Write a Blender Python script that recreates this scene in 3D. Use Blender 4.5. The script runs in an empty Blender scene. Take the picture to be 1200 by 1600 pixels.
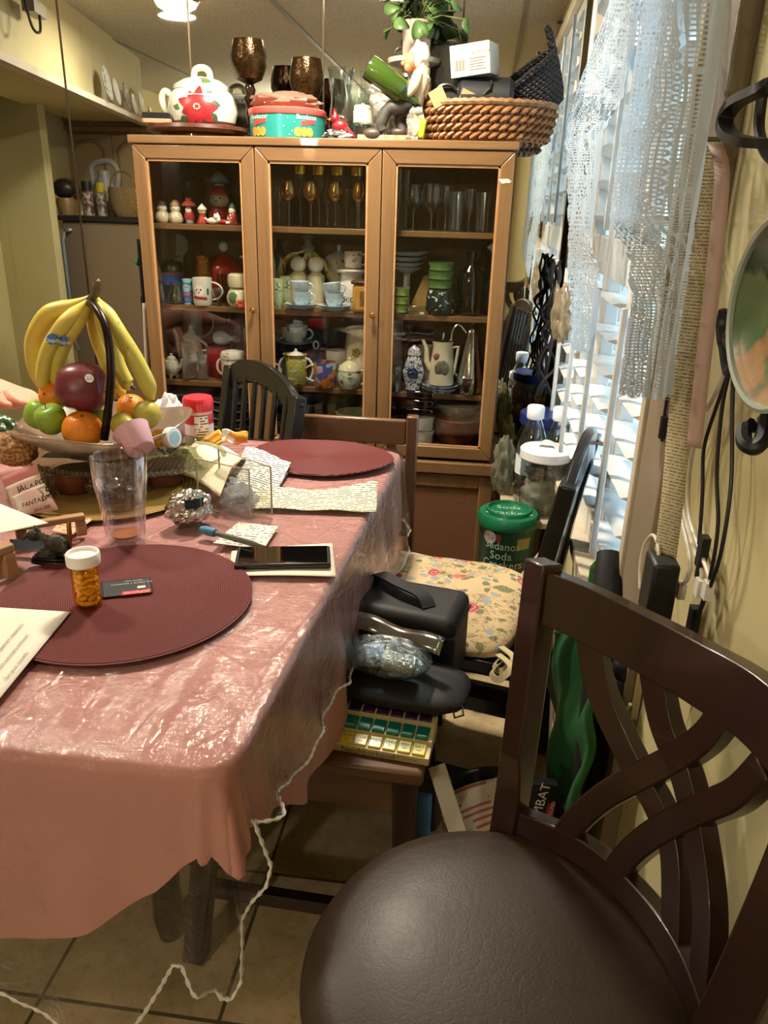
import bpy, bmesh, math, random
from mathutils import Vector, Matrix, Euler
SC = bpy.context.scene; COL = SC.collection
PI = math.pi
random.seed(7)
# ---------------------------------------------------------------- camera
FPX = 1200.0; CAMZ = 1.34
def R(d): return math.radians(d)
_p, _r, _a = R(21.5), R(1.6), R(6.5)
_fh = Vector((-math.sin(_a), math.cos(_a), 0)); _r0 = Vector((math.cos(_a), math.sin(_a), 0)); _z = Vector((0, 0, 1))
CF = _fh*math.cos(_p) - _z*math.sin(_p); _u0 = _fh*math.sin(_p) + _z*math.cos(_p)
CR = _r0*math.cos(_r) + _u0*math.sin(_r); CU = _u0*math.cos(_r) - _r0*math.sin(_r)
CP = Vector((0, 0, CAMZ))
def ray(px, py): return CR*((px-600)/FPX) - CU*((py-800)/FPX) + CF
def pz(px, py, z):
    d = ray(px, py); return CP + d*((z-CAMZ)/d.z)
def pyy(px, py, Y):
    d = ray(px, py); return CP + d*(Y/d.y)
def pxx(px, py, X):
    d = ray(px, py); return CP + d*(X/d.x)
def proj(P):
    v = Vector(P)-CP; z = v.dot(CF); return (600+FPX*v.dot(CR)/z, 800-FPX*v.dot(CU)/z, z)
def mpp(P): return (Vector(P)-CP).dot(CF)/FPX
# ---------------------------------------------------------------- materials
def lin(c):
    if isinstance(c, str):
        c = c.lstrip('#'); c = [int(c[i:i+2], 16)/255 for i in (0, 2, 4)]
    return tuple((x/12.92 if x <= .04045 else ((x+.055)/1.055)**2.4) for x in c[:3]) + (1,)
_M = {}
class NT:
    def __init__(s, name):
        s.m = bpy.data.materials.new(name); s.m.use_nodes = True; s.t = s.m.node_tree; s.t.nodes.clear()
        s.out = s.t.nodes.new('ShaderNodeOutputMaterial'); s._co = {}
    def n(s, typ, **kw):
        nd = s.t.nodes.new('ShaderNode'+typ)
        for k, v in kw.items():
            if k in nd.inputs.keys() if hasattr(nd.inputs, 'keys') else False: s.set(nd.inputs[k], v)
            else: setattr(nd, k, v)
        return nd
    def set(s, sock, v):
        if isinstance(v, bpy.types.NodeSocket): s.t.links.new(v, sock)
        elif isinstance(v, bpy.types.Node): s.t.links.new(v.outputs[0], sock)
        else: sock.default_value = v
    def co(s, kind='Object', scale=(1, 1, 1), rot=(0, 0, 0), loc=(0, 0, 0)):
        tc = s.n('TexCoord'); mp = s.n('Mapping'); s.t.links.new(tc.outputs[kind], mp.inputs[0])
        mp.inputs['Scale'].default_value = scale; mp.inputs['Rotation'].default_value = rot; mp.inputs['Location'].default_value = loc
        return mp.outputs[0]
    def noise(s, co, scale=5, detail=4, rough=.5, dist=0):
        nd = s.n('TexNoise'); s.set(nd.inputs['Vector'], co); nd.inputs['Scale'].default_value = scale
        nd.inputs['Detail'].default_value = detail; nd.inputs['Roughness'].default_value = rough; nd.inputs['Distortion'].default_value = dist
        return nd.outputs['Fac']
    def vor(s, co, scale=5, feature='F1', out='Distance', rnd=1):
        nd = s.n('TexVoronoi'); nd.feature = feature; s.set(nd.inputs['Vector'], co); nd.inputs['Scale'].default_value = scale
        nd.inputs['Randomness'].default_value = rnd
        return nd.outputs[out]
    def wave(s, co, scale=5, dist=0, typ='BANDS', d='X', prof='SIN', dscale=1):
        nd = s.n('TexWave'); nd.wave_type = typ; nd.wave_profile = prof
        if typ == 'BANDS': nd.bands_direction = d
        else: nd.rings_direction = d
        s.set(nd.inputs['Vector'], co); nd.inputs['Scale'].default_value = scale; nd.inputs['Distortion'].default_value = dist
        nd.inputs['Detail Scale'].default_value = dscale
        return nd.outputs['Fac']
    def ramp(s, fac, stops, interp='LINEAR'):
        nd = s.n('ValToRGB'); s.set(nd.inputs[0], fac); cr = nd.color_ramp; cr.interpolation = interp
        while len(cr.elements) < len(stops): cr.elements.new(.5)
        for e, (p, c) in zip(cr.elements, stops):
            e.position = p; e.color = lin(c) if not isinstance(c, (int, float)) else (c, c, c, 1)
        return nd.outputs[0]
    def math(s, op, a, b=0, c=None):
        nd = s.n('Math'); nd.operation = op; s.set(nd.inputs[0], a); s.set(nd.inputs[1], b)
        if c is not None: s.set(nd.inputs[2], c)
        return nd.outputs[0]
    def mix(s, fac, a, b, typ='MIX'):
        nd = s.n('Mix'); nd.data_type = 'RGBA'; nd.blend_type = typ
        s.set(nd.inputs[0], fac); s.set(nd.inputs[6], lin(a) if isinstance(a, str) else a); s.set(nd.inputs[7], lin(b) if isinstance(b, str) else b)
        return nd.outputs[2]
    def sep(s, co):
        nd = s.n('SeparateXYZ'); s.set(nd.inputs[0], co); return nd.outputs
    def bump(s, h, strength=.3, dist=.002, normal=None):
        nd = s.n('Bump'); s.set(nd.inputs['Height'], h); nd.inputs['Strength'].default_value = strength; nd.inputs['Distance'].default_value = dist
        if normal is not None: s.set(nd.inputs['Normal'], normal)
        return nd.outputs[0]
    def pbsdf(s, col, rough=.5, metal=0, spec=.5, normal=None, coat=0, sheen=0, trans=0, ior=1.45, alpha=None, emit=None, estr=0, sss=0):
        b = s.n('BsdfPrincipled'); s.set(b.inputs['Base Color'], lin(col) if isinstance(col, str) else col)
        s.set(b.inputs['Roughness'], rough); s.set(b.inputs['Metallic'], metal); b.inputs['Specular IOR Level'].default_value = spec
        if normal is not None: s.set(b.inputs['Normal'], normal)
        b.inputs['Coat Weight'].default_value = coat; b.inputs['Sheen Weight'].default_value = sheen
        b.inputs['Transmission Weight'].default_value = trans; b.inputs['IOR'].default_value = ior
        if sss:
            b.inputs['Subsurface Weight'].default_value = sss; b.inputs['Subsurface Radius'].default_value = (.01, .004, .003)
        if alpha is not None: s.set(b.inputs['Alpha'], alpha)
        if emit: b.inputs['Emission Color'].default_value = lin(emit); b.inputs['Emission Strength'].default_value = estr
        return b.outputs[0]
    def facing(s, nrm=None):
        lw = s.n('LayerWeight'); lw.inputs[0].default_value = .5
        if nrm is not None: s.set(lw.inputs['Normal'], nrm)
        return lw.outputs['Facing']
    def done(s, shader):
        s.t.links.new(shader, s.out.inputs['Surface']); _M[s.m.name] = s.m; return s.m
def mat(name, col='#808080', rough=.5, metal=0, var=None, bump=None, **kw):
    """var = (scale, second colour[, low, high]); bump = (scale, strength[, distance])"""
    if name in _M: return _M[name]
    t = NT(name); c = lin(col)
    if var:
        f = t.noise(t.co(), var[0], 5)
        lo, hi = (var[2], var[3]) if len(var) > 3 else (.35, .7)
        c = t.mix(t.ramp(f, [(lo, 0.0), (hi, 1.0)]), col, var[1])
    nrm = None
    if bump: nrm = t.bump(t.noise(t.co(), bump[0], 4), bump[1], bump[2] if len(bump) > 2 else .002)
    return t.done(t.pbsdf(c, rough, metal, normal=nrm, **kw))
def wood(name, a, b, axis='Z', scale=14, rough=.4, coat=.1, spec=.5):
    if name in _M: return _M[name]
    t = NT(name); st = {'X': (.06, 1, 1), 'Y': (1, .06, 1), 'Z': (1, 1, .06)}[axis]
    co = t.co('Object', st); f = t.noise(co, scale, 6, .6, 1.2); f2 = t.noise(co, scale*9, 3)
    f3 = t.math('ADD', t.math('MULTIPLY', f, .75), t.math('MULTIPLY', f2, .25))
    c = t.mix(t.ramp(f3, [(.36, 0.0), (.64, 1.0)]), a, b)
    return t.done(t.pbsdf(c, rough, 0, spec, coat=coat, normal=t.bump(f2, .08, .001)))
def thin_glass(name, tint='#ffffff', rough=.02, refl=1.0, base=.04, gtint='#ffffff', bump=None):
    """a thin transparent wall: sees through, mirrors more at grazing angles"""
    if name in _M: return _M[name]
    t = NT(name); tr = t.n('BsdfTransparent'); tr.inputs[0].default_value = lin(tint)
    gl = t.n('BsdfGlossy'); gl.inputs['Color'].default_value = lin(gtint); gl.inputs['Roughness'].default_value = rough
    nrm = None
    if bump:
        nrm = t.bump(t.noise(t.co(), bump[0], 4, .6, .6), bump[1], bump[2]); t.set(gl.inputs['Normal'], nrm)
    f = t.math('ADD', t.math('MULTIPLY', t.math('POWER', t.facing(nrm), 2.6), refl), base)
    mx = t.n('MixShader'); t.set(mx.inputs[0], f); t.t.links.new(tr.outputs[0], mx.inputs[1]); t.t.links.new(gl.outputs[0], mx.inputs[2])
    return t.done(mx.outputs[0])
def frosted(name, col, tint, mixv=.45):
    t = NT(name); d = t.n('BsdfDiffuse'); d.inputs[0].default_value = lin(col); tl = t.n('BsdfTranslucent'); tl.inputs[0].default_value = lin(col); g = t.n('BsdfGlossy'); g.inputs['Roughness'].default_value = .18; tp = t.n('BsdfTransparent'); tp.inputs[0].default_value = lin(tint)
    def mx(f, a, c): m = t.n('MixShader'); t.set(m.inputs[0], f); t.t.links.new(a.outputs[0], m.inputs[1]); t.t.links.new(c.outputs[0], m.inputs[2]); return m
    a = mx(.5, d, tl); a = mx(mixv, tp, a); return t.done(mx(t.math('ADD', t.math('MULTIPLY', t.math('POWER', t.facing(), 3), .5), .05), a, g).outputs[0])
# ---------------------------------------------------------------- mesh builder
def rotz(a): return Matrix.Rotation(a, 4, 'Z')
def rotx(a): return Matrix.Rotation(a, 4, 'X')
def roty(a): return Matrix.Rotation(a, 4, 'Y')
def tr(x, y=0, z=0): return Matrix.Translation(Vector(x) if hasattr(x, '__len__') else Vector((x, y, z)))
def sc(x, y, z): return Matrix.Diagonal((x, y, z, 1))
def frame_to(d):
    """rotation taking +Z to direction d"""
    return Vector(d).to_track_quat('Z', 'Y').to_matrix().to_4x4()
_TX = {}
def text_geo(s):
    if s not in _TX:
        cu = bpy.data.curves.new('t', 'FONT'); cu.body = s; cu.align_x = 'CENTER'; cu.align_y = 'CENTER'; cu.resolution_u = 2
        o = bpy.data.objects.new('t', cu); COL.objects.link(o)
        dg = bpy.context.evaluated_depsgraph_get(); me = bpy.data.meshes.new_from_object(o.evaluated_get(dg))
        _TX[s] = ([v.co.copy() for v in me.vertices], [tuple(p.vertices) for p in me.polygons])
        bpy.data.objects.remove(o); bpy.data.curves.remove(cu); bpy.data.meshes.remove(me)
    return _TX[s]
class MB:
    def __init__(s): s.v = []; s.f = []; s.mi = []; s.uv = None
    def add(s, vs, fs, M=None, mi=0):
        b = len(s.v); s.v += [tuple(M @ Vector(v)) if M is not None else tuple(v) for v in vs]
        s.f += [tuple(b+i for i in f) for f in fs]; s.mi += [mi]*len(fs); return s
    def box(s, x0, x1, y0, y1, z0, z1, M=None, mi=0):
        vs = [(x0, y0, z0), (x1, y0, z0), (x1, y1, z0), (x0, y1, z0), (x0, y0, z1), (x1, y0, z1), (x1, y1, z1), (x0, y1, z1)]
        return s.add(vs, [(0, 3, 2, 1), (4, 5, 6, 7), (0, 1, 5, 4), (1, 2, 6, 5), (2, 3, 7, 6), (3, 0, 4, 7)], M, mi)
    def cbox(s, c, d, M=None, mi=0):
        return s.box(c[0]-d[0]/2, c[0]+d[0]/2, c[1]-d[1]/2, c[1]+d[1]/2, c[2]-d[2]/2, c[2]+d[2]/2, M, mi)
    def hexa(s, p, mi=0):
        """eight corners: bottom four then top four"""
        return s.add(p, [(0, 3, 2, 1), (4, 5, 6, 7), (0, 1, 5, 4), (1, 2, 6, 5), (2, 3, 7, 6), (3, 0, 4, 7)], None, mi)
    def lathe(s, prof, seg=24, M=None, mi=0, fn=None):
        """profile (r, z) ; fn(angle, r, z) -> r may shape the ring"""
        vs, rings = [], []
        for r, z in prof:
            if r < 1e-6: rings.append([len(vs)]); vs.append((0, 0, z))
            else:
                rings.append(list(range(len(vs), len(vs)+seg)))
                for k in range(seg):
                    a = 2*PI*k/seg; q = fn(a, r, z) if fn else r
                    vs.append((q*math.cos(a), q*math.sin(a), z))
        fs = []
        for A, B in zip(rings, rings[1:]):
            for k in range(seg):
                j = (k+1) % seg
                if len(A) == 1 and len(B) == 1: continue
                if len(A) == 1: fs.append((A[0], B[j], B[k]))
                elif len(B) == 1: fs.append((A[k], A[j], B[0]))
                else: fs.append((A[k], A[j], B[j], B[k]))
        return s.add(vs, fs, M, mi)
    def tube(s, pts, r, seg=8, closed=False, mi=0, flat=None, up=None, cap=True, M=None):
        """pts path; r radius or list; flat = (w, t) makes a rectangular bar (seg ignored)"""
        P = [Vector(p) for p in pts]; n = len(P); rs = r if hasattr(r, '__len__') else [r]*n
        T = []
        for i in range(n):
            if closed: t = P[(i+1) % n]-P[i-1]
            else: t = P[min(i+1, n-1)]-P[max(i-1, 0)]
            T.append(t.normalized() if t.length > 1e-9 else Vector((0, 0, 1)))
        u = Vector(up) if up is not None else (Vector((0, 0, 1)) if abs(T[0].z) < .9 else Vector((1, 0, 0)))
        vs = []; m = 4 if flat else seg
        for i in range(n):
            nrm = (u - T[i]*u.dot(T[i]))
            if nrm.length < 1e-6: nrm = T[i].orthogonal()
            nrm.normalize(); b = T[i].cross(nrm)
            if up is None: u = nrm
            if flat:
                w, t = flat[0]/2*rs[i], flat[1]/2*rs[i]
                vs += [P[i]+nrm*a*t+b*c*w for a, c in ((-1, -1), (-1, 1), (1, 1), (1, -1))]
            else:
                vs += [P[i]+(nrm*math.cos(2*PI*k/seg)+b*math.sin(2*PI*k/seg))*rs[i] for k in range(seg)]
        fs = []
        for i in range(n if closed else n-1):
            a, c = i*m, ((i+1) % n)*m
            for k in range(m): j = (k+1) % m; fs.append((a+k, a+j, c+j, c+k))
        if not closed and cap: fs += [tuple(range(m))[::-1], tuple((n-1)*m+k for k in range(m))]
        return s.add(vs, fs, M, mi)
    def prism(s, poly, z0, z1, M=None, mi=0):
        n = len(poly); vs = [(x, y, z0) for x, y in poly]+[(x, y, z1) for x, y in poly]
        fs = [tuple(range(n))[::-1], tuple(range(n, 2*n))]+[(i, (i+1) % n, n+(i+1) % n, n+i) for i in range(n)]
        return s.add(vs, fs, M, mi)
    def ell(s, c, r, seg=20, rings=12, M=None, mi=0):
        rr = r if hasattr(r, '__len__') else (r, r, r)
        pr = [(math.cos(PI*(i/rings-.5)) if 0 < i < rings else 0, math.sin(PI*(i/rings-.5))) for i in range(rings+1)]
        Q = tr(*c) @ sc(*rr); return s.lathe(pr, seg, (M @ Q) if M is not None else Q, mi)
    def grid(s, fn, nu, nv, M=None, mi=0, uv=True):
        vs = []; 
        for j in range(nv+1):
            for i in range(nu+1): vs.append(tuple(fn(i/nu, j/nv)))
        fs = [(j*(nu+1)+i, j*(nu+1)+i+1, (j+1)*(nu+1)+i+1, (j+1)*(nu+1)+i) for j in range(nv) for i in range(nu)]
        if uv and s.uv is None and not s.v: s.uv = [(i/nu, j/nv) for j in range(nv+1) for i in range(nu+1)]
        return s.add(vs, fs, M, mi)
    def text(s, st, size, M=None, mi=0, bend=None, sx=1):
        """flat lettering in the xy plane; bend = radius wraps it round z: x -> angle, y -> z, facing -y"""
        vs, fs = text_geo(st)
        if bend is None: return s.add([(v.x*size*sx, v.y*size, 0) for v in vs], fs, M, mi)
        return s.add([(bend*math.sin(v.x*size*sx/bend), -bend*math.cos(v.x*size*sx/bend), v.y*size) for v in vs], fs, M, mi)
    def build(s, name, mats, parent=None, loc=None, rz=0, smooth=True, angle=38, bevel=0, seg=2, subsurf=0, solid=0):
        me = bpy.data.meshes.new(name); me.from_pydata(s.v, [], s.f)
        for m in (mats if isinstance(mats, (list, tuple)) else [mats]): me.materials.append(m)
        me.polygons.foreach_set('material_index', s.mi)
        if s.uv:
            ul = me.uv_layers.new(name='uv')
            for lp in me.loops:
                if lp.vertex_index < len(s.uv): ul.data[lp.index].uv = s.uv[lp.vertex_index]
        bm = bmesh.new(); bm.from_mesh(me); bmesh.ops.recalc_face_normals(bm, faces=bm.faces); bm.to_mesh(me); bm.free()
        if smooth:
            me.polygons.foreach_set('use_smooth', [True]*len(me.polygons)); me.set_sharp_from_angle(angle=R(angle))
        me.update()
        o = bpy.data.objects.new(name, me); COL.objects.link(o)
        if parent is not None: o.parent = parent
        if loc is not None: o.location = loc
        if rz: o.rotation_euler.z = rz
        if solid:
            m = o.modifiers.new('s', 'SOLIDIFY'); m.thickness = solid; m.offset = 0
        if bevel:
            m = o.modifiers.new('b', 'BEVEL'); m.width = bevel; m.segments = seg; m.limit_method = 'ANGLE'; m.angle_limit = R(35)
        if subsurf:
            m = o.modifiers.new('ss', 'SUBSURF'); m.levels = subsurf; m.render_levels = subsurf
        return o
def tag(o, label, cat, group=None, kind=None):
    o['label'] = label
    if cat: o['category'] = cat
    if group: o['group'] = group
    if kind: o['kind'] = kind
    return o
def thing(name, label, cat, loc=(0, 0, 0), rz=0, group=None, rot=None):
    o = bpy.data.objects.new(name, None); COL.objects.link(o); o.empty_display_size = .05
    o.location = loc; o.rotation_euler = rot if rot is not None else (0, 0, rz)
    return tag(o, label, cat, group)
def struct(o): o['kind'] = 'structure'; return o
def dup(root, loc, rz=None, label=None, group=None, scale=None):
    r = root.copy(); COL.objects.link(r); r.location = loc
    if rz is not None: r.rotation_euler = (0, 0, rz)
    if scale is not None: r.scale = scale
    if label: r['label'] = label
    if group: r['group'] = group
    for ch in list(root.children):
        c = ch.copy(); COL.objects.link(c); c.parent = r
        for g in list(ch.children):
            d = g.copy(); COL.objects.link(d); d.parent = c
    return r
def smoothstep(a, b, x):
    t = max(0, min(1, (x-a)/(b-a))); return t*t*(3-2*t)
def cr_spline(pts, n=8):
    """Catmull-Rom through points (any dimension)"""
    P = [Vector(p) for p in pts]; out = []
    for i in range(len(P)-1):
        a, b, c, d = P[max(i-1, 0)], P[i], P[i+1], P[min(i+2, len(P)-1)]
        for k in range(n):
            t = k/n; out.append(.5*((2*b)+(c-a)*t+(2*a-5*b+4*c-d)*t*t+(3*b-a-3*c+d)*t**3))
    out.append(P[-1]); return out
# ================================================================ ROOM
TZ = .775; YH = 2.5; YM = 2.885; XW = .31; CZ = 2.25; XL = -3.0; YR = -4.4
# ---- materials of the shell
def m_popcorn():
    t = NT('popcorn_ceiling'); co = t.co(); n1 = t.noise(co, 95, 4, .7); n2 = t.vor(co, 70)
    c = t.mix(t.ramp(n1, [(.35, 0.0), (.65, 1.0)]), '#b5b1a0', '#e0dccb')
    return t.done(t.pbsdf(c, .95, spec=.1, normal=t.bump(t.math('SUBTRACT', n1, n2), .8, .008)))
def m_wall(name, a, b, stain):
    t = NT(name); co = t.co(); n1 = t.noise(co, 1.6, 4, .6); n2 = t.noise(t.co('Object', (3, 3, .5)), 3, 5, .65); n3 = t.noise(co, 60, 2)
    c = t.mix(t.ramp(n1, [(.3, 0.0), (.75, 1.0)]), a, b)
    c = t.mix(t.ramp(n2, [(.58, 0.0), (.8, .55)]), c, stain)
    return t.done(t.pbsdf(c, .6, spec=.3, normal=t.bump(n3, .06, .002)))
def m_tile():
    t = NT('floor_tile'); co = t.co('Object', (1/.33, 1/.33, 1), loc=(.12, .3, 0))
    br = t.n('TexBrick'); t.set(br.inputs['Vector'], co); br.offset = 0; br.inputs['Scale'].default_value = 1
    br.inputs['Brick Width'].default_value = 1; br.inputs['Row Height'].default_value = 1; br.inputs['Mortar Size'].default_value = .012
    br.inputs['Mortar Smooth'].default_value = .2
    n = t.noise(t.co(), 9, 6, .7); n2 = t.noise(t.co(), 55, 3)
    base = t.mix(t.ramp(n, [(.35, 0.0), (.7, 1.0)]), '#c9b48e', '#a08a64')
    base = t.mix(t.ramp(n2, [(.55, 0.0), (.75, .4)]), base, '#7d6a4c')
    c = t.mix(br.outputs['Fac'], base, '#5f5140')
    return t.done(t.pbsdf(c, .35, spec=.5, normal=t.bump(t.math('SUBTRACT', n2, t.math('MULTIPLY', br.outputs['Fac'], 2)), .15, .002)))
M_CEIL = m_popcorn(); M_WALL = m_wall('yellow_wall_paint', '#cabf92', '#bdb182', '#968c66'); M_TILE = m_tile()
M_TAUPE = mat('taupe_trim_paint', '#8d7f6b', .45, var=(4, '#80735f')); M_CREAM = mat('cream_trim_paint', '#cfc3ac', .4, var=(6, '#b9ab92'))
M_SHUT = mat('shutter_white_paint', '#cfd0cf', .3, var=(8, '#c2c2be'))
# ---- floor, ceiling, walls
struct(MB().box(XL-.1, XW+.15, YR-.1, YM+.1, -.05, 0).build('floor', M_TILE))
struct(MB().box(XL-.1, XW+.15, YR-.1, YM+.1, CZ, CZ+.05).build('ceiling', M_CEIL))
b = MB()
for x in (-2.3, -1.08, .12): b.box(x-.012, x+.012, YR, YM-.01, CZ-.006, CZ+.001)
struct(b.build('trim_1', mat('ceiling_batten', '#8c897c', .7)))
W0, W1, WZ0, WZ1 = 1.29, 2.74, .60, 2.08      # window opening
b = MB(); b.box(XW, XW+.1, YR-.1, W0, 0, CZ); b.box(XW, XW+.1, W1, YM+.1, 0, CZ); b.box(XW, XW+.1, W0, W1, 0, WZ0); b.box(XW, XW+.1, W0, W1, WZ1, CZ)
struct(b.build('wall_right', M_WALL, smooth=False))
struct(MB().box(XL-.1, XL, YR-.1, YM+.1, 0, CZ).build('wall_left', M_WALL, smooth=False))
struct(MB().box(XL, XW, YM, YM+.1, 0, CZ).build('wall_back', M_WALL, smooth=False))
struct(MB().box(XL, XW, YR-.1, YR, 0, CZ).build('wall_rear', M_WALL, smooth=False))
struct(MB().box(XW-.012, XW, YR, 2.885, 0, .09).build('baseboard_right', M_CREAM, bevel=.003))
# ---- mirrored wall: tall panels with thin dark seams
t = NT('wall_mirror'); g = t.n('BsdfGlossy'); g.inputs['Color'].default_value = (.84, .86, .82, 1); g.inputs['Roughness'].default_value = .012
M_MIRROR = t.done(g.outputs[0]); M_SEAM = mat('mirror_seam_metal', '#5a4c3a', .3, .8)
mir = thing('wall_mirror', 'mirrored wall of tall panels behind the china cabinet with thin dark seams', 'mirror', (0, YM, 0))
edges = [-2.98, -2.4, -1.944, -1.487, -1.03, -.573, -.116, XW-.002]
for i in range(len(edges)-1):
    a, c = edges[i], edges[i+1]
    MB().box(a+.0015, c-.0015, -.008, -.002, .02, CZ-.01).build('mirror_panel', M_MIRROR, mir, smooth=False)
    if i: MB().box(a-.0026, a+.0026, -.011, -.008, .02, CZ-.01).build('seam', M_SEAM, mir, smooth=False)
# ================================================================ WINDOW: casing, shutters, curtains
b = MB(); b.box(XW-.028, XW+.002, 1.115, 1.262, 0.0, CZ-.02); struct(b.build('trim_2', M_TAUPE, bevel=.004))
b = MB(); b.box(XW-.034, XW+.06, 1.262, 1.292, .50, CZ-.04); b.box(XW-.034, XW+.06, W1-.002, W1+.04, .50, CZ-.04)
b.box(XW-.034, XW+.06, 1.292, W1, WZ1-.002, WZ1+.05); b.box(XW-.05, XW+.06, 1.292, W1, WZ0-.03, WZ0+.002)
struct(b.build('window_1', M_CREAM, bevel=.003))
b = MB(); b.box(XW+.085, XW+.089, W0, W1, WZ0, WZ1); pn = b.build('window_pane', thin_glass('window_glass', '#eef4f6', base=.02)); struct(pn)
b = MB()
for y in (W0+.005, W0+.48, W0+.97, W1-.005): b.box(XW+.075, XW+.099, y-.02, y+.02, WZ0, WZ1)
b.box(XW+.075, XW+.099, W0, W1, WZ0, WZ0+.03); b.box(XW+.075, XW+.099, W0, W1, 1.30, 1.34); b.box(XW+.075, XW+.099, W0, W1, WZ1-.03, WZ1)
struct(b.build('window_frame', mat('window_sash_white', '#d9dcdb', .4)))
MIDZ = 1.245
M_BRASS = mat('aged_brass', '#8d6a2f', .35, .9, var=(40, '#4f3a1c'))
def shutter(k, y0, y1):
    lab = ['nearest white louvred shutter, hinged on the cream jamb and half under the lace curtain',
           'second white louvred shutter from the cream jamb, just past the nearest tilt rod',
           'third white louvred shutter from the cream jamb, behind the black folded chair',
           'last white louvred shutter, beside the mirror and behind the lace curtain'][k]
    yc = (y0+y1)/2; xc = XW+.008
    t = thing('window_shutter', lab, 'shutter', (xc, yc, WZ0), 0, 'louvred shutters of the window')
    w = (y1-y0)/2-.002; h = WZ1-WZ0-.004; mid = MIDZ-WZ0
    b = MB()
    b.box(-.016, .016, -w, -w+.044, .002, h); b.box(-.016, .016, w-.044, w, .002, h)
    b.box(-.016, .016, -w+.044, w-.044, .002, .075); b.box(-.016, .016, -w+.044, w-.044, mid-.045, mid+.045); b.box(-.016, .016, -w+.044, w-.044, h-.07, h)
    b.build('shutter_frame', M_SHUT, t, bevel=.002)
    for nm, z0, z1, tilt in (('lower_louvres', .075, mid-.045, 6), ('upper_louvres', mid+.045, h-.07, 14)):
        b = MB(); n = int((z1-z0)/.072); p = (z1-z0)/n
        for i in range(n):
            M = tr(0, 0, z0+p*(i+.5)) @ roty(R(tilt))
            pr = [(-.044, 0), (-.03, .0045), (0, .0062), (.03, .0045), (.044, 0), (.03, -.0045), (0, -.0062), (-.03, -.0045)]
            b.prism([(x, z) for x, z in pr], -(w-.046), w-.046, M @ rotx(R(-90)))
        b.build(nm, M_SHUT, t)
        b = MB(); b.box(-.062, -.050, -.008, .008, z0+.02, z1-.015); b.build('tilt_rod', M_SHUT, t, bevel=.003)
    if k == 0:
        for z in (.13, .66, 1.3):
            b = MB(); b.box(-.021, -.0165, -w-.003, -w+.018, z-.04, z+.04)
            for q in (-.026, 0, .026): b.tube([(-.023, -w, z+q-.011), (-.023, -w, z+q+.011)], .0045)
            b.build('hinge', M_BRASS, t)
for k in range(4): shutter(k, 1.292+k*.3615, 1.292+(k+1)*.3615)
# ---- crocheted lace
def m_lace():
    t = NT('white_crochet_lace'); s = t.sep(t.co('UV')); u, v = s[0], s[1]
    def hole(x, f, duty):           # 1 inside the opening
        q = t.math('FRACT', t.math('MULTIPLY', x, f)); return t.math('LESS_THAN', t.math('ABSOLUTE', t.math('SUBTRACT', q, .5)), duty)
    def inside(x, a, c): return t.math('MULTIPLY', t.math('GREATER_THAN', x, a), t.math('LESS_THAN', x, c))
    AND = lambda a, c: t.math('MULTIPLY', a, c)
    band = t.math('GREATER_THAN', t.math('FRACT', t.math('MULTIPLY', v, 10)), .10)                   # closed rows
    wide = AND(AND(AND(hole(u, 22, .36), hole(v, 130, .30)), band), inside(u, .73, .955))           # open filet squares by the edge
    fine = AND(AND(hole(u, 44, .33), hole(v, 130, .26)), inside(u, .04, .62))                        # closer ground
    motif = t.vor(t.co('UV', (9, 22, 1)), 1, 'DISTANCE_TO_EDGE'); lac = t.vor(t.co('UV', (50, 130, 1)), 1, 'DISTANCE_TO_EDGE')
    sc_ = t.math('GREATER_THAN', t.noise(t.co('UV', (5, 9, 1)), 1.6, 1), .56)
    fine = t.math('ADD', AND(fine, t.math('SUBTRACT', 1, sc_)), AND(AND(t.math('GREATER_THAN', lac, .16), inside(u, .04, .62)), sc_))
    cu = t.math('DIVIDE', t.math('SUBTRACT', u, .675), .055); cv = t.math('SUBTRACT', t.math('FRACT', t.math('MULTIPLY', v, 62)), .5)
    rr = t.math('SQRT', t.math('ADD', t.math('MULTIPLY', cu, cu), t.math('MULTIPLY', cv, cv)))
    ring = AND(t.math('GREATER_THAN', rr, .40), inside(u, .635, .715)); gap = AND(t.math('LESS_THAN', rr, .16), inside(u, .635, .715))
    open_ = t.math('ADD', t.math('ADD', wide, fine), t.math('ADD', ring, gap))
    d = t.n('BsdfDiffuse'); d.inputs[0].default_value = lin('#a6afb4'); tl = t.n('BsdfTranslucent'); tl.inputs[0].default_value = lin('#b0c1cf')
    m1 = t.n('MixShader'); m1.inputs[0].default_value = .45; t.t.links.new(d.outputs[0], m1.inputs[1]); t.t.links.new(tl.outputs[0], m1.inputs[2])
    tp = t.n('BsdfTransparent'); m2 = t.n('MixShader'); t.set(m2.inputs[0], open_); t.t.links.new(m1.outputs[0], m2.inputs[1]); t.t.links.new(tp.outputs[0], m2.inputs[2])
    return t.done(m2.outputs[0])
M_LACE = m_lace()
def lace_panel(name, label, rows, X, amp, nu=46, nv=60, wl=.055, hem=.012):
    """rows: (py, left px, right px) down the panel as it hangs in the plane x = X"""
    L = [pyx for pyx in (pxx(r[1], r[0], X) for r in rows)]; Rr = [pxx(r[2], r[0], X) for r in rows]
    A = cr_spline(L, 10); B = cr_spline(Rr, 10); n = len(A)-1
    def f(u, v):
        i = min(int(v*n), n-1); q = v*n-i
        a = A[i].lerp(A[i+1], q); c = B[i].lerp(B[i+1], q); p = a.lerp(c, u)
        x = amp*math.sin(2*PI*p.y/wl+1.5*math.sin(p.z*3)) * (.4+.6*v)
        z = p.z
        if v > .93: z -= hem*abs(math.sin(u*PI*9))*(v-.93)/.07
        return (X+x, p.y, z)
    b = MB(); b.grid(f, nu, nv)
    return tag(b.build(name, M_LACE), label, 'curtain', 'lace curtains over the shutters')
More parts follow.
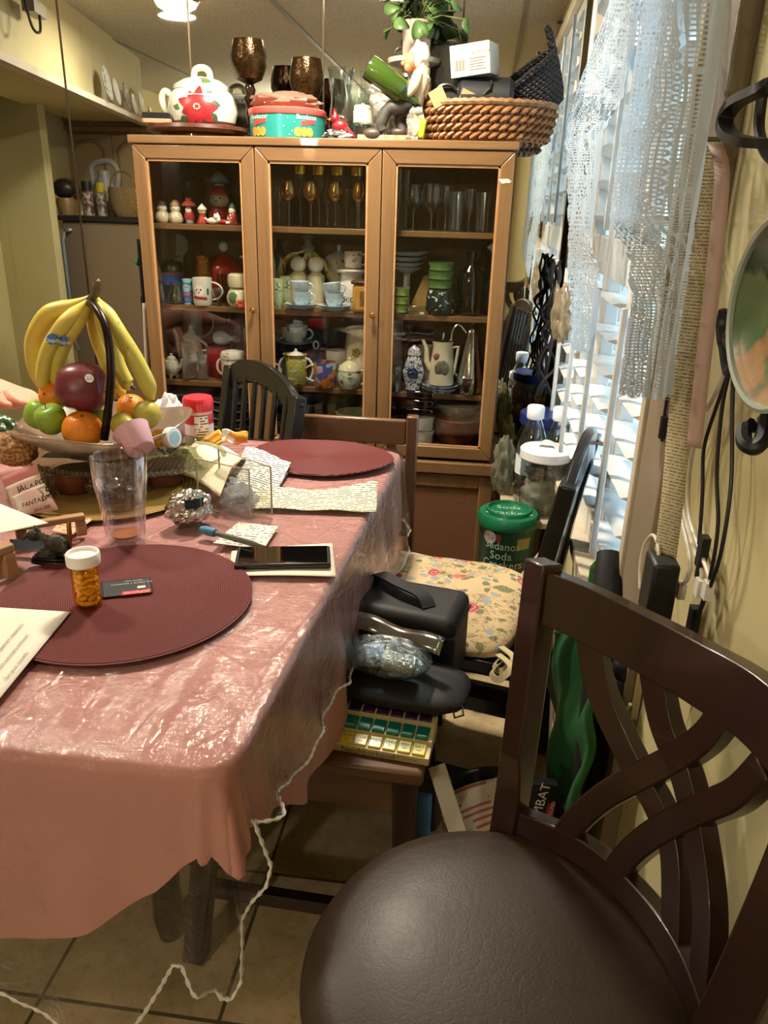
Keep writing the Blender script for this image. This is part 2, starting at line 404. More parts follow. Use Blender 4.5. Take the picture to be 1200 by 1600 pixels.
lace_panel('lace_curtain', 'white crochet lace curtain panel hanging nearest, over the cream window jamb',
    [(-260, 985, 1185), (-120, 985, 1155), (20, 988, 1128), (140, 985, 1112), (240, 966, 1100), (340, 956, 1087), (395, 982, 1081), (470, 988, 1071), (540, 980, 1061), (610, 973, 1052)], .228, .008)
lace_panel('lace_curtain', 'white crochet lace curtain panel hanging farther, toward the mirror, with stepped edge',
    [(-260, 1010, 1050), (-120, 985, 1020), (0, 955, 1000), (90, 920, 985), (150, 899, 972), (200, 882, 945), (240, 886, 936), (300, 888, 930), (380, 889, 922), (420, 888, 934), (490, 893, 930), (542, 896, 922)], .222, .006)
# ================================================================ DINING TABLE AND ITS CLOTHS
TA = Vector((-.238, .640)); TB = Vector((-.173, 1.845)); TC = Vector((-1.27, 1.905)); TD = Vector((-1.30, .640))   # near right, far right, far left, near left
M_DARK = wood('dark_espresso_wood', '#2a1510', '#1c0e0b', 'Z', 10, .35, .3)
tb = thing('dining_table', 'dining table under a pink cloth and a clear plastic cover', 'table', (-.72, 1.27, 0))
b = MB(); b.prism([(TA.x+.72-.015, TA.y-1.27+.015), (TB.x+.72-.015, TB.y-1.27-.015), (TC.x+.72+.015, TC.y-1.27-.015), (TD.x+.72+.015, TD.y-1.27+.015)], TZ-.035, TZ-.006)
b.build('tabletop', M_DARK, tb, bevel=.004)
b = MB(); b.box(-.40, .25, -.43, -.40, TZ-.09, TZ-.035); b.box(-.40, .33, .42, .45, TZ-.09, TZ-.035); b.box(-.40, -.37, -.42, .44, TZ-.09, TZ-.035); b.box(.23, .26, -.42, .44, TZ-.09, TZ-.035)
b.build('apron', M_DARK, tb)
for x, y in ((.20, -.22), (.30, .42), (-.30, .10), (-.36, -.40)):
    b = MB(); b.lathe([(.022, 0), (.03, .05), (.026, .12), (.036, .4), (.04, .6), (.035, TZ-.11)], 14, tr(x, y, 0)); b.box(x-.04, x+.04, y-.04, y+.04, TZ-.12, TZ-.036)
    b.build('leg', M_DARK, tb)
def border(off, rc=.035):
    """outline (point, outward normal) from the near left corner round the right to the far left, corners rounded by rc"""
    C4 = [TD, TA, TB, TC]; out = []; ns = []
    for i in range(4): d = (C4[(i+1) % 4]-C4[i]).normalized(); ns.append((d, Vector((d.y, -d.x))))
    cnt = (60, 84, 30, 30)
    for i in range(4):
        d, n = ns[i]; a, c = C4[i]+d*rc, C4[(i+1) % 4]-d*rc
        for k in range(cnt[i]): out.append((a.lerp(c, k/cnt[i]), n))
        n2 = ns[(i+1) % 4][1]; cen = C4[(i+1) % 4]-(n+n2)*rc; m = 14 if i == 0 else 7
        for k in range(m): q = n.lerp(n2, k/m).normalized(); out.append((cen+q*rc, q))
    return [(p+n*off, n) for p, n in out]
def drape(name, m, off, hang, fold, zt, nv=14, inner=18, rad=.010):
    P = border(off); N = len(P); cen = Vector((-.72, 1.25)); b = MB()
    arc = [0]
    for i in range(1, N): arc.append(arc[-1]+(P[i][0]-P[i-1][0]).length + (.012 if P[i][1] != P[i-1][1] else 0))
    vs, fs = [], []
    def pt(i, v):
        p, n = P[i]; L, fl = hang(i, N, p, n)
        w = fold(arc[i], v, p, n)
        if v < .12:
            a = v/.12*PI/2; q = p - n*rad + n*rad*math.sin(a); return (q.x, q.y, zt - rad*(1-math.cos(a)))
        t = (v-.12)/.88; q = p + n*(fl*t + w*t)
        return (q.x, q.y, zt-rad-(L-rad)*t)
    for i in range(N):
        for j in range(nv+1): vs.append(pt(i, j/nv))
    for i in range(N):
        k = (i+1) % N
        for j in range(nv): fs.append((i*(nv+1)+j, k*(nv+1)+j, k*(nv+1)+j+1, i*(nv+1)+j+1))
    b.add(vs, fs)
    # flat top: rings shrinking towards the middle
    base = len(b.v); vs2 = []; 
    for r in range(1, inner+1):
        s = 1-r/inner
        for i in range(N):
            p, n = P[i]; q = cen + (p - n*rad - cen)*s
            dz = .0012*math.sin(q.x*31+q.y*17)*math.sin(q.y*23-q.x*9)*min(1, r/3)
            vs2.append((q.x, q.y, zt+dz))
    fs2 = []
    for r in range(inner):
        for i in range(N):
            k = (i+1) % N
            a0 = i*(nv+1) if r == 0 else base+(r-1)*N+i; a1 = k*(nv+1) if r == 0 else base+(r-1)*N+k
            fs2.append((a0, base+r*N+i, base+r*N+k, a1))
    b.v += vs2; b.f += fs2; b.mi += [0]*len(fs2)
    return b.build(name, m, angle=75), P, arc, pt, N
def interp(tab, x):
    if x <= tab[0][0]: return tab[0][1]
    for (a, y0), (c, y1) in zip(tab, tab[1:]):
        if x <= c: return y0+(y1-y0)*(x-a)/(c-a)
    return tab[-1][1]
# hem heights read along the front (by x) and along the right side (by y)
front = [(pyy(x, y, .615).x, TZ-pyy(x, y, .615).z) for x, y in ((-150, 1490), (0, 1477), (50, 1479), (140, 1455), (240, 1404), (300, 1352), (345, 1312), (378, 1325), (390, 1345))]
def hang_pink(i, N, p, n):
    if n.y < -.95: return max(.12, interp(front, p.x)), .012
    tabR = [(.66, .10), (.72, .14), (.805, .19), (.872, .237), (1.04, .295), (1.1, .30), (1.26, .267), (1.5, .22), (1.85, .2)]
    if n.x > .97: return interp(tabR, p.y)+.006*math.sin(p.y*31), .012
    if n.y < 0:
        k = math.atan2(n.x, -n.y)/(PI/2); return interp(front, TA.x)*(1-k)+.10*k+.05*math.sin(PI*k), .016
    return .2, .01
def fold_pink(s, v, p, n):
    c = math.exp(-((p.x-TA.x)**2+(p.y-TA.y)**2)/.012)
    return .004*math.sin(s*46)+.007*math.sin(s*23+1)+c*.007*math.sin(s*75)
M_PINK = (lambda t: t.done(t.pbsdf(t.mix(t.ramp(t.noise(t.co(), 3, 4), [(.3, 0.0), (.7, 1.0)]), '#bf8a84', '#b27f7a'), .75, spec=.25, sheen=.1,
      normal=t.bump(t.math('ADD', t.noise(t.co('Object', (1, 1, .35)), 14, 4, .55, 1.0), t.math('MULTIPLY', t.noise(t.co(), 420, 2), .12)), .35, .012))))(NT('pink_cloth'))
o, *_ = drape('tablecloth', M_PINK, .006, hang_pink, fold_pink, TZ)
tag(o, 'pink fabric tablecloth draped over the dining table', 'tablecloth')
pf = [(pyy(x, y, .60).x, TZ-pyy(x, y, .60).z) for x, y in ((-150, 1540), (0, 1556), (60, 1585), (120, 1606), (200, 1612), (238, 1572), (275, 1510), (300, 1532), (350, 1590), (372, 1588), (392, 1520))]
def hang_clear(i, N, p, n):
    if n.y < -.95: return max(.16, interp(pf, p.x)), .03
    tabR = [(.66, .085), (.70, .11), (.78, .137), (.874, .162), (.99, .169), (1.21, .212), (1.46, .233), (1.7, .235), (1.85, .20)]
    if n.x > .97: return interp(tabR, p.y)+.006*math.sin(p.y*40), .016+.012*smoothstep(1.2, 1.8, p.y)
    if n.y < 0:
        k = math.atan2(n.x, -n.y)/(PI/2); return interp(pf, TA.x)*(1-k)+.085*k+.07*math.sin(PI*k)*(1-k), .03
    return .2, .02
def fold_clear(s, v, p, n):
    c = math.exp(-((p.x-TA.x)**2+(p.y-TA.y)**2)/.02)
    return .007*math.sin(s*31+.4)+.003*math.sin(s*77)+c*.012*math.sin(s*70+.8)
def m_film():
    t = NT('clear_plastic_film'); co = t.co()
    n1 = t.noise(t.co('Object', (1, .45, 1), rot=(0, 0, .5)), 26, 5, .62, 1.6); n2 = t.noise(t.co('Object', (.3, 1, 1), rot=(0, 0, .35)), 60, 4, .6, .8)
    cr = t.vor(t.co('Object', (1, .5, 1), rot=(0, 0, -.5)), 7, 'DISTANCE_TO_EDGE'); cr = t.ramp(cr, [(0.0, 1.0), (.02, 0.0)])
    h = t.math('ADD', t.math('ADD', n1, t.math('MULTIPLY', n2, .35)), t.math('MULTIPLY', cr, .16))
    nrm = t.bump(h, .47, .012)
    tp = t.n('BsdfTransparent'); tp.inputs[0].default_value = (.97, .965, .97, 1); g = t.n('BsdfGlossy'); g.inputs['Roughness'].default_value = .035; t.set(g.inputs['Normal'], nrm)
    f = t.math('ADD', t.math('MULTIPLY', t.math('POWER', t.facing(nrm), 3), .9), .032)
    mx = t.n('MixShader'); t.set(mx.inputs[0], f); t.t.links.new(tp.outputs[0], mx.inputs[1]); t.t.links.new(g.outputs[0], mx.inputs[2])
    return t.done(mx.outputs[0])
M_FILM = m_film()
pc, P, arc, pt, N = drape('plastic_table_cover', M_FILM, .013, hang_clear, fold_clear, TZ+.0035, nv=18)
tag(pc, 'clear plastic table cover with a white scalloped hem over the pink cloth', 'table cover')
b = MB(); pts = [Vector(pt(i, 1.0)) for i in range(N)]
fine = []
for i in range(N):
    a, c = pts[i], pts[(i+1) % N]; m = max(1, int((c-a).length/.004))
    for k in range(m): fine.append(a.lerp(c, k/m))
b.tube(fine, [.0022+.0010*math.sin(i*1.9) for i in range(len(fine))], 5, closed=True)
b.build('hem_trim', mat('white_hem_trim', '#cfcbc2', .6), pc)
TOP = TZ+.006
def T(px, py, h=0): return pz(px, py, TOP+h)
# ================================================================ CHINA CABINET
M_OAKZ = wood('cabinet_wood_upright', '#80603c', '#674a2b', 'Z', 16, .38, .25); M_OAKX = wood('cabinet_wood_level', '#80603c', '#674a2b', 'X', 16, .38, .25)
M_INNER = wood('cabinet_inside_wood', '#6b4a30', '#54371f', 'Z', 12, .5, .05)
HX0, HX1 = -1.098, .078; HZT = 1.532; HZB = .565; HD = YM-.03      # left, right, top, foot of the glass part, back
cab = thing('china_cabinet', 'oak china cabinet with three glass doors over cane fronted base', 'cabinet', ((HX0+HX1)/2, YH, 0))
cx = (HX0+HX1)/2; W = (HX1-HX0)/2
def C(mb, name, m, parent=None, **k): return mb.build(name, m, parent or cab, **k)
D = HD-YH
b = MB(); b.box(-W-.004, W+.004, -.024, D, HZT-.024, HZT); C(b, 'top_board', M_OAKX, bevel=.003)
b = MB(); b.box(-W+.008, W-.008, D-.012, D, .06, HZT-.024); C(b, 'back_panel', M_INNER)
for s in (-1, 1):
    b = MB(); x = s*(W-.011); b.box(x-.010, x+.010, .002, D-.012, .62, HZT-.024); C(b, 'side_panel', M_OAKZ)
SHZ = []
for (l, r) in (((240, 350.5), (780, 362.5)), ((238, 476), (770, 495)), ((245, 591.5), (760, 619))):
    SHZ.append((pyy(*l, YH+.03).z+pyy(*r, YH+.03).z)/2)
for z in SHZ:
    b = MB(); b.box(-W+.022, W-.022, .026, D-.013, z-.018, z); C(b, 'shelf', M_OAKX, bevel=.002)
b = MB(); b.box(-W+.006, W-.006, -.0, D-.012, HZB+.012, HZB+.030); C(b, 'cabinet_floor', M_OAKX)
b = MB(); b.box(-W-.006, W+.03, -.035, D, HZB-.05, HZB-.010); C(b, 'waist_board', M_OAKX, bevel=.004)
SH = SHZ + [HZB+.030]
M_PANE = thin_glass('cabinet_pane', '#f5f5f2', .01, .8, .03)
ddx = [HX0+.006, -.7075, -.3175, HX1-.004]
for i in range(3):
    a, c = ddx[i]+.0015-cx, ddx[i+1]-.0015-cx; z0, z1 = HZB, HZT-.026; fw = .040
    d = bpy.data.objects.new('glass_door', None); COL.objects.link(d); d.parent = cab; d.location = ((a+c)/2, -.020, 0); h = (c-a)/2
    def stile(pts, nm, m):
        b = MB(); v = [(x, y, z) for y in (0, .020) for x, z in pts]; b.add(v, [(0, 1, 2, 3), (7, 6, 5, 4), (0, 4, 5, 1), (1, 5, 6, 2), (2, 6, 7, 3), (3, 7, 4, 0)]); b.build(nm, m, d, bevel=.003)
    stile([(-h, z0), (-h+fw, z0+fw), (-h+fw, z1-fw), (-h, z1)], 'door_stile', M_OAKZ); stile([(h, z0), (h, z1), (h-fw, z1-fw), (h-fw, z0+fw)], 'door_stile', M_OAKZ)
    stile([(-h, z1), (-h+fw, z1-fw), (h-fw, z1-fw), (h, z1)], 'door_rail', M_OAKX); stile([(-h, z0), (h, z0), (h-fw, z0+fw), (-h+fw, z0+fw)], 'door_rail', M_OAKX)
    b = MB(); q = .006
    for x0, x1, za, zb in ((-h+fw-.001, -h+fw+q, z0+fw, z1-fw), (h-fw-q, h-fw+.001, z0+fw, z1-fw), (-h+fw, h-fw, z0+fw-.001, z0+fw+q), (-h+fw, h-fw, z1-fw-q, z1-fw+.001)): b.box(x0, x1, .004, .012, za, zb)
    b.build('bead', mat('cabinet_bead', '#b58a5e', .3, var=(20, '#a5774a')), d)
    b = MB(); b.box(-h+fw-.004, h-fw+.004, .010, .013, z0+fw-.004, z1-fw+.004); b.build('door_pane', M_PANE, d, smooth=False)
    if i < 2:
        b = MB(); s = 1; b.lathe([(.004, 0), (.004, .010), (.0085, .014), (.009, .019), (.006, .023), (0, .024)], 14, tr(h-.016, 0, SHZ[1]+.0) @ rotx(R(90))); b.build('knob', mat('brass_knob', '#b08440', .25, 1), d)
# base cupboard
b = MB(); b.box(-W, -W+.02, -.012, D, 0, HZB-.05); b.box(W, W+.018, -.012, D, 0, HZB-.05); b.box(-W, W, -.004, D, 0, .07); b.box(-W+.02, W-.0, D-.02, D, 0, HZB-.05); C(b, 'base_case', M_OAKZ)
def m_cane():
    t = NT('woven_cane'); co = t.co('Object', (1, 1, 1)); w1 = t.wave(co, 95, 1.5, d='X'); w2 = t.wave(co, 70, 1.0, d='Z')
    f = t.math('MULTIPLY', w1, w2); c = t.mix(t.ramp(f, [(.1, 0.0), (.6, 1.0)]), '#5a3419', '#8f5d31')
    return t.done(t.pbsdf(c, .6, normal=t.bump(f, .6, .004)))
M_CANE = m_cane()
for i in range(3):
    a, c = ddx[i]+.002-cx, ddx[i+1]-.002-cx + (.012 if i == 2 else 0); h = (c-a)/2
    d = bpy.data.objects.new('base_door', None); COL.objects.link(d); d.parent = cab; d.location = ((a+c)/2, -.024, 0)
    z0, z1, f = .08, HZB-.055, .045; b = MB()
    for x0, x1, za, zb in ((-h, -h+f, z0, z1), (h-f, h, z0, z1), (-h+f, h-f, z0, z0+f), (-h+f, h-f, z1-f, z1)): b.box(x0, x1, 0, .018, za, zb)
    b.build('door_frame', M_OAKZ, d, bevel=.003)
    b = MB(); b.box(-h+f, h-f, .007, .012, z0+f, z1-f); b.build('cane_panel', M_CANE, d)
q = pyy(789, 283, YH-.021); b = MB(); random.seed(2); b.prism([((.017+random.uniform(-.004, .004))*math.cos(a*PI/9), (.007+random.uniform(-.002, .002))*math.sin(a*PI/9)) for a in range(18)], 0, .0006, rotx(R(90))); pc_ = b.build('paint_chip', mat('chip_white', '#c9beb0', .8), cab); pc_.location = (q.x-cx, -.0203, q.z)
# ================================================================ FOREGROUND SWIVEL STOOL
M_STW = wood('stool_brown_wood', '#2f1b13', '#23140e', 'Z', 9, .32, .35); 
def m_leather():
    t = NT('dark_brown_leather'); co = t.co(); v = t.vor(co, 95, 'DISTANCE_TO_EDGE'); n = t.noise(co, 9, 4, .6); n2 = t.noise(co, 300, 2)
    vr = t.vor(t.co('Object', (1, 1, 1)), 28, 'DISTANCE_TO_EDGE'); cr = t.ramp(vr, [(0.0, 0.0), (.06, 1.0)])
    c = t.mix(n, '#241910', '#32251a')
    h = t.math('ADD', t.math('MULTIPLY', t.ramp(v, [(0.0, 0.0), (.10, 1.0)]), .12), t.math('MULTIPLY', t.noise(t.co(), 40, 5, .7, 1.5), .6)); h = t.math('ADD', h, t.math('MULTIPLY', n2, .3))
    return t.done(t.pbsdf(c, t.math('ADD', t.math('MULTIPLY', n, .25), .33), spec=.45, normal=t.bump(h, .22, .002)))
M_LEATHER = m_leather()
SZ = .612; SCX, SCY, SR = .064, .572, .199
st = thing('swivel_stool', 'dark brown wooden swivel stool with round leather seat and lattice back, in front', 'stool', (SCX, SCY, 0))
b = MB(); b.lathe([(0, SZ-.042), (SR-.01, SZ-.042), (SR, SZ-.030), (SR+.002, SZ-.012), (SR-.006, SZ+.003), (SR-.03, SZ+.014), (SR*.6, SZ+.024), (SR*.3, SZ+.027), (0, SZ+.028)], 64); b.build('seat', M_LEATHER, st, angle=60)
b = MB(); b.lathe([(0, SZ-.085), (SR-.012, SZ-.085), (SR-.004, SZ-.075), (SR-.002, SZ-.044), (0, SZ-.043)], 48); b.build('seat_ring', M_STW, st)
b = MB(); b.lathe([(0, SZ-.115), (.12, SZ-.115), (.12, SZ-.086), (0, SZ-.086)], 24); b.build('swivel_plate', mat('dark_metal', '#1a1a1b', .4, .8), st)
b = MB(); b.box(-.15, .15, -.15, .15, SZ-.15, SZ-.116); b.build('leg_block', M_STW, st, bevel=.006)
for sx in (-1, 1):
    for sy in (-1, 1):
        b = MB(); b.tube([(sx*.195, sy*.195, 0), (sx*.165, sy*.165, .25), (sx*.135, sy*.135, SZ-.118)], [.9, 1, 1.05], flat=(.036, .036), up=(1, 0, 0)); b.build('leg', M_STW, st, bevel=.003)
for a, c in (((-1, -1), (1, -1)), ((1, -1), (1, 1)), ((1, 1), (-1, 1)), ((-1, 1), (-1, -1))):
    b = MB(); b.tube([(a[0]*.172, a[1]*.172, .19), (c[0]*.172, c[1]*.172, .19)], 1, flat=(.03, .02)); b.build('foot_rail', M_STW, st)
# the lattice back: a bowed surface between the two posts
B0, B1 = Vector((.080, .780, .575)), Vector((.252, .520, .575)); T0, T1 = Vector((.100, .838, .957)), Vector((.295, .540, .957))
OUT = Vector((.82, .57, 0)).normalized()
def back(u, v):
    p = (B0.lerp(B1, u)).lerp(T0.lerp(T1, u), v); s = math.sin(PI*max(0, min(1, u)))
    return p + OUT*(.052*s*(.75+.25*v)) + Vector((0, 0, .020*s*max(0, v-.5)*2))
def inv_back(px, py):
    u, v = .5, .5
    for _ in range(40):
        x, y, _z2 = proj(back(u, v)); e = 1e-3
        xu, yu, _q = proj(back(u+e, v)); xv, yv, _q = proj(back(u, v+e))
        a, c, d_, g = (xu-x)/e, (xv-x)/e, (yu-y)/e, (yv-y)/e; det = a*g-c*d_
        if abs(det) < 1e-9: break
        du = ((px-x)*g-(py-y)*c)/det; dv = ((py-y)*a-(px-x)*d_)/det
        u += max(-.2, min(.2, du)); v += max(-.2, min(.2, dv)); u = max(-.4, min(1.4, u)); v = max(-.4, min(1.4, v))
    return u, v
def back_n(u, v):
    e = 1e-3; n = (back(u+e, v)-back(u-e, v)).cross(back(u, v+e)-back(u, v-e)).normalized()
    return n if n.dot(OUT) > 0 else -n
off = Vector((SCX, SCY, 0))
def strip(px_pts, w, name, th=.020, n=9, uvs=None, dz=0):
    """a wooden splat following pixels measured on the back; w in metres"""
    uv = uvs or [inv_back(*p) for p in px_pts]; S2 = cr_spline([Vector((u, v, 0)) for u, v in uv], n); m = len(S2)
    vs = []
    for i, q in enumerate(S2):
        p = back(q.x, q.y); nn = back_n(q.x, q.y); a = S2[max(i-1, 0)]; c = S2[min(i+1, m-1)]
        t = (back(c.x, c.y)-back(a.x, a.y)).normalized(); s = t.cross(nn).normalized(); ww = w[0]+(w[1]-w[0])*i/(m-1) if hasattr(w, '__len__') else w
        for a2, c2 in ((-1, -1), (1, -1), (1, 1), (-1, 1)): vs.append(p + s*(a2*ww/2) + nn*(c2*th/2+dz) - off)
    fs = []
    for i in range(m-1):
        for k in range(4): fs.append((i*4+k, i*4+(k+1) % 4, i*4+4+(k+1) % 4, i*4+4+k))
    fs += [(3, 2, 1, 0), tuple((m-1)*4+k for k in range(4))]
    bb = MB(); bb.add(vs, fs); return bb.build(name, M_STW, st, bevel=.0025)
strip(None, .036, 'back_post', .030, 6, [(-.0, -.02), (-.0, .3), (-.01, .7), (-.02, 1.0)])
strip(None, .050, 'back_post', .036, 6, [(1.03, -.02), (1.05, .3), (1.06, .7), (1.05, 1.01)])
strip(None, .064, 'top_rail', .022, 6, [(-.01, .90), (.1, .885), (.33, .852), (.57, .857), (.82, .905), (1.05, .94)])
strip(None, .034, 'bottom_rail', .022, 6, [(-.0, .12), (.27, .165), (.56, .18), (.84, .19), (1.03, .15)])
strip([(922, 985), (940, 1080), (985, 1180), (1030, 1260), (1055, 1330), (1058, 1430), (1057, 1465)], .030, 'lattice_splat', dz=.001)
strip([(1020, 1025), (1040, 1130), (1075, 1220), (1098, 1330), (1108, 1430), (1102, 1540), (1098, 1570)], .030, 'lattice_splat', dz=.001)
strip([(1145, 1100), (1110, 1150), (1060, 1185), (1000, 1215), (945, 1245), (900, 1285), (876, 1320)], .030, 'lattice_splat', dz=-.001)
strip([(1205, 1195), (1160, 1240), (1110, 1262), (1060, 1285), (1010, 1315), (975, 1350), (952, 1388)], .030, 'lattice_splat', dz=-.001)
# ================================================================ WHAT STANDS IN THE CABINET
def printed(name, base, cols, scale=40, cover=.35, rough=.22):
    """glazed china with a scattered print"""
    if name in _M: return _M[name]
    t = NT(name); co = t.co(); co2 = t.co('Object', (1, 1, 1.2))
    w = t.n('Mix'); w.data_type = 'RGBA'; w.inputs[0].default_value = .04; t.t.links.new(co2, w.inputs[6])
    nz = t.n('TexNoise'); t.set(nz.inputs['Vector'], co); nz.inputs['Scale'].default_value = scale; t.t.links.new(nz.outputs['Color'], w.inputs[7])
    v = t.n('TexVoronoi'); t.set(v.inputs['Vector'], w.outputs[2]); v.inputs['Scale'].default_value = scale
    s = t.n('SeparateColor'); t.set(s.inputs[0], v.outputs['Color'])
    n = len(cols); c = t.ramp(s.outputs[0], [(i/n, q) for i, q in enumerate(cols)], 'CONSTANT')
    m1 = t.math('LESS_THAN', s.outputs[1], cover); m2 = t.math('LESS_THAN', v.outputs['Distance'], .42)
    return t.done(t.pbsdf(t.mix(t.math('MULTIPLY', m1, m2), base, c), rough, spec=.5))
CH_W = mat('white_china', '#e3e0d8', .2); CH_C = mat('cream_china', '#dcd2b4', .25); CH_B = mat('pale_blue_china', '#bcd0dd', .22); CH_G = mat('grey_china', '#c3cbcc', .3)
G_CLR = thin_glass('drinking_glass', '#eff3f1', .07, 1.2, .075); G_AMB = thin_glass('amber_glass', '#d9a35e', .08, 1, .1, '#ffdf9e'); G_BLU = thin_glass('dark_blue_glass', '#1f2f3d', .03, .9, .06)
GOLD = mat('gold_band', '#d9b04a', .22, 1); SILV = mat('polished_silver', '#c9c6bd', .16, 1); RED = mat('glazed_red', '#9b2320', .22); BLK = mat('glossy_black', '#0e0e10', .2)
def at(cx, k, dep):
    """point on shelf k, dep metres behind the door plane, under picture column cx"""
    Y = YH+dep; y = 450
    for _ in range(4):
        p = pyy(cx, y, Y); P3 = Vector((p.x, Y, SH[k])); y = proj(P3)[1]
    return Vector((pyy(cx, y, Y).x, Y, SH[k]+.0008))
def prof(p, s): return [(r*s, z*s) for r, z in p]
def shell(p, th=.9):
    """outer profile (from the base up) turned back down inside, in pixels"""
    q = [(max(r-th, 0), z) for r, z in p if z > 1.4]
    return [(0, 0)]+p+q[::-1]+[(0, 1.5)]
def handle(b, r0, z0, z1, out, rad, side=1, s=1, n=9, mi=0, lean=0):
    pts = []
    for i in range(n+1):
        a = PI*(i/n)-PI/2; pts.append((side*(r0+out*math.cos(a))*s+side*lean*s*(i/n), 0, ((z0+z1)/2+(z1-z0)/2*math.sin(a))*s))
    return b.tube(pts, rad*s, 7, mi=mi)
def item(name, label, cat, cx, k, dep, group=None, rz=0):
    p = at(cx, k, dep); return thing(name, label, cat, p, rz, group), mpp(p)
def solo(name, label, cat, cx, k, dep, pr, m, seg=24, group=None, sh=True, fn=None, dz=0, rz=0, angle=45):
    p = at(cx, k, dep); s = mpp(p); b = MB(); b.lathe(prof(shell(pr) if sh else pr, s), seg, fn=fn)
    return tag(b.build(name, m, loc=p+Vector((0, 0, dz*s)), angle=angle, rz=rz), label, cat, group)
def cup(name, label, cat, cx, k, dep, w, h, m, hs=1, group=None, pr=None, dz=0, hm=None, hz=(.2, .85), tilt=0, out=.45, rz=0):
    t, s = item(name, label, cat, cx, k, dep, group); t.location.z += dz*s; r = w/2
    if rz: t.rotation_euler.z = rz
    if tilt: t.rotation_euler.y = tilt
    b = MB(); b.lathe(prof(shell(pr or [(r*.86, 0), (r*.97, h*.1), (r, h*.5), (r, h)]), s), 24); b.build('body', m, t, angle=50)
    b = MB(); handle(b, r*.9, h*hz[0], h*hz[1], h*out, 1.35, hs, s); b.build('handle', hm or m, t)
    return t
# ---------- top shelf, left door: Christmas figurines
FIG = 'christmas figurines on the top shelf'
M_SNOW = mat('figurine_white', '#ece7de', .35, bump=(60, .3)); M_PATT = printed('figurine_pattern', '#d8cfb6', ['#8a7b5a', '#b7a978', '#6d6a52'], 170, .7)
M_HATD = mat('figurine_dark_hat', '#4a3b34', .5); M_TAN = mat('figurine_tan', '#b98f66', .5); M_GRN = mat('figurine_green', '#3c5b3a', .45); M_REDF = mat('figurine_red', '#a32a24', .4)
def snowman(cx, lab, dep, hat):
    t, s = item('snowman_figurine', lab, 'figurine', cx, 0, dep, FIG)
    MB().lathe(prof([(0, 0), (9, 0), (11, 3), (11.5, 8), (9.5, 14), (6, 17), (0, 17)], s), 18).build('body', M_PATT, t)
    b = MB(); b.ell((0, -.001, 21*s), (8*s, 7.5*s, 7*s)); b.ell((0, -7.4*s, 20.5*s), (1.2*s, 2.5*s, 1.1*s), mi=1)
    for x in (-2.6, 2.6): b.ell((x*s, -6.9*s, 23*s), .9*s, 8, 6, mi=2)
    b.build('head', [M_SNOW, mat('carrot_orange', '#c96a2a', .5), BLK], t)
    MB().lathe(prof([(0, 26), (8.2, 25.5), (7.6, 28), (5.6, 31), (3, 33.5), (0, 34)], s), 16).build('hat', hat, t)
snowman(255, 'small snowman figurine with speckled body and dark cap, first on the top shelf', .07, M_HATD); snowman(275.5, 'small snowman figurine with speckled body and brown cap, second on the top shelf', .07, M_TAN)
t, s = item('gnome_figurine', 'gnome figurine under a wide red mushroom hat on the top shelf', 'figurine', 297, 0, .07, FIG)
MB().lathe(prof([(0, 0), (6, 0), (6.5, 4), (6, 6)], s), 16).build('base', mat('figurine_silver', '#b9bcbc', .3, .7), t); MB().lathe(prof([(0, 6), (7.5, 6), (8, 12), (5, 20), (0, 21)], s), 18).build('body', M_REDF, t)
b = MB(); b.ell((0, -3*s, 19*s), (5*s, 5*s, 6*s)); b.build('beard', M_SNOW, t); MB().lathe(prof([(0, 25), (11, 25), (11.5, 27), (8, 31), (5, 33), (5.5, 36), (0, 38)], s), 20).build('hat', printed('gnome_hat', '#a3403a', ['#d9b9a0', '#7a4b33'], 120, .4), t)
t, s = item('elf_figurine', 'kneeling elf figurine in red and white with a peach cap', 'figurine', 317, 0, .06, FIG)
MB().lathe(prof([(0, 0), (9, 0), (9, 3), (6, 8), (5, 13), (0, 15)], s), 16).build('body', M_REDF, t); b = MB(); b.ell((0, 0, 18*s), (6*s, 6*s, 5.5*s)); b.build('head', mat('figurine_skin', '#d9a98a', .5), t)
b = MB(); b.lathe(prof([(7, 20), (7.4, 22), (5, 25), (2, 28), (0, 30)], s), 14, tr(0, 0, 0)); b.build('cap', M_SNOW, t)
t, s = item('dog_figurine', 'small white dog figurine lying on the top shelf', 'figurine', 333, 0, .05, FIG)
b = MB(); b.ell((0, 0, 5*s), (10*s, 6*s, 5*s)); b.ell((7*s, -2*s, 11*s), (5*s, 5*s, 4.5*s)); b.ell((11*s, -4*s, 10*s), (2.6*s, 2.4*s, 2*s)); b.ell((4*s, -2*s, 13*s), (1.5*s, 1*s, 3*s)); b.ell((9*s, -3*s, 14.5*s), (1.5*s, 1*s, 3*s)); b.tube([(-9*s, 0, 6*s), (-13*s, 0, 9*s)], 1.6*s)
b.build('body', M_SNOW, t)
t, s = item('snowman_cookie_jar', 'big snowman cookie jar with a red hat behind the small figurines', 'cookie jar', 345, 0, .18, FIG)
MB().lathe(prof([(0, 0), (15, 0), (18, 6), (18, 16), (14, 24), (0, 25)], s), 22).build('body', M_REDF, t); b = MB(); b.ell((0, 0, 34*s), (15*s, 14*s, 13*s)); b.ell((-1*s, -14*s, 33*s), (1.6*s, 5*s, 1.5*s), mi=1)
for x in (-6, 5): b.ell((x*s, -12.4*s, 37*s), 1.4*s, 8, 6, mi=2)
b.build('head', [mat('jar_grey_white', '#c3bfae', .3), _M['carrot_orange'], BLK], t); MB().lathe(prof([(15.5, 41), (16, 44), (12, 50), (6, 54), (0, 55)], s), 20).build('hat', M_REDF, t)
t, s = item('figurine_bell', 'pale blue bell shaped ornament behind the snowman cookie jar', 'ornament', 346, 0, .27)
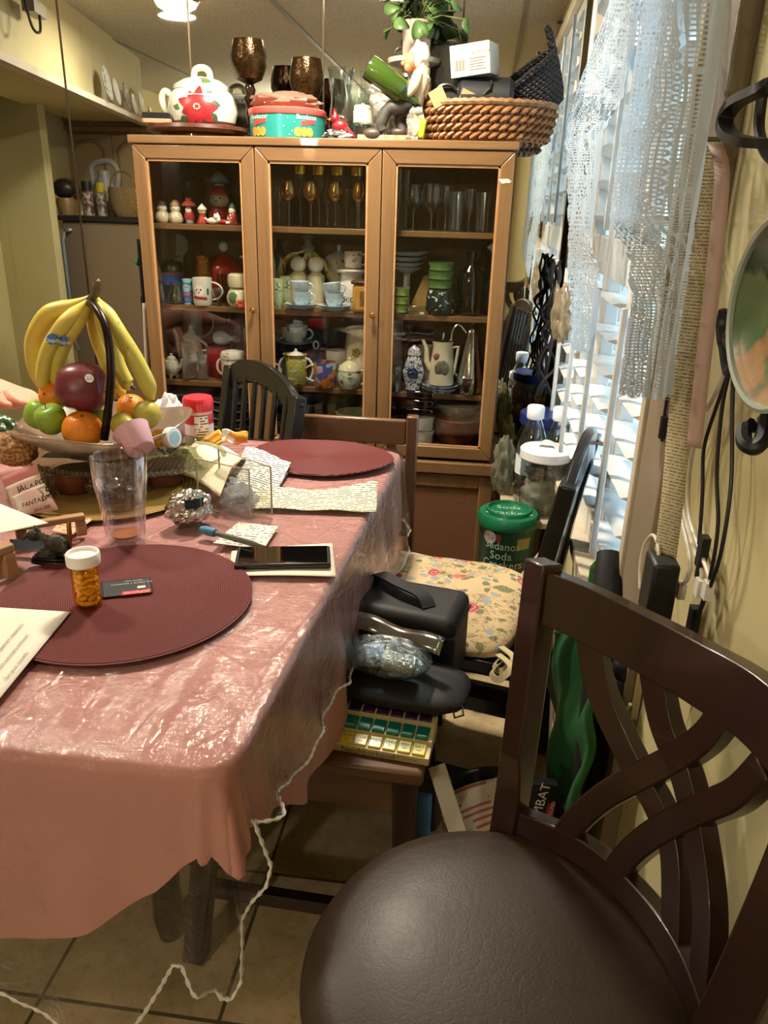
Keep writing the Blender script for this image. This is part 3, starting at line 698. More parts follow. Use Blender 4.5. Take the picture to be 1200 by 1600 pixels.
MB().lathe(prof([(0, 0), (10, 0), (8, 20), (8, 56), (15, 58), (14, 64), (8, 71), (3, 74), (0, 75)], s), 20).build('body', mat('ornament_blue_grey', '#8f9ca3', .3), t)
t, s = item('santa_figurine', 'green and red striped santa figurine beside the gold trimmed goblet', 'figurine', 364, 0, .06, FIG)
b = MB(); b.lathe(prof([(0, 0), (9, 0), (9.5, 5), (8, 14), (4, 20), (0, 21)], s), 18); b.build('body', printed('santa_stripe', '#a32a24', ['#e4ded2', '#3c5b3a'], 90, .6), t); b = MB(); b.ell((0, -2*s, 20*s), (5.5*s, 5*s, 6*s)); b.build('beard', M_SNOW, t); MB().lathe(prof([(6, 23), (5, 27), (2, 31), (0, 33)], s), 14).build('cap', M_GRN, t)
t, s = item('sitting_santa', 'tiny red and white santa figurine lying at the shelf edge', 'figurine', 349, 0, .035, FIG)
b = MB(); b.ell((0, 0, 4*s), (8*s, 5*s, 4*s)); b.ell((-7*s, 0, 6*s), (3.5*s, 3.5*s, 3.5*s), mi=1); b.ell((7*s, -1*s, 3*s), (4*s, 3*s, 2.6*s), mi=1); b.build('body', [M_REDF, M_SNOW], t)
solo('glass_angel', 'clear glass angel at the back of the top shelf', 'ornament', 297, 0, .24, [(13, 0), (10, 20), (5, 34), (6, 40), (9, 46), (12, 58), (7, 66), (4, 72), (0, 76)], thin_glass('grey_glass', '#b5b2a6', .12, 1, .12), sh=False)
def goblet(name, lab, cx, dep, w, h, m, group, band=None, bowl=.5, kind=0):
    t, s = item(name, lab, 'glass', cx, 0, dep, group); r = w/2; st_ = h*(1-bowl)
    if kind == 0: pr = [(r*.35, st_), (r*.82, st_+h*bowl*.25), (r, st_+h*bowl*.55), (r*.93, h)]
    elif kind == 1: pr = [(r*.3, st_), (r*.75, st_+h*bowl*.2), (r*.9, st_+h*bowl*.6), (r, h)]
    else: pr = [(r*.4, st_), (r*.9, st_+h*bowl*.2), (r*1.05, st_+h*bowl*.5), (r*.8, h)]
    MB().lathe(prof(pr, s), 22).build('bowl', m, t)
    MB().lathe(prof([(r*.72, 0), (r*.7, 1), (r*.2, 2.5), (1.6, 6), (1.3, st_*.6), (2.4, st_*.85), (r*.35, st_)], s), 14).build('stem', G_CLR, t)
    if band: z0, z1 = h*band[0], h*band[1]; MB().lathe(prof([(r*band[2]+.25, z0), (r*band[3]+.25, z1)], s), 22).build('gold_rim', band[4], t)
GA = thin_glass('gold_leaf_glass', '#c99a45', .18, 1.1, .35, '#ffd98a')
gl = ['at far left', 'second from left', 'in the middle', 'fourth from left', 'at far right']
for i, cx in enumerate((470, 499, 528, 557, 584)): goblet('gold_band_goblet', 'tall goblet with wide gold rim band, back row '+gl[i]+' behind the middle door', cx, .19, 21, 86, G_CLR, 'gold banded goblets', (.86, 1, .96, 1.0, GOLD), .52, 1)
for i, cx in enumerate((452, 486, 524, 560)): goblet('amber_goblet', 'goblet with amber gold bowl, front row '+['far left', 'second', 'third', 'far right'][i]+' behind the middle door', cx, .07, 25, 66, GA, 'amber goblets', None, .42, 2)
for i, cx in enumerate((437, 512, 541, 573)): goblet('small_wine_glass', 'small plain wine glass among the amber goblets, '+['first', 'second', 'third', 'last'][i]+' of its row', cx, .12, 19, 56, G_CLR, 'plain wine glasses', None, .45, 1)
goblet('champagne_flute', 'tall clear flute at the left of the right door', 621, .12, 15, 88, G_CLR, 'clear stemware', None, .62, 1); goblet('champagne_flute', 'tall clear flute, second at the left of the right door', 634, .20, 15, 84, G_CLR, 'clear stemware', None, .62, 1)
goblet('wine_glass', 'clear wine glass just left of the round balloon glass', 645, .06, 26, 66, G_CLR, 'clear stemware', None, .52, 2); goblet('balloon_glass', 'largest clear balloon wine glass behind the right door', 673, .06, 34, 68, G_CLR, 'clear stemware', None, .58, 2)
goblet('wine_glass', 'clear wine glass right of the balloon glass', 695, .09, 22, 65, G_CLR, 'clear stemware', None, .5, 2); goblet('wine_glass', 'clear wine glass behind the balloon glass', 683, .2, 22, 64, G_CLR, 'clear stemware', None, .5, 2)
goblet('flute_glass', 'clear flute between two tumblers behind the right door', 731, .05, 18, 62, G_CLR, 'clear stemware', None, .6, 1)
for cx, l in ((711, 'clear slant sided tumbler left of the flute'), (752, 'clear slant sided tumbler right of the flute')): solo('tumbler', l, 'glass', cx, 0, .05, [(10, 0), (10.5, 3), (13, 58)], G_CLR, 24, 'clear tumblers')
solo('glass_decanter', 'slim clear decanter with ball stopper at the right end of the top shelf', 'decanter', 775, 0, .06, [(9, 0), (9.5, 30), (7, 40), (3, 46), (3, 66), (4.5, 68), (4.5, 74), (7, 78), (6, 84), (0, 87)], G_CLR, 20, sh=False)
solo('trumpet_vase', 'white trumpet vase half behind the door frame', 'vase', 392, 0, .2, [(10, 0), (6, 6), (5, 50), (9, 80), (22, 98)], CH_W)
# ---------- second shelf, left door
p = at(284, 1, .25); s = mpp(p)
b = MB(); b.lathe([(0, -1.2*s), (15*s, -.8*s), (16*s, .6*s), (12*s, .3*s), (0, 0)], 26, tr(0, 0, 76*s) @ rotx(R(80))); b.tube([(0, 0, 0), (1*s, 0, 30*s), (2*s, -.5*s, 62*s)], [4*s, 4*s, 5*s], 8)
tag(b.build('spoon_rest', printed('spoon_rest_print', '#c8d3d6', ['#7c7f86', '#8d8577'], 60, .25), loc=p), 'white ladle shaped spoon rest standing at the back of the second shelf', 'spoon rest')
t, s = item('glass_canister', 'glass canister with a domed lid and a blue and red band', 'canister', 269, 1, .15)
MB().lathe(prof([(0, 0), (20, 0), (21, 4), (21, 26), (20.5, 42)], s), 26).build('jar', G_CLR, t); MB().lathe(prof([(0, 43), (21.5, 43), (22, 50), (18, 57), (12, 60), (0, 61)], s), 26).build('lid', thin_glass('smoky_glass', '#77736b', .05, 1, .12), t)
MB().lathe(prof([(21.3, 24), (21.3, 40)], s), 26).build('blue_band', mat('canister_blue', '#3f63b8', .35), t); MB().lathe(prof([(21.5, 40), (21.5, 42.5)], s), 26).build('red_band', mat('canister_red', '#b0453b', .35), t)
for cx, l in ((251, 'clear rounded glass jar at the left end of the second shelf'), (277, 'clear rounded glass jar beside the small coloured tumbler')): solo('glass_jar', l, 'jar', cx, 1, .05, [(11, 0), (13, 4), (13, 14), (9, 24), (9.5, 30), (10.5, 33)], G_CLR, 20, 'rounded glass jars')
M_TUMB = (lambda t: t.done(t.pbsdf(t.ramp(t.noise(t.co('Object', (8, 8, 26)), 1.6, 2), [(.3, '#c9668a'), (.42, '#2f6fb5'), (.5, '#8fc9d8'), (.6, '#d9722f'), (.7, '#2f6fb5')], 'CONSTANT'), .3)))(NT('coloured_tumbler_print'))
solo('printed_tumbler', 'small tumbler printed in orange blue and pink', 'tumbler', 294.5, 1, .05, [(6.5, 0), (7.5, 38)], M_TUMB, 18)
t = cup('snowman_mug', 'white mug with a red scarf snowman face print', 'mug', 318, 1, .045, 30, 41, CH_W); s = t.children[0].dimensions.z/41
b = MB()
for x, z, r, mi in ((-.9, 22, 8.4, 0), (-4, 24, 1.3, 2), (2.2, 24, 1.3, 2), (-.8, 20, 1.5, 3)): b.grid(lambda u, v, x=x, z=z, r=r: (lambda q, w: ((15.15+.05*mi)*s*math.sin(q), -(15.15+.05*mi)*s*math.cos(q), w))((x+r*u*math.cos(2*PI*v))/15, (z+r*u*math.sin(2*PI*v))*s), 4, 16, mi=mi, uv=False)
b.grid(lambda u, v: (15.2*s*math.sin((u-.5)*1.5), -15.2*s*math.cos((u-.5)*1.5), (11+v*4-2*u)*s), 10, 1, mi=1, uv=False)
b.grid(lambda u, v: (15.2*s*math.sin(.75+.25*u), -15.2*s*math.cos(.75+.25*u), (17+v*9)*s), 4, 1, mi=4, uv=False)
b.build('print', [mat('mug_print_white', '#f2f0ec', .3), M_REDF, BLK, _M['carrot_orange'], mat('mug_print_green', '#2d6e57', .3)], t)
b = MB(); b.text('NOEL', 9*s, tr(0, 0, 20*s) @ rotz(-.95) @ Matrix.Identity(4), bend=15.2*s); b.build('lettering', M_REDF, t)
solo('amber_crackle_vase', 'amber gold crackle glass vase behind the snowman mug', 'vase', 321, 1, .14, [(9, 0), (13, 10), (14, 45), (12, 60), (14, 68)], mat('amber_crackle', '#b57a3c', .12, .85, var=(80, '#5a2d17'), bump=(90, .8, .004)), 22)
t, s = item('red_pot', 'red lidded pot with a pale blue knob', 'pot', 353, 1, .2)
MB().lathe(prof(shell([(22, 0), (29, 8), (31, 24), (29, 44)]), s), 28).build('pot', RED, t); b = MB(); b.lathe(prof([(30, 44), (30, 47), (24, 58), (12, 66), (5, 69), (4, 72)], s), 28); b.build('lid', RED, t); b = MB(); b.ell((0, 0, 79*s), (7*s, 7*s, 7.5*s)); b.build('knob', CH_B, t)
b = MB(); handle(b, 26, 20, 66, 14, 2, 1, s); b.build('handle', CH_G, t)
for dx, l in ((-3, 'left'), (9, 'right')): solo('cordial_glass', 'small gold rimmed cordial glass in front of the red pot, '+l+' one', 'glass', 349+dx, 1, .11, [(4, 0), (4.5, 3), (5.5, 44)], G_AMB, 14, 'cordial glasses')
solo('wine_cup', 'small clear stemmed cup beside the snowman mug', 'glass', 341, 1, .04, [(8, 0), (2, 4), (2, 9), (7, 14), (8.5, 26)], G_CLR, 18)
t, s = item('fruit_jar', 'cream two tier jar with a green leaf and a coral flower', 'jar', 378, 1, .05)
MB().lathe(prof([(0, 0), (17, 0), (22, 6), (23, 14), (19, 24), (15, 28)], s), 28).build('body', CH_C, t); MB().lathe(prof([(15.5, 28), (19, 30), (20.5, 38), (19.5, 47), (16, 49), (0, 49.5)], s), 28).build('lid', CH_C, t)
MB().lathe(prof([(16, 26), (17.5, 28), (16, 30)], s), 28).build('rim', mat('jar_sage', '#8b956b', .35), t)
b = MB(); b.ell((-7*s, -21*s, 15*s), (7*s, 2.5*s, 9*s)); b.build('leaf', mat('jar_leaf_green', '#5c7d4d', .35), t); b = MB()
for q in range(6): a = q*PI/3; b.ell((5*s+4*s*math.cos(a), -22*s, 6*s+4*s*math.sin(a)), (3.4*s, 2*s, 3.4*s), 10, 6)
b.build('flower', mat('jar_coral', '#c9573a', .35), t)
# ---------- second shelf, middle door
solo('white_cone_vase', 'white cone shaped vase at the left edge of the middle door', 'vase', 421, 1, .15, [(10, 0), (12, 30), (11, 60), (7, 80), (4, 105), (0, 106)], printed('cone_vase_print', '#d8d3cb', ['#8fb0cf', '#b9c9d3'], 45, .3), sh=False)
solo('brown_glass_vase', 'brown glass vase behind the green printed tumblers', 'vase', 438, 1, .2, [(9, 0), (14, 20), (14, 55), (7, 78), (3, 92)], thin_glass('brown_glass', '#6d5140', .05, 1, .1), 20)
M_GT = printed('green_print_glass', '#b9c7a5', ['#7ea83f', '#d9d46a', '#dfe7e0', '#4f7a36'], 70, .75)
for cx, d, l in ((434, .04, 'front'), (449, .12, 'back')): solo('leaf_print_tumbler', 'tumbler printed with lime green leaves, the '+l+' one', 'tumbler', cx, 1, d, [(7, 0), (8, 4), (10.5, 44)], M_GT, 20, 'leaf printed tumblers')
for cx, l in ((467, 'left'), (494, 'right')):
    t, s = item('ball_top_shaker', 'white shaker with a ball top, '+l+' of the pair behind the blue cups', 'shaker', cx, 1, .13, 'ball topped shakers')
    MB().lathe(prof([(0, 0), (12, 0), (13, 5), (14, 40), (13, 46), (9, 49), (8, 51), (0, 52)], s), 24).build('body', CH_C, t); b = MB(); b.ell((0, 0, 62*s), 12*s); b.build('ball_top', CH_W, t)
solo('grey_candlestick', 'turned grey candlestick behind the white ball shakers', 'candlestick', 482, 1, .24, [(12, 0), (11, 6), (5, 12), (5, 40), (8, 50), (4, 60), (5, 72), (10, 77), (10, 81), (5, 86), (5, 93), (9, 95), (9, 98), (0, 99)], mat('candlestick_grey', '#7f8a8e', .35), sh=False)
M_CUPB = printed('blue_sprig_china', '#c3d6e2', ['#8fb0c9', '#a7c2d4'], 90, .4)
for cx, dep, q in ((471, .05, 'left'), (522, .045, 'right')):
    for i in (0, 1): solo('saucer', 'pale blue saucer under the '+q+' stack of cups, '+['lower', 'upper'][i], 'saucer', cx, 1, dep, [(13, 0), (15, 1), (26, 5.5)], M_CUPB, 30, 'pale blue cups and saucers', dz=i*3.2)
    cup('teacup', 'pale blue teacup, lower of the '+q+' stack', 'teacup', cx, 1, dep, 31, 21, M_CUPB, 1, 'pale blue cups and saucers', [(9, 0), (13, 8), (15.5, 21)], 6, out=.38)
    cup('teacup', 'pale blue teacup, upper of the '+q+' stack', 'teacup', cx-2, 1, dep, 31, 19, M_CUPB, 1, 'pale blue cups and saucers', [(9, 0), (13, 7), (15.5, 19)], 22.5, out=.38, tilt=R(-7) if q == 'right' else 0)
t, s = item('coffee_pot', 'cream coffee pot with brown floral print and grey lid at the back', 'coffee pot', 529, 1, .22)
M_CP = printed('coffee_pot_print', '#cfc7ad', ['#8d7a52', '#a5563e', '#6f7a4a'], 60, .35)
b = MB(); b.lathe(prof(shell([(17, 0), (20, 8), (18, 40), (17, 56), (20, 68)]), s), 26); b.tube([(-16*s, 0, 50*s), (-22*s, 0, 62*s), (-28*s, 0, 68*s)], [5*s, 3.5*s, 2*s], 8); b.build('body', M_CP, t)
MB().lathe(prof([(20.5, 67), (17, 72), (8, 77), (3, 79), (2.5, 84), (3.5, 87), (0, 89)], s), 24).build('lid', CH_G, t); b = MB(); handle(b, 16, 14, 60, 12, 2, 1, s); b.build('handle', M_CP, t)
t, s = item('cocoa_jar', 'white jar lettered Cocoa with a wide flat lid', 'jar', 549, 1, .12)
MB().lathe(prof([(0, 0), (18, 0), (20, 6), (20, 34), (16, 46), (17, 54)], s), 28).build('body', CH_W, t); MB().lathe(prof([(0, 54), (22, 54), (24, 57), (17, 59), (0, 60)], s), 28).build('lid', CH_W, t)
MB().text('Cocoa', 15*s, tr(0, 0, 16*s) @ rotz(-.25), bend=20.3*s).build('lettering', BLK, t)
cup('floral_mug', 'white mug with rust floral print standing on the cocoa jar', 'mug', 551, 1, .12, 27, 24, printed('rust_floral', '#ddd6c4', ['#a5553a', '#8d6d56', '#b9907a'], 60, .45), 1, dz=60.5, out=.5)
t, s = item('yellow_canister', 'yellow square canister with a dark wooden lid', 'canister', 567, 1, .045)
b = MB(); b.box(-15*s, 15*s, -15*s, 15*s, 0, 42*s); b.build('body', mat('canister_yellow', '#cfa048', .35, var=(30, '#b98a3a')), t, bevel=5*s, seg=3); b = MB(); b.box(-17*s, 17*s, -17*s, 17*s, 42*s, 47*s); b.build('lid', wood('canister_lid_wood', '#5d3a26', '#43281a', 'X', 20), t, bevel=2*s)
b = MB(); b.box(-3*s, 10*s, -15.6*s, -15*s, 10*s, 32*s); b.build('panel', mat('canister_panel', '#8c6a38', .5, var=(90, '#5b4326')), t)
# ---------- second shelf, right door
t, s = item('plate_stand', 'grey footed cake stand under the pale plates', 'stand', 634, 1, .13)
b = MB(); b.lathe(prof([(0, 0), (18, 0), (16, 3), (5, 8), (5, 55), (20, 62), (24, 64), (0, 65)], s), 26); b.build('body', CH_G, t)
for i, (w, l) in enumerate(((26, 'bottom'), (29, 'middle'), (35, 'top'))): solo('serving_plate', 'pale grey serving plate on the cake stand, '+l+' one', 'plate', 634, 1, .13, [(w*.55, 0), (w*.6, 1), (w, 6)], CH_G, 32, 'pale plates on the cake stand', dz=65.5+i*8)
M_GB = printed('light_green_glaze', '#8fa552', ['#a8b964', '#768c40'], 120, .5); M_DG = printed('dark_green_glaze', '#4f7340', ['#7fa060', '#3c5a33'], 200, .6)
for i in range(3): solo('green_bowl', 'yellow green ribbed bowl, '+['bottom', 'middle', 'top'][i]+' of the stack at left', 'bowl', 623, 1, .045, [(11, 0), (15, 3), (14, 7), (16, 13)], M_GB, 26, 'yellow green bowls', dz=i*12.6)
b = MB(); p = at(652, 1, .04); s = mpp(p); b.box(-13*s, 13*s, -13*s, 13*s, 0, 14*s); tag(b.build('glass_box', G_CLR, loc=p, bevel=2*s), 'small ribbed clear glass box between the green stacks', 'box')
p = at(652, 1, .12); s = mpp(p); b = MB(); b.prism([(-14*s, 0), (16*s, 0), (16*s, 56*s), (8*s, 52*s)], -8*s, 8*s, rotx(R(90))); tag(b.build('napkin_holder', mat('pale_wood_holder', '#b08f55', .45, var=(30, '#937540')), loc=p), 'pale wooden wedge shaped holder behind the small glass box', 'holder')
solo('dark_floral_jar', 'dark jar with white and red blossoms under the green dishes', 'jar', 687, 1, .06, [(17, 0), (22, 6), (23, 22), (20, 38)], printed('dark_floral', '#1e2c2a', ['#dfe3e0', '#b7c4c0', '#7d2a26', '#e8e4dc'], 62, .5), 28)
for i in range(3): solo('ramekin', 'speckled dark green ramekin, '+['bottom', 'middle', 'top'][i]+' of the stack on the floral jar', 'ramekin', 686, 1, .06, [(17, 0), (19, 2), (18, 6), (20.5, 13)], M_DG, 28, 'dark green ramekins', dz=38.6+i*13)
solo('blue_decanter', 'tall dark blue glass decanter at the right of the second shelf', 'decanter', 732, 1, .08, [(18, 0), (20, 5), (20, 55), (17, 66), (7, 74), (6, 82), (9, 90), (8, 94), (0, 95)], G_BLU, 26, sh=False)
t, s = item('flower_vase', 'dark slim vase holding white blossoms beside the blue decanter', 'vase', 766, 1, .1)
MB().lathe(prof([(9, 0), (12, 12), (11, 40), (6, 60), (5, 84), (7, 88)], s), 20).build('vase', mat('dark_navy_glaze', '#161a26', .15), t); b = MB()
for i in range(9): b.ell(((random.uniform(-11, 4))*s, random.uniform(-6, 4)*s, (88+random.uniform(2, 15))*s), (3.4*s, 3*s, 2.8*s), 8, 6)
b.build('blossom', mat('white_blossom', '#dfe6c9', .6), t); b = MB()
for i in range(5): b.tube([(0, 0, 80*s), (random.uniform(-9, 4)*s, random.uniform(-4, 4)*s, 100*s)], .8*s, 5)
b.build('stems', M_GRN, t)
solo('white_bowl', 'white bowl behind the yellow green bowls', 'bowl', 612, 1, .16, [(12, 0), (18, 10), (22, 26)], CH_W)
solo('black_wine_bottle', 'black wine bottle behind the blue decanter', 'bottle', 752, 1, .22, [(15, 0), (16, 4), (16, 62), (13, 72), (6, 82), (6, 103), (0, 104)], mat('black_bottle_glass', '#0d1117', .08), 22, sh=False)
# ---------- third shelf, left door
M_RF = printed('rose_sprig', '#ded9cb', ['#a5474a', '#6f8a63', '#b97f78'], 75, .22)
def teapot(lab, cx, dep, w, h, m, side, feet=True):
    t, s = item('teapot', lab, 'teapot', cx, 2, dep); r = w/2; z0 = 5 if feet else 0
    b = MB(); b.lathe(prof([(0, z0), (r*.55, z0), (r*.95, z0+h*.22), (r, z0+h*.42), (r*.8, z0+h*.66), (r*.5, z0+h*.72)], s), 26)
    for q in range(3 if feet else 0): a = q*2*PI/3-PI/2; b.lathe(prof([(0, 0), (1.2, 0), (3, 6), (0, 7)], s), 8, tr(r*.55*s*math.cos(a), r*.55*s*math.sin(a), 0))
    b.build('body', m, t); MB().lathe(prof([(r*.56, z0+h*.72), (r*.5, z0+h*.8), (r*.2, z0+h*.88), (1.5, z0+h*.9), (3, z0+h*.96), (0, z0+h)], s), 20).build('lid', m, t)
    b = MB(); handle(b, r*.85, z0+h*.22, z0+h*.72, r*.55, 1.8, side, s); b.build('handle', m, t)
    b = MB(); b.tube([(-side*r*.8*s, 0, (z0+h*.3)*s), (-side*r*1.15*s, 0, (z0+h*.45)*s), (-side*r*1.4*s, 0, (z0+h*.75)*s)], [4*s, 3*s, 2*s], 8); b.build('spout', m, t)
teapot('small white rose sprigged teapot on peg feet, left end of the third shelf', 270, .05, 26, 34, M_RF, -1)
t, s = item('chocolate_pot', 'tall white rose sprigged chocolate pot behind the small teapot', 'coffee pot', 303, 2, .13)
MB().lathe(prof([(0, 0), (16, 0), (19, 8), (17, 30), (13, 52), (14, 56)], s), 26).build('body', M_RF, t); MB().lathe(prof([(14.5, 56), (11, 62), (5, 66), (3, 70), (4, 74), (0, 80)], s), 20).build('lid', M_RF, t)
b = MB(); b.tube([(-15*s, 0, 14*s), (-21*s, 0, 34*s), (-24*s, 0, 60*s), (-28*s, 0, 68*s)], [5*s, 4*s, 3*s, 2.4*s], 8); b.build('spout', M_RF, t); b = MB(); handle(b, 13, 18, 52, 13, 2, 1, s); b.build('handle', CH_W, t)
M_CRY = thin_glass('cut_crystal', '#d5d2cd', .06, 1.2, .22, bump=(220, 1, .01))
for cx, dep, w, h, l in ((293, .035, 15, 58, 'slim cut crystal vase in front of the chocolate pot'), (300, .06, 22, 26, 'small cut crystal bowl beside the teapot'), (318, .05, 18, 40, 'cut crystal tumbler at the black chair top')): solo('crystal_vase', l, 'vase', cx, 2, dep, [(w*.35, 0), (w*.5, 4), (w*.38, h*.5), (w*.5, h)], M_CRY, 12, 'cut crystal pieces', angle=10)
t = cup('stein', 'tall pale stein with a red band at the back of the third shelf', 'stein', 305, 2, .24, 30, 98, printed('stein_print', '#aeb7b6', ['#8b9ba0', '#a2474a', '#c4cccb'], 45, .3), 1, hz=(.5, .95), out=.2)
t = cup('red_mug', 'red mug with a white lip behind the sugar bowl', 'mug', 343, 2, .13, 36, 46, RED, -1, hm=CH_W); s = mpp(t.location)
t, s = item('sugar_bowl', 'white two handled sugar bowl with dark angular print and gold trimmed lid', 'sugar bowl', 366, 2, .055)
M_SB = printed('angular_print', '#dcd9cf', ['#5d6468', '#8a8f90'], 70, .3)
MB().lathe(prof(shell([(15, 0), (18, 6), (19, 30), (18, 36)]), s), 26).build('body', M_SB, t); MB().lathe(prof([(19.5, 36), (20, 41), (17, 46), (8, 48), (0, 49)], s), 26).build('lid', printed('gold_lid', '#dcd9cf', ['#a5894a', '#8a7b4a'], 90, .3), t)
for q, l in ((-1, 0), (1, 0)): b = MB(); handle(b, 17, 10, 34, 9, 2, q, s); b.build('handle', CH_W, t)
p = at(352, 2, .13); s = mpp(p); b = MB(); b.lathe(prof([(0, -16), (8, -14), (11, -7), (11, 1), (7, 8), (4.5, 11), (4.5, 17), (6, 19)], s), 22, tr(0, 0, 58*s) @ roty(R(90))); tag(b.build('bulb_vase', CH_B, loc=p), 'pale blue bulb vase lying on its side above the red mug', 'vase')
solo('violet_glass_vase', 'tall dusky violet glass vase at the back beside the door frame', 'vase', 378, 2, .24, [(16, 0), (22, 30), (24, 60), (18, 80), (12, 92)], thin_glass('violet_glass', '#8f88a5', .05, .9, .08))
# ---------- third shelf, middle door
M_LAND = (lambda t: t.done(t.pbsdf(t.ramp(t.math('ADD', t.math('MULTIPLY', t.noise(t.co('Object', (9, 9, 22)), 2.2, 5, .6), .9), 0), [(.3, '#e2dcc6'), (.42, '#7d8d3a'), (.5, '#c9b24f'), (.55, '#5a3a22'), (.6, '#90a04a'), (.72, '#e2dcc6')]), .25)))(NT('landscape_print'))
solo('glass_candy_jar', 'clear glass jar at the left behind the middle door', 'jar', 424, 2, .16, [(16, 0), (18, 6), (18, 36), (14, 44), (18, 50), (15, 66), (4, 72), (0, 76)], thin_glass('candy_jar_glass', '#a5a79d', .05, 1, .14), 22, sh=False)
cup('white_mug', 'white mug half behind the door frame, handle to the right', 'mug', 412, 2, .05, 26, 38, printed('mug_gold_green', '#d5d0bd', ['#a58c45', '#7b8a4b'], 60, .4), 1)
for i in range(4): solo('dinner_plate', 'dark rimmed plate in the stack under the ivy teacup, '+['bottom', 'second', 'third', 'top'][i]+' one', 'plate', 463, 2, .17, [(20, 0), (22, 1.5), (36, 6)], mat('plate_dark_rim', '#4f565a', .25), 32, 'plates under the ivy teacup', dz=30+i*5)
t, s = item('stacking_bowl', 'dark bowl holding up the plates under the ivy teacup', 'bowl', 463, 2, .17); MB().lathe(prof(shell([(20, 0), (26, 14), (28, 30)]), s), 26).build('body', mat('plate_dark_rim', '#4f565a', .25), t)
M_IVY = printed('ivy_print', '#d3dad6', ['#2c3c3c', '#3f5a52', '#4a5560'], 62, .3)
solo('saucer', 'pale saucer under the ivy teacup', 'saucer', 463, 2, .17, [(14, 0), (16, 1), (30, 4)], M_IVY, 32, dz=51.5)
cup('ivy_teacup', 'wide white teacup with dark ivy leaves', 'teacup', 461, 2, .17, 42, 24, M_IVY, 1, None, [(12, 0), (17, 6), (20, 15), (21, 24)], 54.5, out=.4)
t, s = item('creamer', 'creamer printed with a green and brown landscape, white handles', 'creamer', 463, 2, .045)
b = MB(); b.lathe(prof(shell([(15, 0), (17, 4), (17, 38), (15, 42), (17, 48)]), s), 26, fn=lambda a, r, z: r*(1+(.22 if z > 40*s else 0)*max(0, math.cos(a-PI))**3)); b.build('body', M_LAND, t)
b = MB(); handle(b, 15, 8, 42, 12, 2, 1, s); b.build('handle', CH_W, t); b = MB(); handle(b, 15, 8, 42, 12, 2, -1, s); b.build('handle', CH_W, t); MB().lathe(prof([(13, 47), (8, 50), (3, 52), (2, 55), (0, 57)], s), 20).build('lid', CH_W, t)
M_NAT = (lambda t: t.done(t.pbsdf(t.ramp(t.vor(t.co('Object', (1, 1, 1)), 55, 'F1', 'Color'), [(0.0, '#3f5f9f'), (.25, '#b9a7c9'), (.4, '#c97a2f'), (.55, '#6d4a8f'), (.7, '#a9c4de'), (.85, '#8f4a3a')], 'CONSTANT'), .22)))(NT('colourful_print'))
cup('painted_mug', 'mug painted all over in blue violet and orange figures', 'mug', 508, 2, .04, 35, 39, M_NAT, -1, hm=CH_W)
t, s = item('sugar_bowl', 'round sugar bowl with a green landscape print and domed lid', 'sugar bowl', 546, 2, .045)
MB().lathe(prof(shell([(14, 0), (18, 6), (19, 20), (17, 28)]), s), 26).build('body', printed('green_landscape', '#cfd0bd', ['#5d7a56', '#7b4f3a', '#9aae84'], 50, .6), t); MB().lathe(prof([(18, 28), (16, 34), (8, 40), (3, 42), (3, 46), (0, 48)], s), 24).build('lid', CH_C, t)
b = MB(); handle(b, 17, 6, 28, 9, 1.8, 1, s); b.build('handle', CH_W, t)
t, s = item('dinner_bell', 'slate blue dinner bell with an open loop handle', 'bell', 494, 2, .13)
MB().lathe(prof([(17, 0), (15, 6), (11, 28), (8, 44), (4, 48), (0, 49)], s), 22).build('bell', mat('slate_blue', '#5a6478', .3), t); b = MB(); b.tube([(4*s*math.cos(a*PI/6), 0, (55+6*math.sin(a*PI/6))*s) for a in range(12)], 1.5*s, 6, closed=True); b.build('loop', CH_W, t)
solo('bud_vase', 'slim clear flared vase at the back of the third shelf', 'vase', 509, 2, .2, [(10, 0), (4, 8), (5, 50), (9, 96)], G_CLR, 18)
cup('lidded_creamer', 'white creamer with a pouring lip behind the sugar bowl', 'creamer', 526, 2, .12, 32, 50, CH_W, 1, out=.3)
t, s = item('water_pitcher', 'large cream lobed pitcher with a gold flower', 'pitcher', 566, 2, .15)
b = MB(); b.lathe(prof(shell([(22, 0), (29, 12), (31, 30), (26, 60), (24, 84)]), s), 40, fn=lambda a, r, z: r*(1+.03*math.cos(8*a))); b.build('body', CH_C, t); b = MB(); handle(b, 24, 26, 76, 20, 2.6, 1, s); b.build('handle', CH_C, t)
b = MB()
for q in range(5): a = q*2*PI/5; b.ell((-6*s+4*s*math.cos(a), -29.5*s, 50*s+4*s*math.sin(a)), (3*s, 1.4*s, 3*s), 8, 6)
b.build('flower', mat('painted_gold', '#a98a3d', .35), t)
# ---------- third shelf, right door
t, s = item('ginger_jar', 'blue and white hexagonal ginger jar with lid', 'ginger jar', 645, 2, .05)
M_BW = (lambda t: t.done(t.pbsdf(t.mix(t.math('MULTIPLY', t.math('LESS_THAN', t.math('ABSOLUTE', t.math('SUBTRACT', t.noise(t.co('Object', (1, .3, 1)), 34, 3, .55, 2.2), .5)), .035), 1), '#dfe3e8', '#1f2a5c'), .18)))(NT('blue_white_scroll'))
b = MB(); b.lathe(prof([(0, 0), (12, 0), (11.5, 3), (11, 6), (17, 26), (17.5, 32), (11, 50), (9, 56), (0, 56)], s), 8, rotz(PI/8)); 
for q in range(12):
    a = 2*PI*q/12; b.ell((6.2*s*math.cos(a), -15.6*s, 30*s+6.2*s*math.sin(a)), (3*s, .9*s, 2.1*s), 8, 6, mi=1)
b.ell((0, -15.8*s, 30*s), (4*s, 1*s, 4*s), 10, 6, mi=1)
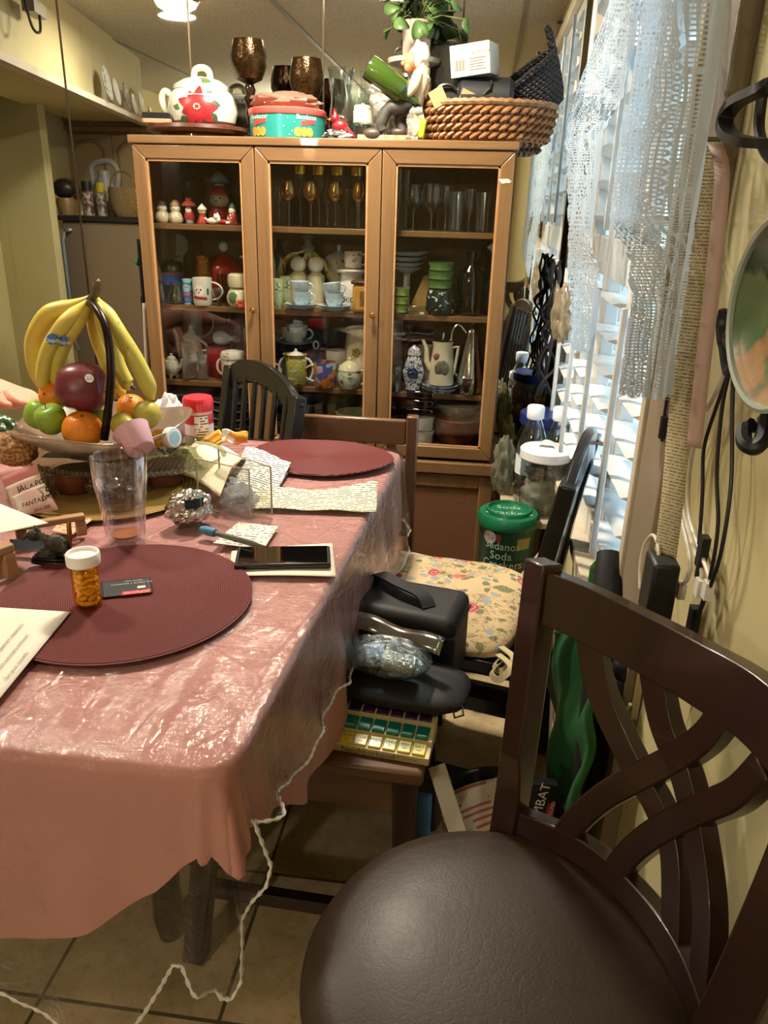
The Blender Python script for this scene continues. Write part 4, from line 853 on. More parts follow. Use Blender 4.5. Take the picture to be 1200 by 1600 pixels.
b.build('jar', [M_BW, mat('cobalt_blue', '#1f2a5c', .2)], t, angle=25); MB().lathe(prof([(10.5, 56), (10.5, 60), (9, 64), (4, 68), (3, 70), (0, 71)], s), 8, rotz(PI/8)).build('lid', M_BW, t, angle=25); MB().lathe(prof([(12.4, 0), (12.4, 3)], s), 8, rotz(PI/8)).build('foot_line', mat('cobalt_blue', '#1f2a5c', .2), t)
M_SC = printed('blue_edge_dish', '#c9cddb', ['#3d4680', '#565fa0', '#2f3870'], 45, .6)
for i in range(2): solo('scalloped_dish', 'blue scalloped dish under the tall cream pot, '+['lower', 'upper'][i], 'dish', 687, 2, .055, [(16, 0), (18, 1.5), (29, 8)], M_SC, 48, 'blue scalloped dishes', fn=lambda a, r, z: r*(1+.05*math.cos(12*a)), dz=i*5)
t, s = item('tall_coffee_pot', 'tall cream coffee pot with a grey medallion and rose on a blue dish', 'coffee pot', 688, 2, .055); t.location.z += 13*s
MB().lathe(prof([(0, 0), (19, 0), (20, 4), (17, 36), (14, 58), (16, 64), (16, 66)], s), 28).build('body', CH_C, t); MB().lathe(prof([(16.4, 66), (10, 69), (3, 71), (2, 75), (2.6, 78), (0, 79)], s), 22).build('lid', SILV, t)
b = MB(); b.tube([(-17*s, 0, 22*s), (-24*s, 0, 34*s), (-25*s, 0, 54*s), (-31*s, 0, 66*s)], [5*s, 4.4*s, 3.4*s, 2.6*s], 8); b.build('spout', CH_C, t); b = MB(); b.tube([(14*s, 0, 56*s), (24*s, 0, 58*s), (22*s, 0, 40*s), (19*s, 0, 16*s)], [2.4*s]*4, 8); b.build('handle', CH_C, t)
b = MB(); b.ell((1*s, -16.9*s, 26*s), (11*s, 2.2*s, 13*s)); b.build('medallion', mat('pewter_print', '#8d8d80', .35, .4, var=(160, '#4f5148')), t); b = MB(); b.ell((-8*s, -14.6*s, 44*s), (5*s, 2*s, 5*s)); b.build('rose', mat('rose_brown', '#8a5a48', .4), t)
t, s = item('blue_handled_jug', 'small white jug with a deep blue handle behind the ginger jar', 'jug', 664, 2, .14); MB().lathe(prof(shell([(12, 0), (16, 14), (13, 40), (11, 56), (14, 62)]), s), 22).build('body', CH_W, t); b = MB(); handle(b, 12, 14, 56, 12, 2.6, 1, s); b.build('handle', mat('cobalt_blue', '#1f2a5c', .2), t)
t, s = item('silver_carafe', 'tall tapering silver carafe with a loop handle', 'carafe', 732, 2, .06)
MB().lathe(prof([(0, 0), (17, 0), (20, 4), (20, 22), (21, 26), (19, 29), (14, 60), (8, 92), (9, 94)], s), 32).build('body', SILV, t); MB().lathe(prof([(9.4, 94), (7, 100), (3, 104), (2.4, 105), (3, 107), (0, 108)], s), 20).build('lid', SILV, t)
b = MB(); b.tube(cr_spline([(-9*s, 0, 92*s), (-22*s, 0, 104*s), (-31*s, 0, 92*s), (-30*s, 0, 70*s), (-25*s, 0, 40*s), (-20*s, 0, 24*s)], 6), 1.6*s, 7); b.build('handle', SILV, t)
solo('etched_glass', 'clear etched tumbler at the left behind the right door', 'glass', 612, 2, .05, [(13, 0), (14, 4), (16, 38)], printed_glass if False else G_CLR, 22)
t, s = item('cherub_figurine', 'small clear glass cherub in front of the etched tumbler', 'figurine', 618, 2, .035); b = MB(); b.lathe(prof([(0, 0), (9, 0), (7, 10), (4, 20), (0, 24)], s), 14); b.ell((0, 0, 28*s), 5*s); b.build('body', thin_glass('grey_glass', '#b5b2a6', .12, 1, .12), t)
solo('milk_jug', 'pale blue white jug at the back behind the right door', 'jug', 610, 2, .22, [(16, 0), (20, 20), (16, 60), (14, 80), (18, 92)], CH_W, 24); solo('glass_compote', 'clear stemmed glass compote at the back behind the right door', 'compote', 632, 2, .22, [(14, 0), (4, 8), (4, 46), (12, 58), (22, 88)], G_CLR, 22)
# ---------- cabinet floor
def stack(name, lab, cat, cx, dep, w, n, step, m, group, dark=None, first=0):
    for i in range(n): solo(name, '%s, %s of %d from the bottom' % (lab, ['first', 'second', 'third', 'fourth', 'fifth', 'sixth', 'seventh', 'eighth'][i], n), cat, cx, 3, dep, [(w*.6, 0), (w*.64, 1), (w, step*1.1)], dark if dark and i % 2 else m, 32, group, dz=first+i*step)
M_PW = mat('plate_white', '#cfd0cc', .25); M_PD = mat('plate_charcoal', '#3a3d40', .3)
stack('dinner_plate', 'plate in the stack behind the red lidded jar', 'plate', 293, .13, 41, 8, 6.5, M_PD, 'plates at the cabinet floor left', M_PW); stack('dinner_plate', 'pale plate in the stack behind the black chair', 'plate', 368, .11, 40, 8, 6.5, M_PW, 'plates behind the black chair', M_PD)
stack('soup_bowl', 'dusky blue bowl in the stack behind the brown chair', 'bowl', 468, .12, 46, 4, 16, mat('bowl_dusky_blue', '#5d7380', .25), 'dusky blue bowls', M_PD, 0)
solo('green_dish', 'wide olive green dish behind the cream bowl', 'dish', 527, 3, .18, [(24, 0), (28, 20), (36, 66)], mat('olive_glaze', '#6d6f4a', .25, var=(60, '#4b5136')), 30); solo('cream_bowl', 'cream mixing bowl on the cabinet floor behind the brown chair', 'bowl', 553, 3, .06, [(14, 0), (18, 6), (26, 24), (29, 42)], mat('bowl_cream', '#b9b78d', .25), 30)
solo('striped_dish', 'white dish with black stripes beside the cream bowl', 'dish', 574, 3, .1, [(12, 0), (18, 14), (20, 30)], printed('black_stripe', '#c9cccb', ['#22262b'], 55, .5), 24)
for i in range(3):
    p = at(654, 3, .06); s = mpp(p); b = MB(); z = (44+i*13.5)*s
    b.box(-21*s, 21*s, -16*s, 16*s, z, z+12*s); tag(b.build('glass_dish', thin_glass('green_dish_glass', '#4d6a5c', .04, 1, .14), loc=p, bevel=2.5*s), 'square green glass dish on the white ramekins, '+['lowest', 'middle', 'topmost'][i], 'dish', 'square green glass dishes')
for i in range(2): solo('striped_ramekin', 'white ramekin with thin black lines, '+['lower', 'upper'][i]+' one at the chair post', 'ramekin', 660, 3, .05, [(14, 0), (16, 3), (15.5, 10), (18, 21)], CH_W, 26, 'white ramekins', dz=i*21.5)
t, s = item('copper_basket', 'copper basket with woven bands on the cabinet floor at right', 'basket', 714, 3, .09)
M_COP = mat('copper', '#8a4d33', .3, .7, var=(14, '#5e3322'), bump=(60, .3)); b = MB(); b.lathe(prof(shell([(26, 0), (34, 8), (40, 42)]), s), 28); b.build('body', M_COP, t); b = MB()
for z in (14, 18, 22, 40): b.tube([((28+z*.30)*s*math.cos(a*PI/16), (28+z*.30)*s*math.sin(a*PI/16), z*s) for a in range(32)], 1.1*s, 5, closed=True)
b.build('band', mat('copper_light', '#a8694a', .25, .8), t)
solo('glass_bowl', 'clear cut glass bowl resting in the copper basket', 'bowl', 714, 3, .09, [(16, 40), (30, 50), (36, 62)], M_CRY, 26, sh=False)
p = at(710, 3, .09); s = mpp(p); b = MB(); b.lathe([(0, 0), (26*s, 0), (46*s, 3*s), (47*s, 4.2*s), (27*s, 1.4*s), (0, 1.4*s)], 36, tr(2*s, 0, 74*s) @ roty(R(9)) @ sc(1, .62, 1)); tag(b.build('oval_platter', CH_W, loc=p), 'white oval platter lying tilted on the glass bowl', 'platter')
# ================================================================ ON THE TABLE
from mathutils import noise as mnoise
def m_mat(name, a, b, f):
    t = NT(name); co = t.co(); w = t.wave(co, f, 0, 'RINGS', 'Z'); n = t.noise(co, 900, 1); n2 = t.noise(co, 5, 3)
    c = t.mix(t.ramp(t.math('ADD', t.math('MULTIPLY', w, .6), t.math('MULTIPLY', n, .4)), [(.25, 0.0), (.7, 1.0)]), a, b); c = t.mix(t.math('MULTIPLY', n2, .3), c, a)
    return t.done(t.pbsdf(c, .6, spec=.3, normal=t.bump(t.math('ADD', w, t.math('MULTIPLY', n, .5)), .5, .004)))
M_BURG = m_mat('burgundy_woven_vinyl', '#45191a', '#7f3b39', 100); M_TANM = m_mat('tan_woven_straw', '#7a5f2c', '#b3934f', 40)
def placemat(lab, x, y, r, m, wav=0, ry=None):
    b = MB(); n = 40
    def z(a, q): return (.0012+.006*wav*max(0, math.sin(2*a+.5))*(q**3))
    pr = [(r*i/14) for i in range(15)]
    b.lathe([(0, 0)]+[(q, .0006) for q in pr[1:]]+[(r+.0015, .003), (r-.001, .0052)]+[(q, .0045) for q in pr[::-1][1:-1]]+[(0, .0042)], 72)
    b.v = [(vx, vy*(ry or 1), vz+.009*wav*max(0, math.sin(math.atan2(vy, vx)*2+2.6))*(math.hypot(vx, vy)/r)**4) for vx, vy, vz in b.v]
    return tag(b.build('placemat', m, loc=(x, y, TOP+.0015)), lab, 'placemat', 'round woven placemats')
placemat('burgundy round woven placemat nearest, holding the amber pill bottle', -.502, .98, .189, M_BURG)
placemat('burgundy round woven placemat at the far end of the table', -.350, 1.728, .172, M_BURG, .6, .80)
pt = T(165, 770); placemat('tan straw round placemat under the fruit stand', pt.x, pt.y+.03, .19, M_TANM)
MTOP = .008      # thickness of a placemat
# ---- papers
def m_print(name, base, ink, fx, fz, amt=.5, rough=.7, ax=0, ay=1, x0=-1e9):
    t = NT(name); s = t.sep(t.co()); ln = t.math('FRACT', t.math('MULTIPLY', s[ay], fz)); ln = t.math('LESS_THAN', t.math('ABSOLUTE', t.math('SUBTRACT', ln, .5)), .2)
    co = t.co('Object', tuple(fx if i == ax else (fz*.999 if i == ay else 1) for i in range(3))); g = t.n('TexWhiteNoise'); fl = t.n('VectorMath'); fl.operation = 'FLOOR'; t.set(fl.inputs[0], co); t.set(g.inputs[0], fl.outputs[0])
    m = t.math('MULTIPLY', ln, t.math('LESS_THAN', g.outputs[0], amt))
    return t.done(t.pbsdf(t.mix(m, base, ink), rough, spec=.25))
PAP = mat('white_paper', '#d2cbbc', .7, spec=.2)
def sheet(name, lab, cat, pts, m, h=.0008, lift=None, group=None, curl=None, z=0, solid=.0006):
    """pts: four px corners (near left, near right, far right, far left) lying on the table"""
    c = [p if isinstance(p, Vector) else T(*p, z) for p in pts]; o = (c[0]+c[2])/2; o.z = TOP+z; b = MB()
    u = (c[1]-c[0]).normalized(); ang = math.atan2(u.y, u.x); Q = rotz(-ang)
    def f(a, v):
        p = (c[0].lerp(c[1], a)).lerp(c[3].lerp(c[2], a), v); zz = h + (curl(a, v) if curl else 0)
        q = Q @ Vector((p.x-o.x, p.y-o.y, 0)); return (q.x, q.y, zz)
    b.grid(f, 14, 14); return tag(b.build(name, m, loc=o, rz=ang, solid=solid), lab, cat, group)
M_LET = m_print('letter_print', '#d8d2c4', '#8d8778', 260, 150, .0)
def rect(tip, pa, pb, la, lb, z):
    C, d1, d2 = T(*tip, z), (T(*pa, z)-T(*tip, z)).normalized(), (T(*pb, z)-T(*tip, z)).normalized(); return [C+d1*la+d2*lb, C+d1*la, C, C+d2*lb]
e = sheet('letter', 'cream letter lying over the near burgundy placemat at the left edge', 'paper', rect((110, 957), (-2, 1094), (-2, 950), .27, .21, MTOP), M_LET, z=MTOP)
b = MB()
for i, (q, st_) in enumerate(((0, 'received payment statement'), (1, 'account summary enclosed'), (2, 'for your records'))): pp = T(12+9*i-4, 1015+i*17-10, MTOP+.003); b.text(st_, .009, tr(pp) @ rotz(math.atan2(*(T(38, 990)-T(0, 1035)).yx)))
b.v = [(x-e.location.x, y-e.location.y, z-e.location.z) for x, y, z in b.v]; b.v = [tuple(rotz(-e.rotation_euler.z) @ Vector(v)) for v in b.v]
b.build('print', mat('grey_ink', '#7c7668', .8), e)
sheet('envelope', 'white envelope lying under the black phone', 'envelope', [(357, 901), (525, 902), (519, 850), (362, 862)], m_print('envelope_print', '#ddd3bf', '#d2c8b4', 100, 90, .2), z=.001, curl=lambda a, v: .002*math.sin(a*3))
sheet('bank_check', 'white certificate slip with dark border under the pen', 'paper', [(333, 854), (412, 859), (435, 823), (372, 817)], m_print('check_print', '#d6d0c0', '#4f544c', 260, 100, .35), z=.002, curl=lambda a, v: .006*(1-a)*(1-v))
# phone
def on(px, py, h=0): return T(px, py, h)
pa, pb_, pc_ = T(372, 888, .004), T(514, 886, .004), T(512, 860, .004); ang = math.atan2(pb_.y-pa.y, pb_.x-pa.x); ctr = T(443, 875, .004)
ph = thing('smartphone', 'black smartphone lying face up on the white envelope', 'phone', (ctr.x, ctr.y, TOP+.0035), ang)
L = .158; b = MB(); b.box(-L/2, L/2, -.037, .037, 0, .0105); b.build('case', mat('phone_case', '#101012', .35), ph, bevel=.0035, seg=3); b = MB(); b.box(-L/2+.005, L/2-.005, -.0335, .0335, .0104, .0112); b.build('screen', mat('phone_screen', '#050607', .04, spec=.8), ph, bevel=.0004)
b = MB(); b.box(-.02, .0, -.0385, -.0365, .003, .0055); b.build('side_button', mat('phone_button', '#1d1d1f', .4), ph)
# pen with a rubber grip
p0, p1 = T(322, 829, .012), T(412, 853, .008); d = (p1-p0); Lp = d.length; pen = thing('pen', 'grey ballpoint pen with a blue rubber end lying on the slip', 'pen', p0, rot=frame_to(d).to_euler())
M_PG = mat('pen_grey', '#5f5f58', .3, .3); MB().lathe([(0, .0), (.0042, .0), (.0046, .02), (.0046, Lp*.82), (.0036, Lp*.9), (.0014, Lp), (0, Lp)], 12).build('barrel', M_PG, pen)
MB().lathe([(0, -.012), (.006, -.011), (.0085, -.002), (.0085, .012), (.0075, .020), (.0048, .021)], 14).build('grip', mat('grip_blue', '#3b6f93', .5), pen); MB().lathe([(.0016, Lp-.006), (.0009, Lp+.004), (0, Lp+.0045)], 8).build('tip', mat('pen_tip', '#26282a', .3, .6), pen)
# long till receipt, waved
M_RCP = m_print('receipt_print', '#d8d0b8', '#5a5446', 300, 130, .7)
ra, rb, rc, rd = T(392, 797), T(588, 803), T(590, 769), T(395, 775); o = (ra+rc)/2; b = MB()
b.grid(lambda u, v: (lambda p: (p.x-o.x, p.y-o.y, .002+(.012+.010*smoothstep(.55, .95, u))*v*v*(.7+.3*math.sin(u*8))+.003*math.sin(u*7)**2))((ra.lerp(rb, u)).lerp(rd.lerp(rc, u), v)), 40, 8)
tag(b.build('till_receipt', M_RCP, loc=(o.x, o.y, TOP+.001), solid=.0004), 'long curling printed till receipt near the far right of the table', 'receipt')
# folded printed papers behind the clear holder
M_DOC = m_print('document_print', '#cfccc6', '#45434c', 230, 105, .7)
fa, fb, fc, fd = T(340, 790), T(432, 770), T(455, 735), T(385, 722); o = (fa+fc)/2; b = MB()
b.grid(lambda u, v: (lambda p: (p.x-o.x, p.y-o.y, .003+.034*v*(1-.45*u)+.004*math.sin(u*5)))((fa.lerp(fb, u)).lerp(fd.lerp(fc, u), v)), 20, 14); b.grid(lambda u, v: (lambda p: (p.x-o.x, p.y-o.y, .002+.002*u))((fa.lerp(fb, u)).lerp(fd.lerp(fc, u), v)), 6, 6)
tag(b.build('folded_papers', M_DOC, loc=(o.x, o.y, TOP+.001), solid=.0005), 'folded printed papers behind the clear plastic stand', 'papers')
# clear acrylic stand of two upright sheets
M_ACR = thin_glass('clear_acrylic', '#f8f8f6', .02, .6, .02); M_ACE = mat('acrylic_edge', '#a39a88', .2, spec=.6)
qa, qb, qc, qd = T(311, 790), T(392, 810), T(425, 805), T(345, 772); hh = .098
st2 = thing('acrylic_stand', 'clear acrylic napkin stand of two upright sheets in the middle of the table', 'stand', ((qa+qc)/2).to_tuple()[:2]+(TOP,))
o = Vector(st2.location)
for a, c in ((qa, qb), (qd, qc)):
    b = MB(); dd = (c-a).normalized(); n = Vector((-dd.y, dd.x, 0))*.0012
    b.hexa([a-n-o, c-n-o, c+n-o, a+n-o]+[Vector((v.x, v.y, o.z+hh))-o for v in (a-n, c-n, c+n, a+n)]); b.build('sheet', M_ACR, st2, smooth=False)
    b = MB(); up = Vector((0, 0, hh)); b.tube([a-o, a-o+up, c-o+up, c-o], 1, flat=(.0022, .0034)); b.build('sheet_edge', M_ACE, st2, smooth=False)
b = MB(); b.hexa([qa-o, qb-o, qc-o, qd-o]+[v-o+Vector((0, 0, .002)) for v in (qa, qb, qc, qd)]); b.build('base', M_ACR, st2, smooth=False)
# paper towel and thin plastic between the sheets
M_TOW = mat('paper_towel', '#e3d9c0', .85, bump=(160, .5, .004), spec=.1)
ta, tb2, tc, td = T(285, 760), T(345, 800), T(388, 735), T(318, 706); o = (ta+tc)/2; b = MB()
b.grid(lambda u, v: (lambda p: (p.x-o.x, p.y-o.y, .012+.055*math.sin(PI*min(1, .15+.75*v))*(.75+.25*math.sin(u*3))+.006*mnoise.noise((u*3, v*4, 1))))((ta.lerp(tb2, u)).lerp(td.lerp(tc, u), v)), 22, 22)
tag(b.build('paper_towel', M_TOW, loc=(o.x, o.y, TOP), solid=.0018), 'cream quilted paper towel folded inside the clear stand', 'paper towel')
def crumple(name, lab, cat, c, r, m, seed, amp=.35, fr=2.4, seg=36, rings=24, flat=True, group=None, rz=0, smooth=True, parent=None):
    b = MB(); b.ell((0, 0, 0), (1, 1, 1), seg, rings); out = []
    for v in b.v:
        v = Vector(v); n = 1+amp*mnoise.noise(v*fr+Vector((seed, 0, 0)))+amp*.5*mnoise.noise(v*fr*2.6+Vector((0, seed, 3)))
        q = Vector((v.x*r[0]*n, v.y*r[1]*n, v.z*r[2]*n)); 
        if flat: q.z = max(q.z, -r[2]*.86)
        out.append(tuple(q))
    zmin = min(q[2] for q in out); b.v = [(x, y, z-zmin) for x, y, z in out]
    o = b.build(name, m, parent=parent, loc=c, rz=rz, smooth=smooth, angle=50)
    if lab: tag(o, lab, cat, group)
    return o
p = T(372, 800); crumple('plastic_wrap', 'crumpled thin white plastic wrap at the foot of the clear stand', 'plastic wrap', (p.x, p.y+.012, TOP+.001), (.030, .018, .03), frosted('frosty_plastic', '#d6dbe0', '#eef1f4', .3), 3, .6, 3)
p = T(300, 738); crumple('tissue', 'crumpled white tissue beside the yellow candy wrapper', 'tissue', (p.x, p.y, TOP+.001), (.045, .03, .032), M_TOW, 11, .4, 2)
# foil parcel
p = T(300, 822); foil = crumple('foil_parcel', 'crumpled silver foil parcel with a dark label beside the pen', 'foil', (p.x-.008, p.y+.012, TOP+.001), (.042, .030, .034), mat('silver_foil', '#b9b4ac', .2, 1, bump=(60, .6, .01)), 5, .22, 2.6, smooth=False, rz=.5)
b = MB(); b.grid(lambda u, v: (.034*math.cos(-1.9+u*1.1), .034*math.sin(-1.9+u*1.1)*.95, .040+.018*v), 8, 3); b.build('label', m_print('foil_label', '#1f2a2c', '#3f7a63', 300, 160, .4), foil, solid=.001)
# tumbler
p = T(198, 846); s = mpp(p); t = thing('plastic_tumbler', 'tall clear double wall plastic tumbler on the pink tablecloth', 'tumbler', (p.x, p.y, TOP+.001))
G_TUM = thin_glass('tumbler_plastic', '#f4f4f8', .04, 1.2, .06)
MB().lathe([(0, 0), (.033, 0), (.0345, .004), (.0352, .03), (.037, .06), (.0455, .11), (.046, .158), (.0445, .160), (.043, .157)], 48).build('outer_wall', G_TUM, t)
MB().lathe([(0, .012), (.028, .012), (.030, .03), (.033, .06), (.0415, .11), (.043, .157)], 48).build('inner_wall', G_TUM, t)
b = MB()
for z in (.038, .056, .074): b.tube([((.0358+max(0, z-.06)*.17+.0006)*math.cos(a*PI/24), (.0358+max(0, z-.06)*.17+.0006)*math.sin(a*PI/24), z) for a in range(48)], .0007, 5, closed=True)
b.build('grip_rings', G_TUM, t); MB().lathe([(0, .0125), (.024, .0125), (.025, .016), (0, .017)], 28).build('peach_residue', mat('peach_residue', '#d98a5a', .4), t)
# upright amber pill bottle with capsules
M_AMB = thin_glass('amber_plastic', '#f6d27a', .06, .8, .05, '#ffe0a0'); M_CAPW = mat('white_cap', '#e6e3df', .35); M_CAPS = mat('yellow_capsule', '#e9d27a', .3)
p = T(139, 944, MTOP); t = thing('pill_bottle', 'upright amber pill bottle with white cap on the near placemat', 'pill bottle', (p.x, p.y, TOP+MTOP+.0008))
MB().lathe([(0, 0), (.0185, 0), (.0195, .002), (.0195, .066), (.0195, .068)], 32).build('bottle', M_AMB, t); MB().lathe([(.0198, .066), (.0235, .066), (.0238, .068), (.0238, .081), (.0225, .083), (.0205, .0825), (.0195, .078), (0, .078)], 40).build('cap', M_CAPW, t)
random.seed(5); k = 0
for lev in range(6):
    for q in range(6):
        a = q*PI/3+lev*.5; r = .0118; b = MB(); M = tr(r*math.cos(a), r*math.sin(a), .0055+lev*.0088) @ Euler((random.uniform(-.5, .5)+PI/2, random.uniform(-.3, .3), a+random.uniform(-.5, .5))).to_matrix().to_4x4()
        b.lathe([(0, -.0078), (.0022, -.0072), (.0034, -.005), (.0034, .005), (.0022, .0072), (0, .0078)], 8, M); b.build('capsule', M_CAPS, t)
# business card
ca, cb, cc, cd = (160, 935), (239, 926), (234, 903), (157, 910)
e = sheet('business_card', 'black business card with a red band on the near placemat', 'card', [ca, cb, cc, cd], mat('card_black', '#26282b', .45), z=MTOP, h=.001)
def onsheet(e, b, mm, name):
    b.v = [tuple(rotz(-e.rotation_euler.z) @ (Vector(v)-Vector(e.location))) for v in b.v]; return b.build(name, mm, e)
A, Bq = T(160, 935, MTOP), T(239, 926, MTOP); yaw = math.atan2(Bq.y-A.y, Bq.x-A.x)
b = MB(); M0 = tr(T(213, 925, MTOP+.0022)) @ rotz(yaw); b.box(-.021, .021, -.006, .006, 0, .0002, M0); onsheet(e, b, mat('card_red', '#b83038', .45), 'red_band')
b = MB(); b.text('JCPenney', .0095, tr(T(213, 925, MTOP+.0026)) @ rotz(yaw+PI)); b.text('VIA OESTE Y REUNION', .006, tr(T(206, 911, MTOP+.0024)) @ rotz(yaw+PI)); b.text('RENTA CAR', .005, tr(T(209, 907, MTOP+.0024)) @ rotz(yaw+PI)); b.box(-.006, .006, -.004, .004, 0, .0002, tr(T(221, 917, MTOP+.0022)) @ rotz(yaw)); onsheet(e, b, mat('card_lettering', '#c9c2b4', .5), 'lettering')
# ---- fruit stand: glass tray on a terracotta foot, petal bowl with a banana hook
F0 = T(118, 771); FX, FY = F0.x+.05, F0.y+.10
t = thing('glass_tray', 'oval glass tray on a terracotta foot holding the fruit bowl', 'tray', (FX, FY, TOP+MTOP))
for fx_, fy_ in ((-.05, -.095), (.11, -.02), (-.03, .09)): MB().lathe([(0, 0), (.035, 0), (.038, .004), (.043, .040), (.040, .044), (0, .044)], 28, tr(fx_, fy_, 0)).build('foot', mat('terracotta', '#7d4630', .6, var=(30, '#633423')), t)
TZ2 = .046
def m_tray():
    tt = NT('ribbed_green_glass'); n = tt.wave(tt.co('Object', (1, 1, 1), rot=(0, 0, .6)), 45, 1.2, d='DIAGONAL'); g = tt.n('BsdfGlossy'); g.inputs['Roughness'].default_value = .12; tt.set(g.inputs['Normal'], tt.bump(n, .8, .006))
    tp = tt.n('BsdfTransparent'); tp.inputs[0].default_value = lin('#d3d6c4'); mx = tt.n('MixShader'); mx.inputs[0].default_value = .16; tt.t.links.new(tp.outputs[0], mx.inputs[1]); tt.t.links.new(g.outputs[0], mx.inputs[2]); return tt.done(mx.outputs[0])
b = MB(); b.lathe([(0, TZ2), (.20, TZ2), (.214, TZ2+.003), (.218, TZ2+.010), (.214, TZ2+.014), (.20, TZ2+.008), (0, TZ2+.006)], 64, sc(1.08, .72, 1)); b.build('tray', m_tray(), t)
TRZ = TOP+MTOP+TZ2+.007
BXp = T(150, 716); BX, BY = pz(150, 714, TRZ).x, pz(150, 714, TRZ).y+.03
t = thing('fruit_bowl', 'frosted petal shaped glass fruit bowl with a dark banana hook', 'bowl', (BX, BY, TRZ))
M_FRO = frosted('frosted_glass', '#b8a692', '#ddd3c4', .42)
b = MB(); N = 72
def petal(a): return .5+.5*math.cos(3*(a-.35))
pr = [(.0, .0), (.055, .0), (.075, .006), (.105, .024), (.135, .044), (.155, .060), (.165, .070)]
vs = []
b.lathe(pr, N, fn=lambda a, r, z: r*(1+.16*(r/.165)**2*petal(a)))
b.v = [(x, y, z+.020*(math.hypot(x, y)/.165)**2*(petal(math.atan2(y, x))-.4)) for x, y, z in b.v]
b.build('bowl', M_FRO, t, angle=80, solid=.004)
hk = cr_spline([tuple(pyy(x, y, BY+d)-Vector((BX, BY, TRZ))) for x, y, d in ((163, 686, -.085), (169, 640, -.088), (173, 590, -.085), (171, 545, -.075), (164, 508, -.055), (152, 484, -.03), (140, 474, .0), (126, 478, .03))], 8)
b = MB(); b.tube(hk, [.0085]*8+[.0078]*(len(hk)-16)+[.0065]*8, 12); b.build('banana_hook', mat('bronze_metal', '#2a2320', .32, .85), t)
BO = Vector((BX, BY, TRZ))
# where each fruit sits: px, py, depth offset toward the camera from the bowl centre
def fr(px, py, dy): p = pyy(px, py, BY+dy); return p
def m_fruit(name, a, b2, sp=None, rough=.35, bmp=0, dots=None, sss=.05):
    t = NT(name); co = t.co(); n = t.noise(co, 12, 3, .5); c = t.mix(t.ramp(n, [(.35, 0.0), (.7, 1.0)]), a, b2)
    if dots: v = t.vor(co, 260); c = t.mix(t.math('MULTIPLY', t.math('LESS_THAN', v, .18), .7), c, dots)
    nrm = t.bump(t.vor(co, 420), bmp, .003) if bmp else None
    return t.done(t.pbsdf(c, rough, spec=.5, normal=nrm, sss=sss))
M_APG = m_fruit('green_apple_skin', '#7ba02f', '#92b23e', dots='#c3d37c'); M_APR = m_fruit('dark_red_apple_skin', '#5e2428', '#753036', dots='#8a5a52', rough=.35); M_ORA = m_fruit('orange_peel', '#dd7a16', '#e58f26', bmp=.25); M_PEA = m_fruit('pear_skin', '#a9a03f', '#c2ae50', dots='#7f7a34', rough=.45)
M_STEM = mat('fruit_stem', '#4a3a24', .7)
def apple(lab, px, py, dy, w, m, rot=(0, 0, 0), sq=1, name='apple'):
    c = fr(px, py, dy); r = w/2*mpp(c); t = thing(name, lab, name, c, rot=rot); pr = []
    for i in range(19):
        a = PI*i/18; rr = r*(.92+.08*math.cos(a*2))*math.sin(a)*(1.0+.07*(-math.cos(a))); z = -r*.9*math.cos(a); 
        if i > 14: z -= r*.20*((i-14)/4)**2
        if i < 3: z += r*.08*((3-i)/3)
        pr.append((max(0, rr*1.06) if 0 < i < 18 else 0, z*sq))
    MB().lathe(pr, 32, fn=lambda a, q, z: q*(1+.025*math.cos(5*a)*(1 if z < 0 else .4))).build('flesh', m, t, angle=180)
    b = MB(); b.tube([(0, 0, r*.62*sq), (r*.04, 0, r*.85*sq), (r*.13, 0, r*1.05*sq)], [r*.035, r*.03, r*.045], 6); b.build('stem', M_STEM, t); return t, r
def orange(lab, px, py, dy, w, rot=(.4, .3, 0), sq=.95):
    c = fr(px, py, dy); r = w/2*mpp(c); t = thing('orange', lab, 'orange', c, rot=rot); b = MB(); b.ell((0, 0, 0), (r, r, r*sq), 32, 20); b.build('peel', M_ORA, t, angle=180)
    b = MB(); b.ell((0, 0, r*sq), (r*.09, r*.09, r*.04), 8, 6); b.build('stem_button', M_STEM, t); return t
def pear(lab, px, py, dy, w, rot):
    c = fr(px, py, dy); r = w/2*mpp(c); t = thing('pear', lab, 'pear', c, rot=rot)
    MB().lathe([(0, -r*.9), (r*.45, -r*.88), (r*.85, -r*.55), (r, 0), (r*.9, r*.45), (r*.62, r*.9), (r*.42, r*1.2), (r*.22, r*1.42), (0, r*1.45)], 28).build('flesh', M_PEA, t, angle=180)
    b = MB(); b.tube([(0, 0, r*1.4), (r*.03, 0, r*1.6), (r*.12, 0, r*1.8)], [r*.05, r*.05, r*.07], 6); b.build('stem', M_STEM, t)
apple('green apple in front in the fruit bowl', 80, 655, -.085, 54, M_APG, (.3, -.2, 0)); apple('green apple behind the front green apple', 62, 648, -.035, 52, M_APG, (-.2, .3, 0)); apple('green apple mostly hidden under the dark red apple', 150, 655, -.02, 44, M_APG)
t, r = apple('large dark red apple on top of the fruit in the bowl', 128, 605, -.055, 88, M_APR, (0, R(97), R(15)), 1.02)
b = MB(); b.grid(lambda u, v: tuple(Vector((math.cos(2*PI*v)*u*.0085, math.sin(2*PI*v)*u*.0085, 0))), 3, 20, uv=False); q = proj(t.location)
dirc = (CP-Vector(t.location)).normalized(); nn = (dirc + CR*.28 + CU*.34).normalized(); M = t.matrix_basis.inverted() @ (tr(Vector(t.location)+nn*(r*1.03)) @ frame_to(nn))
b.add([], []); b.v = [tuple(M @ Vector(v)) for v in b.v]; lb = b.build('sticker', mat('sticker_white', '#dcd8d2', .4), t)
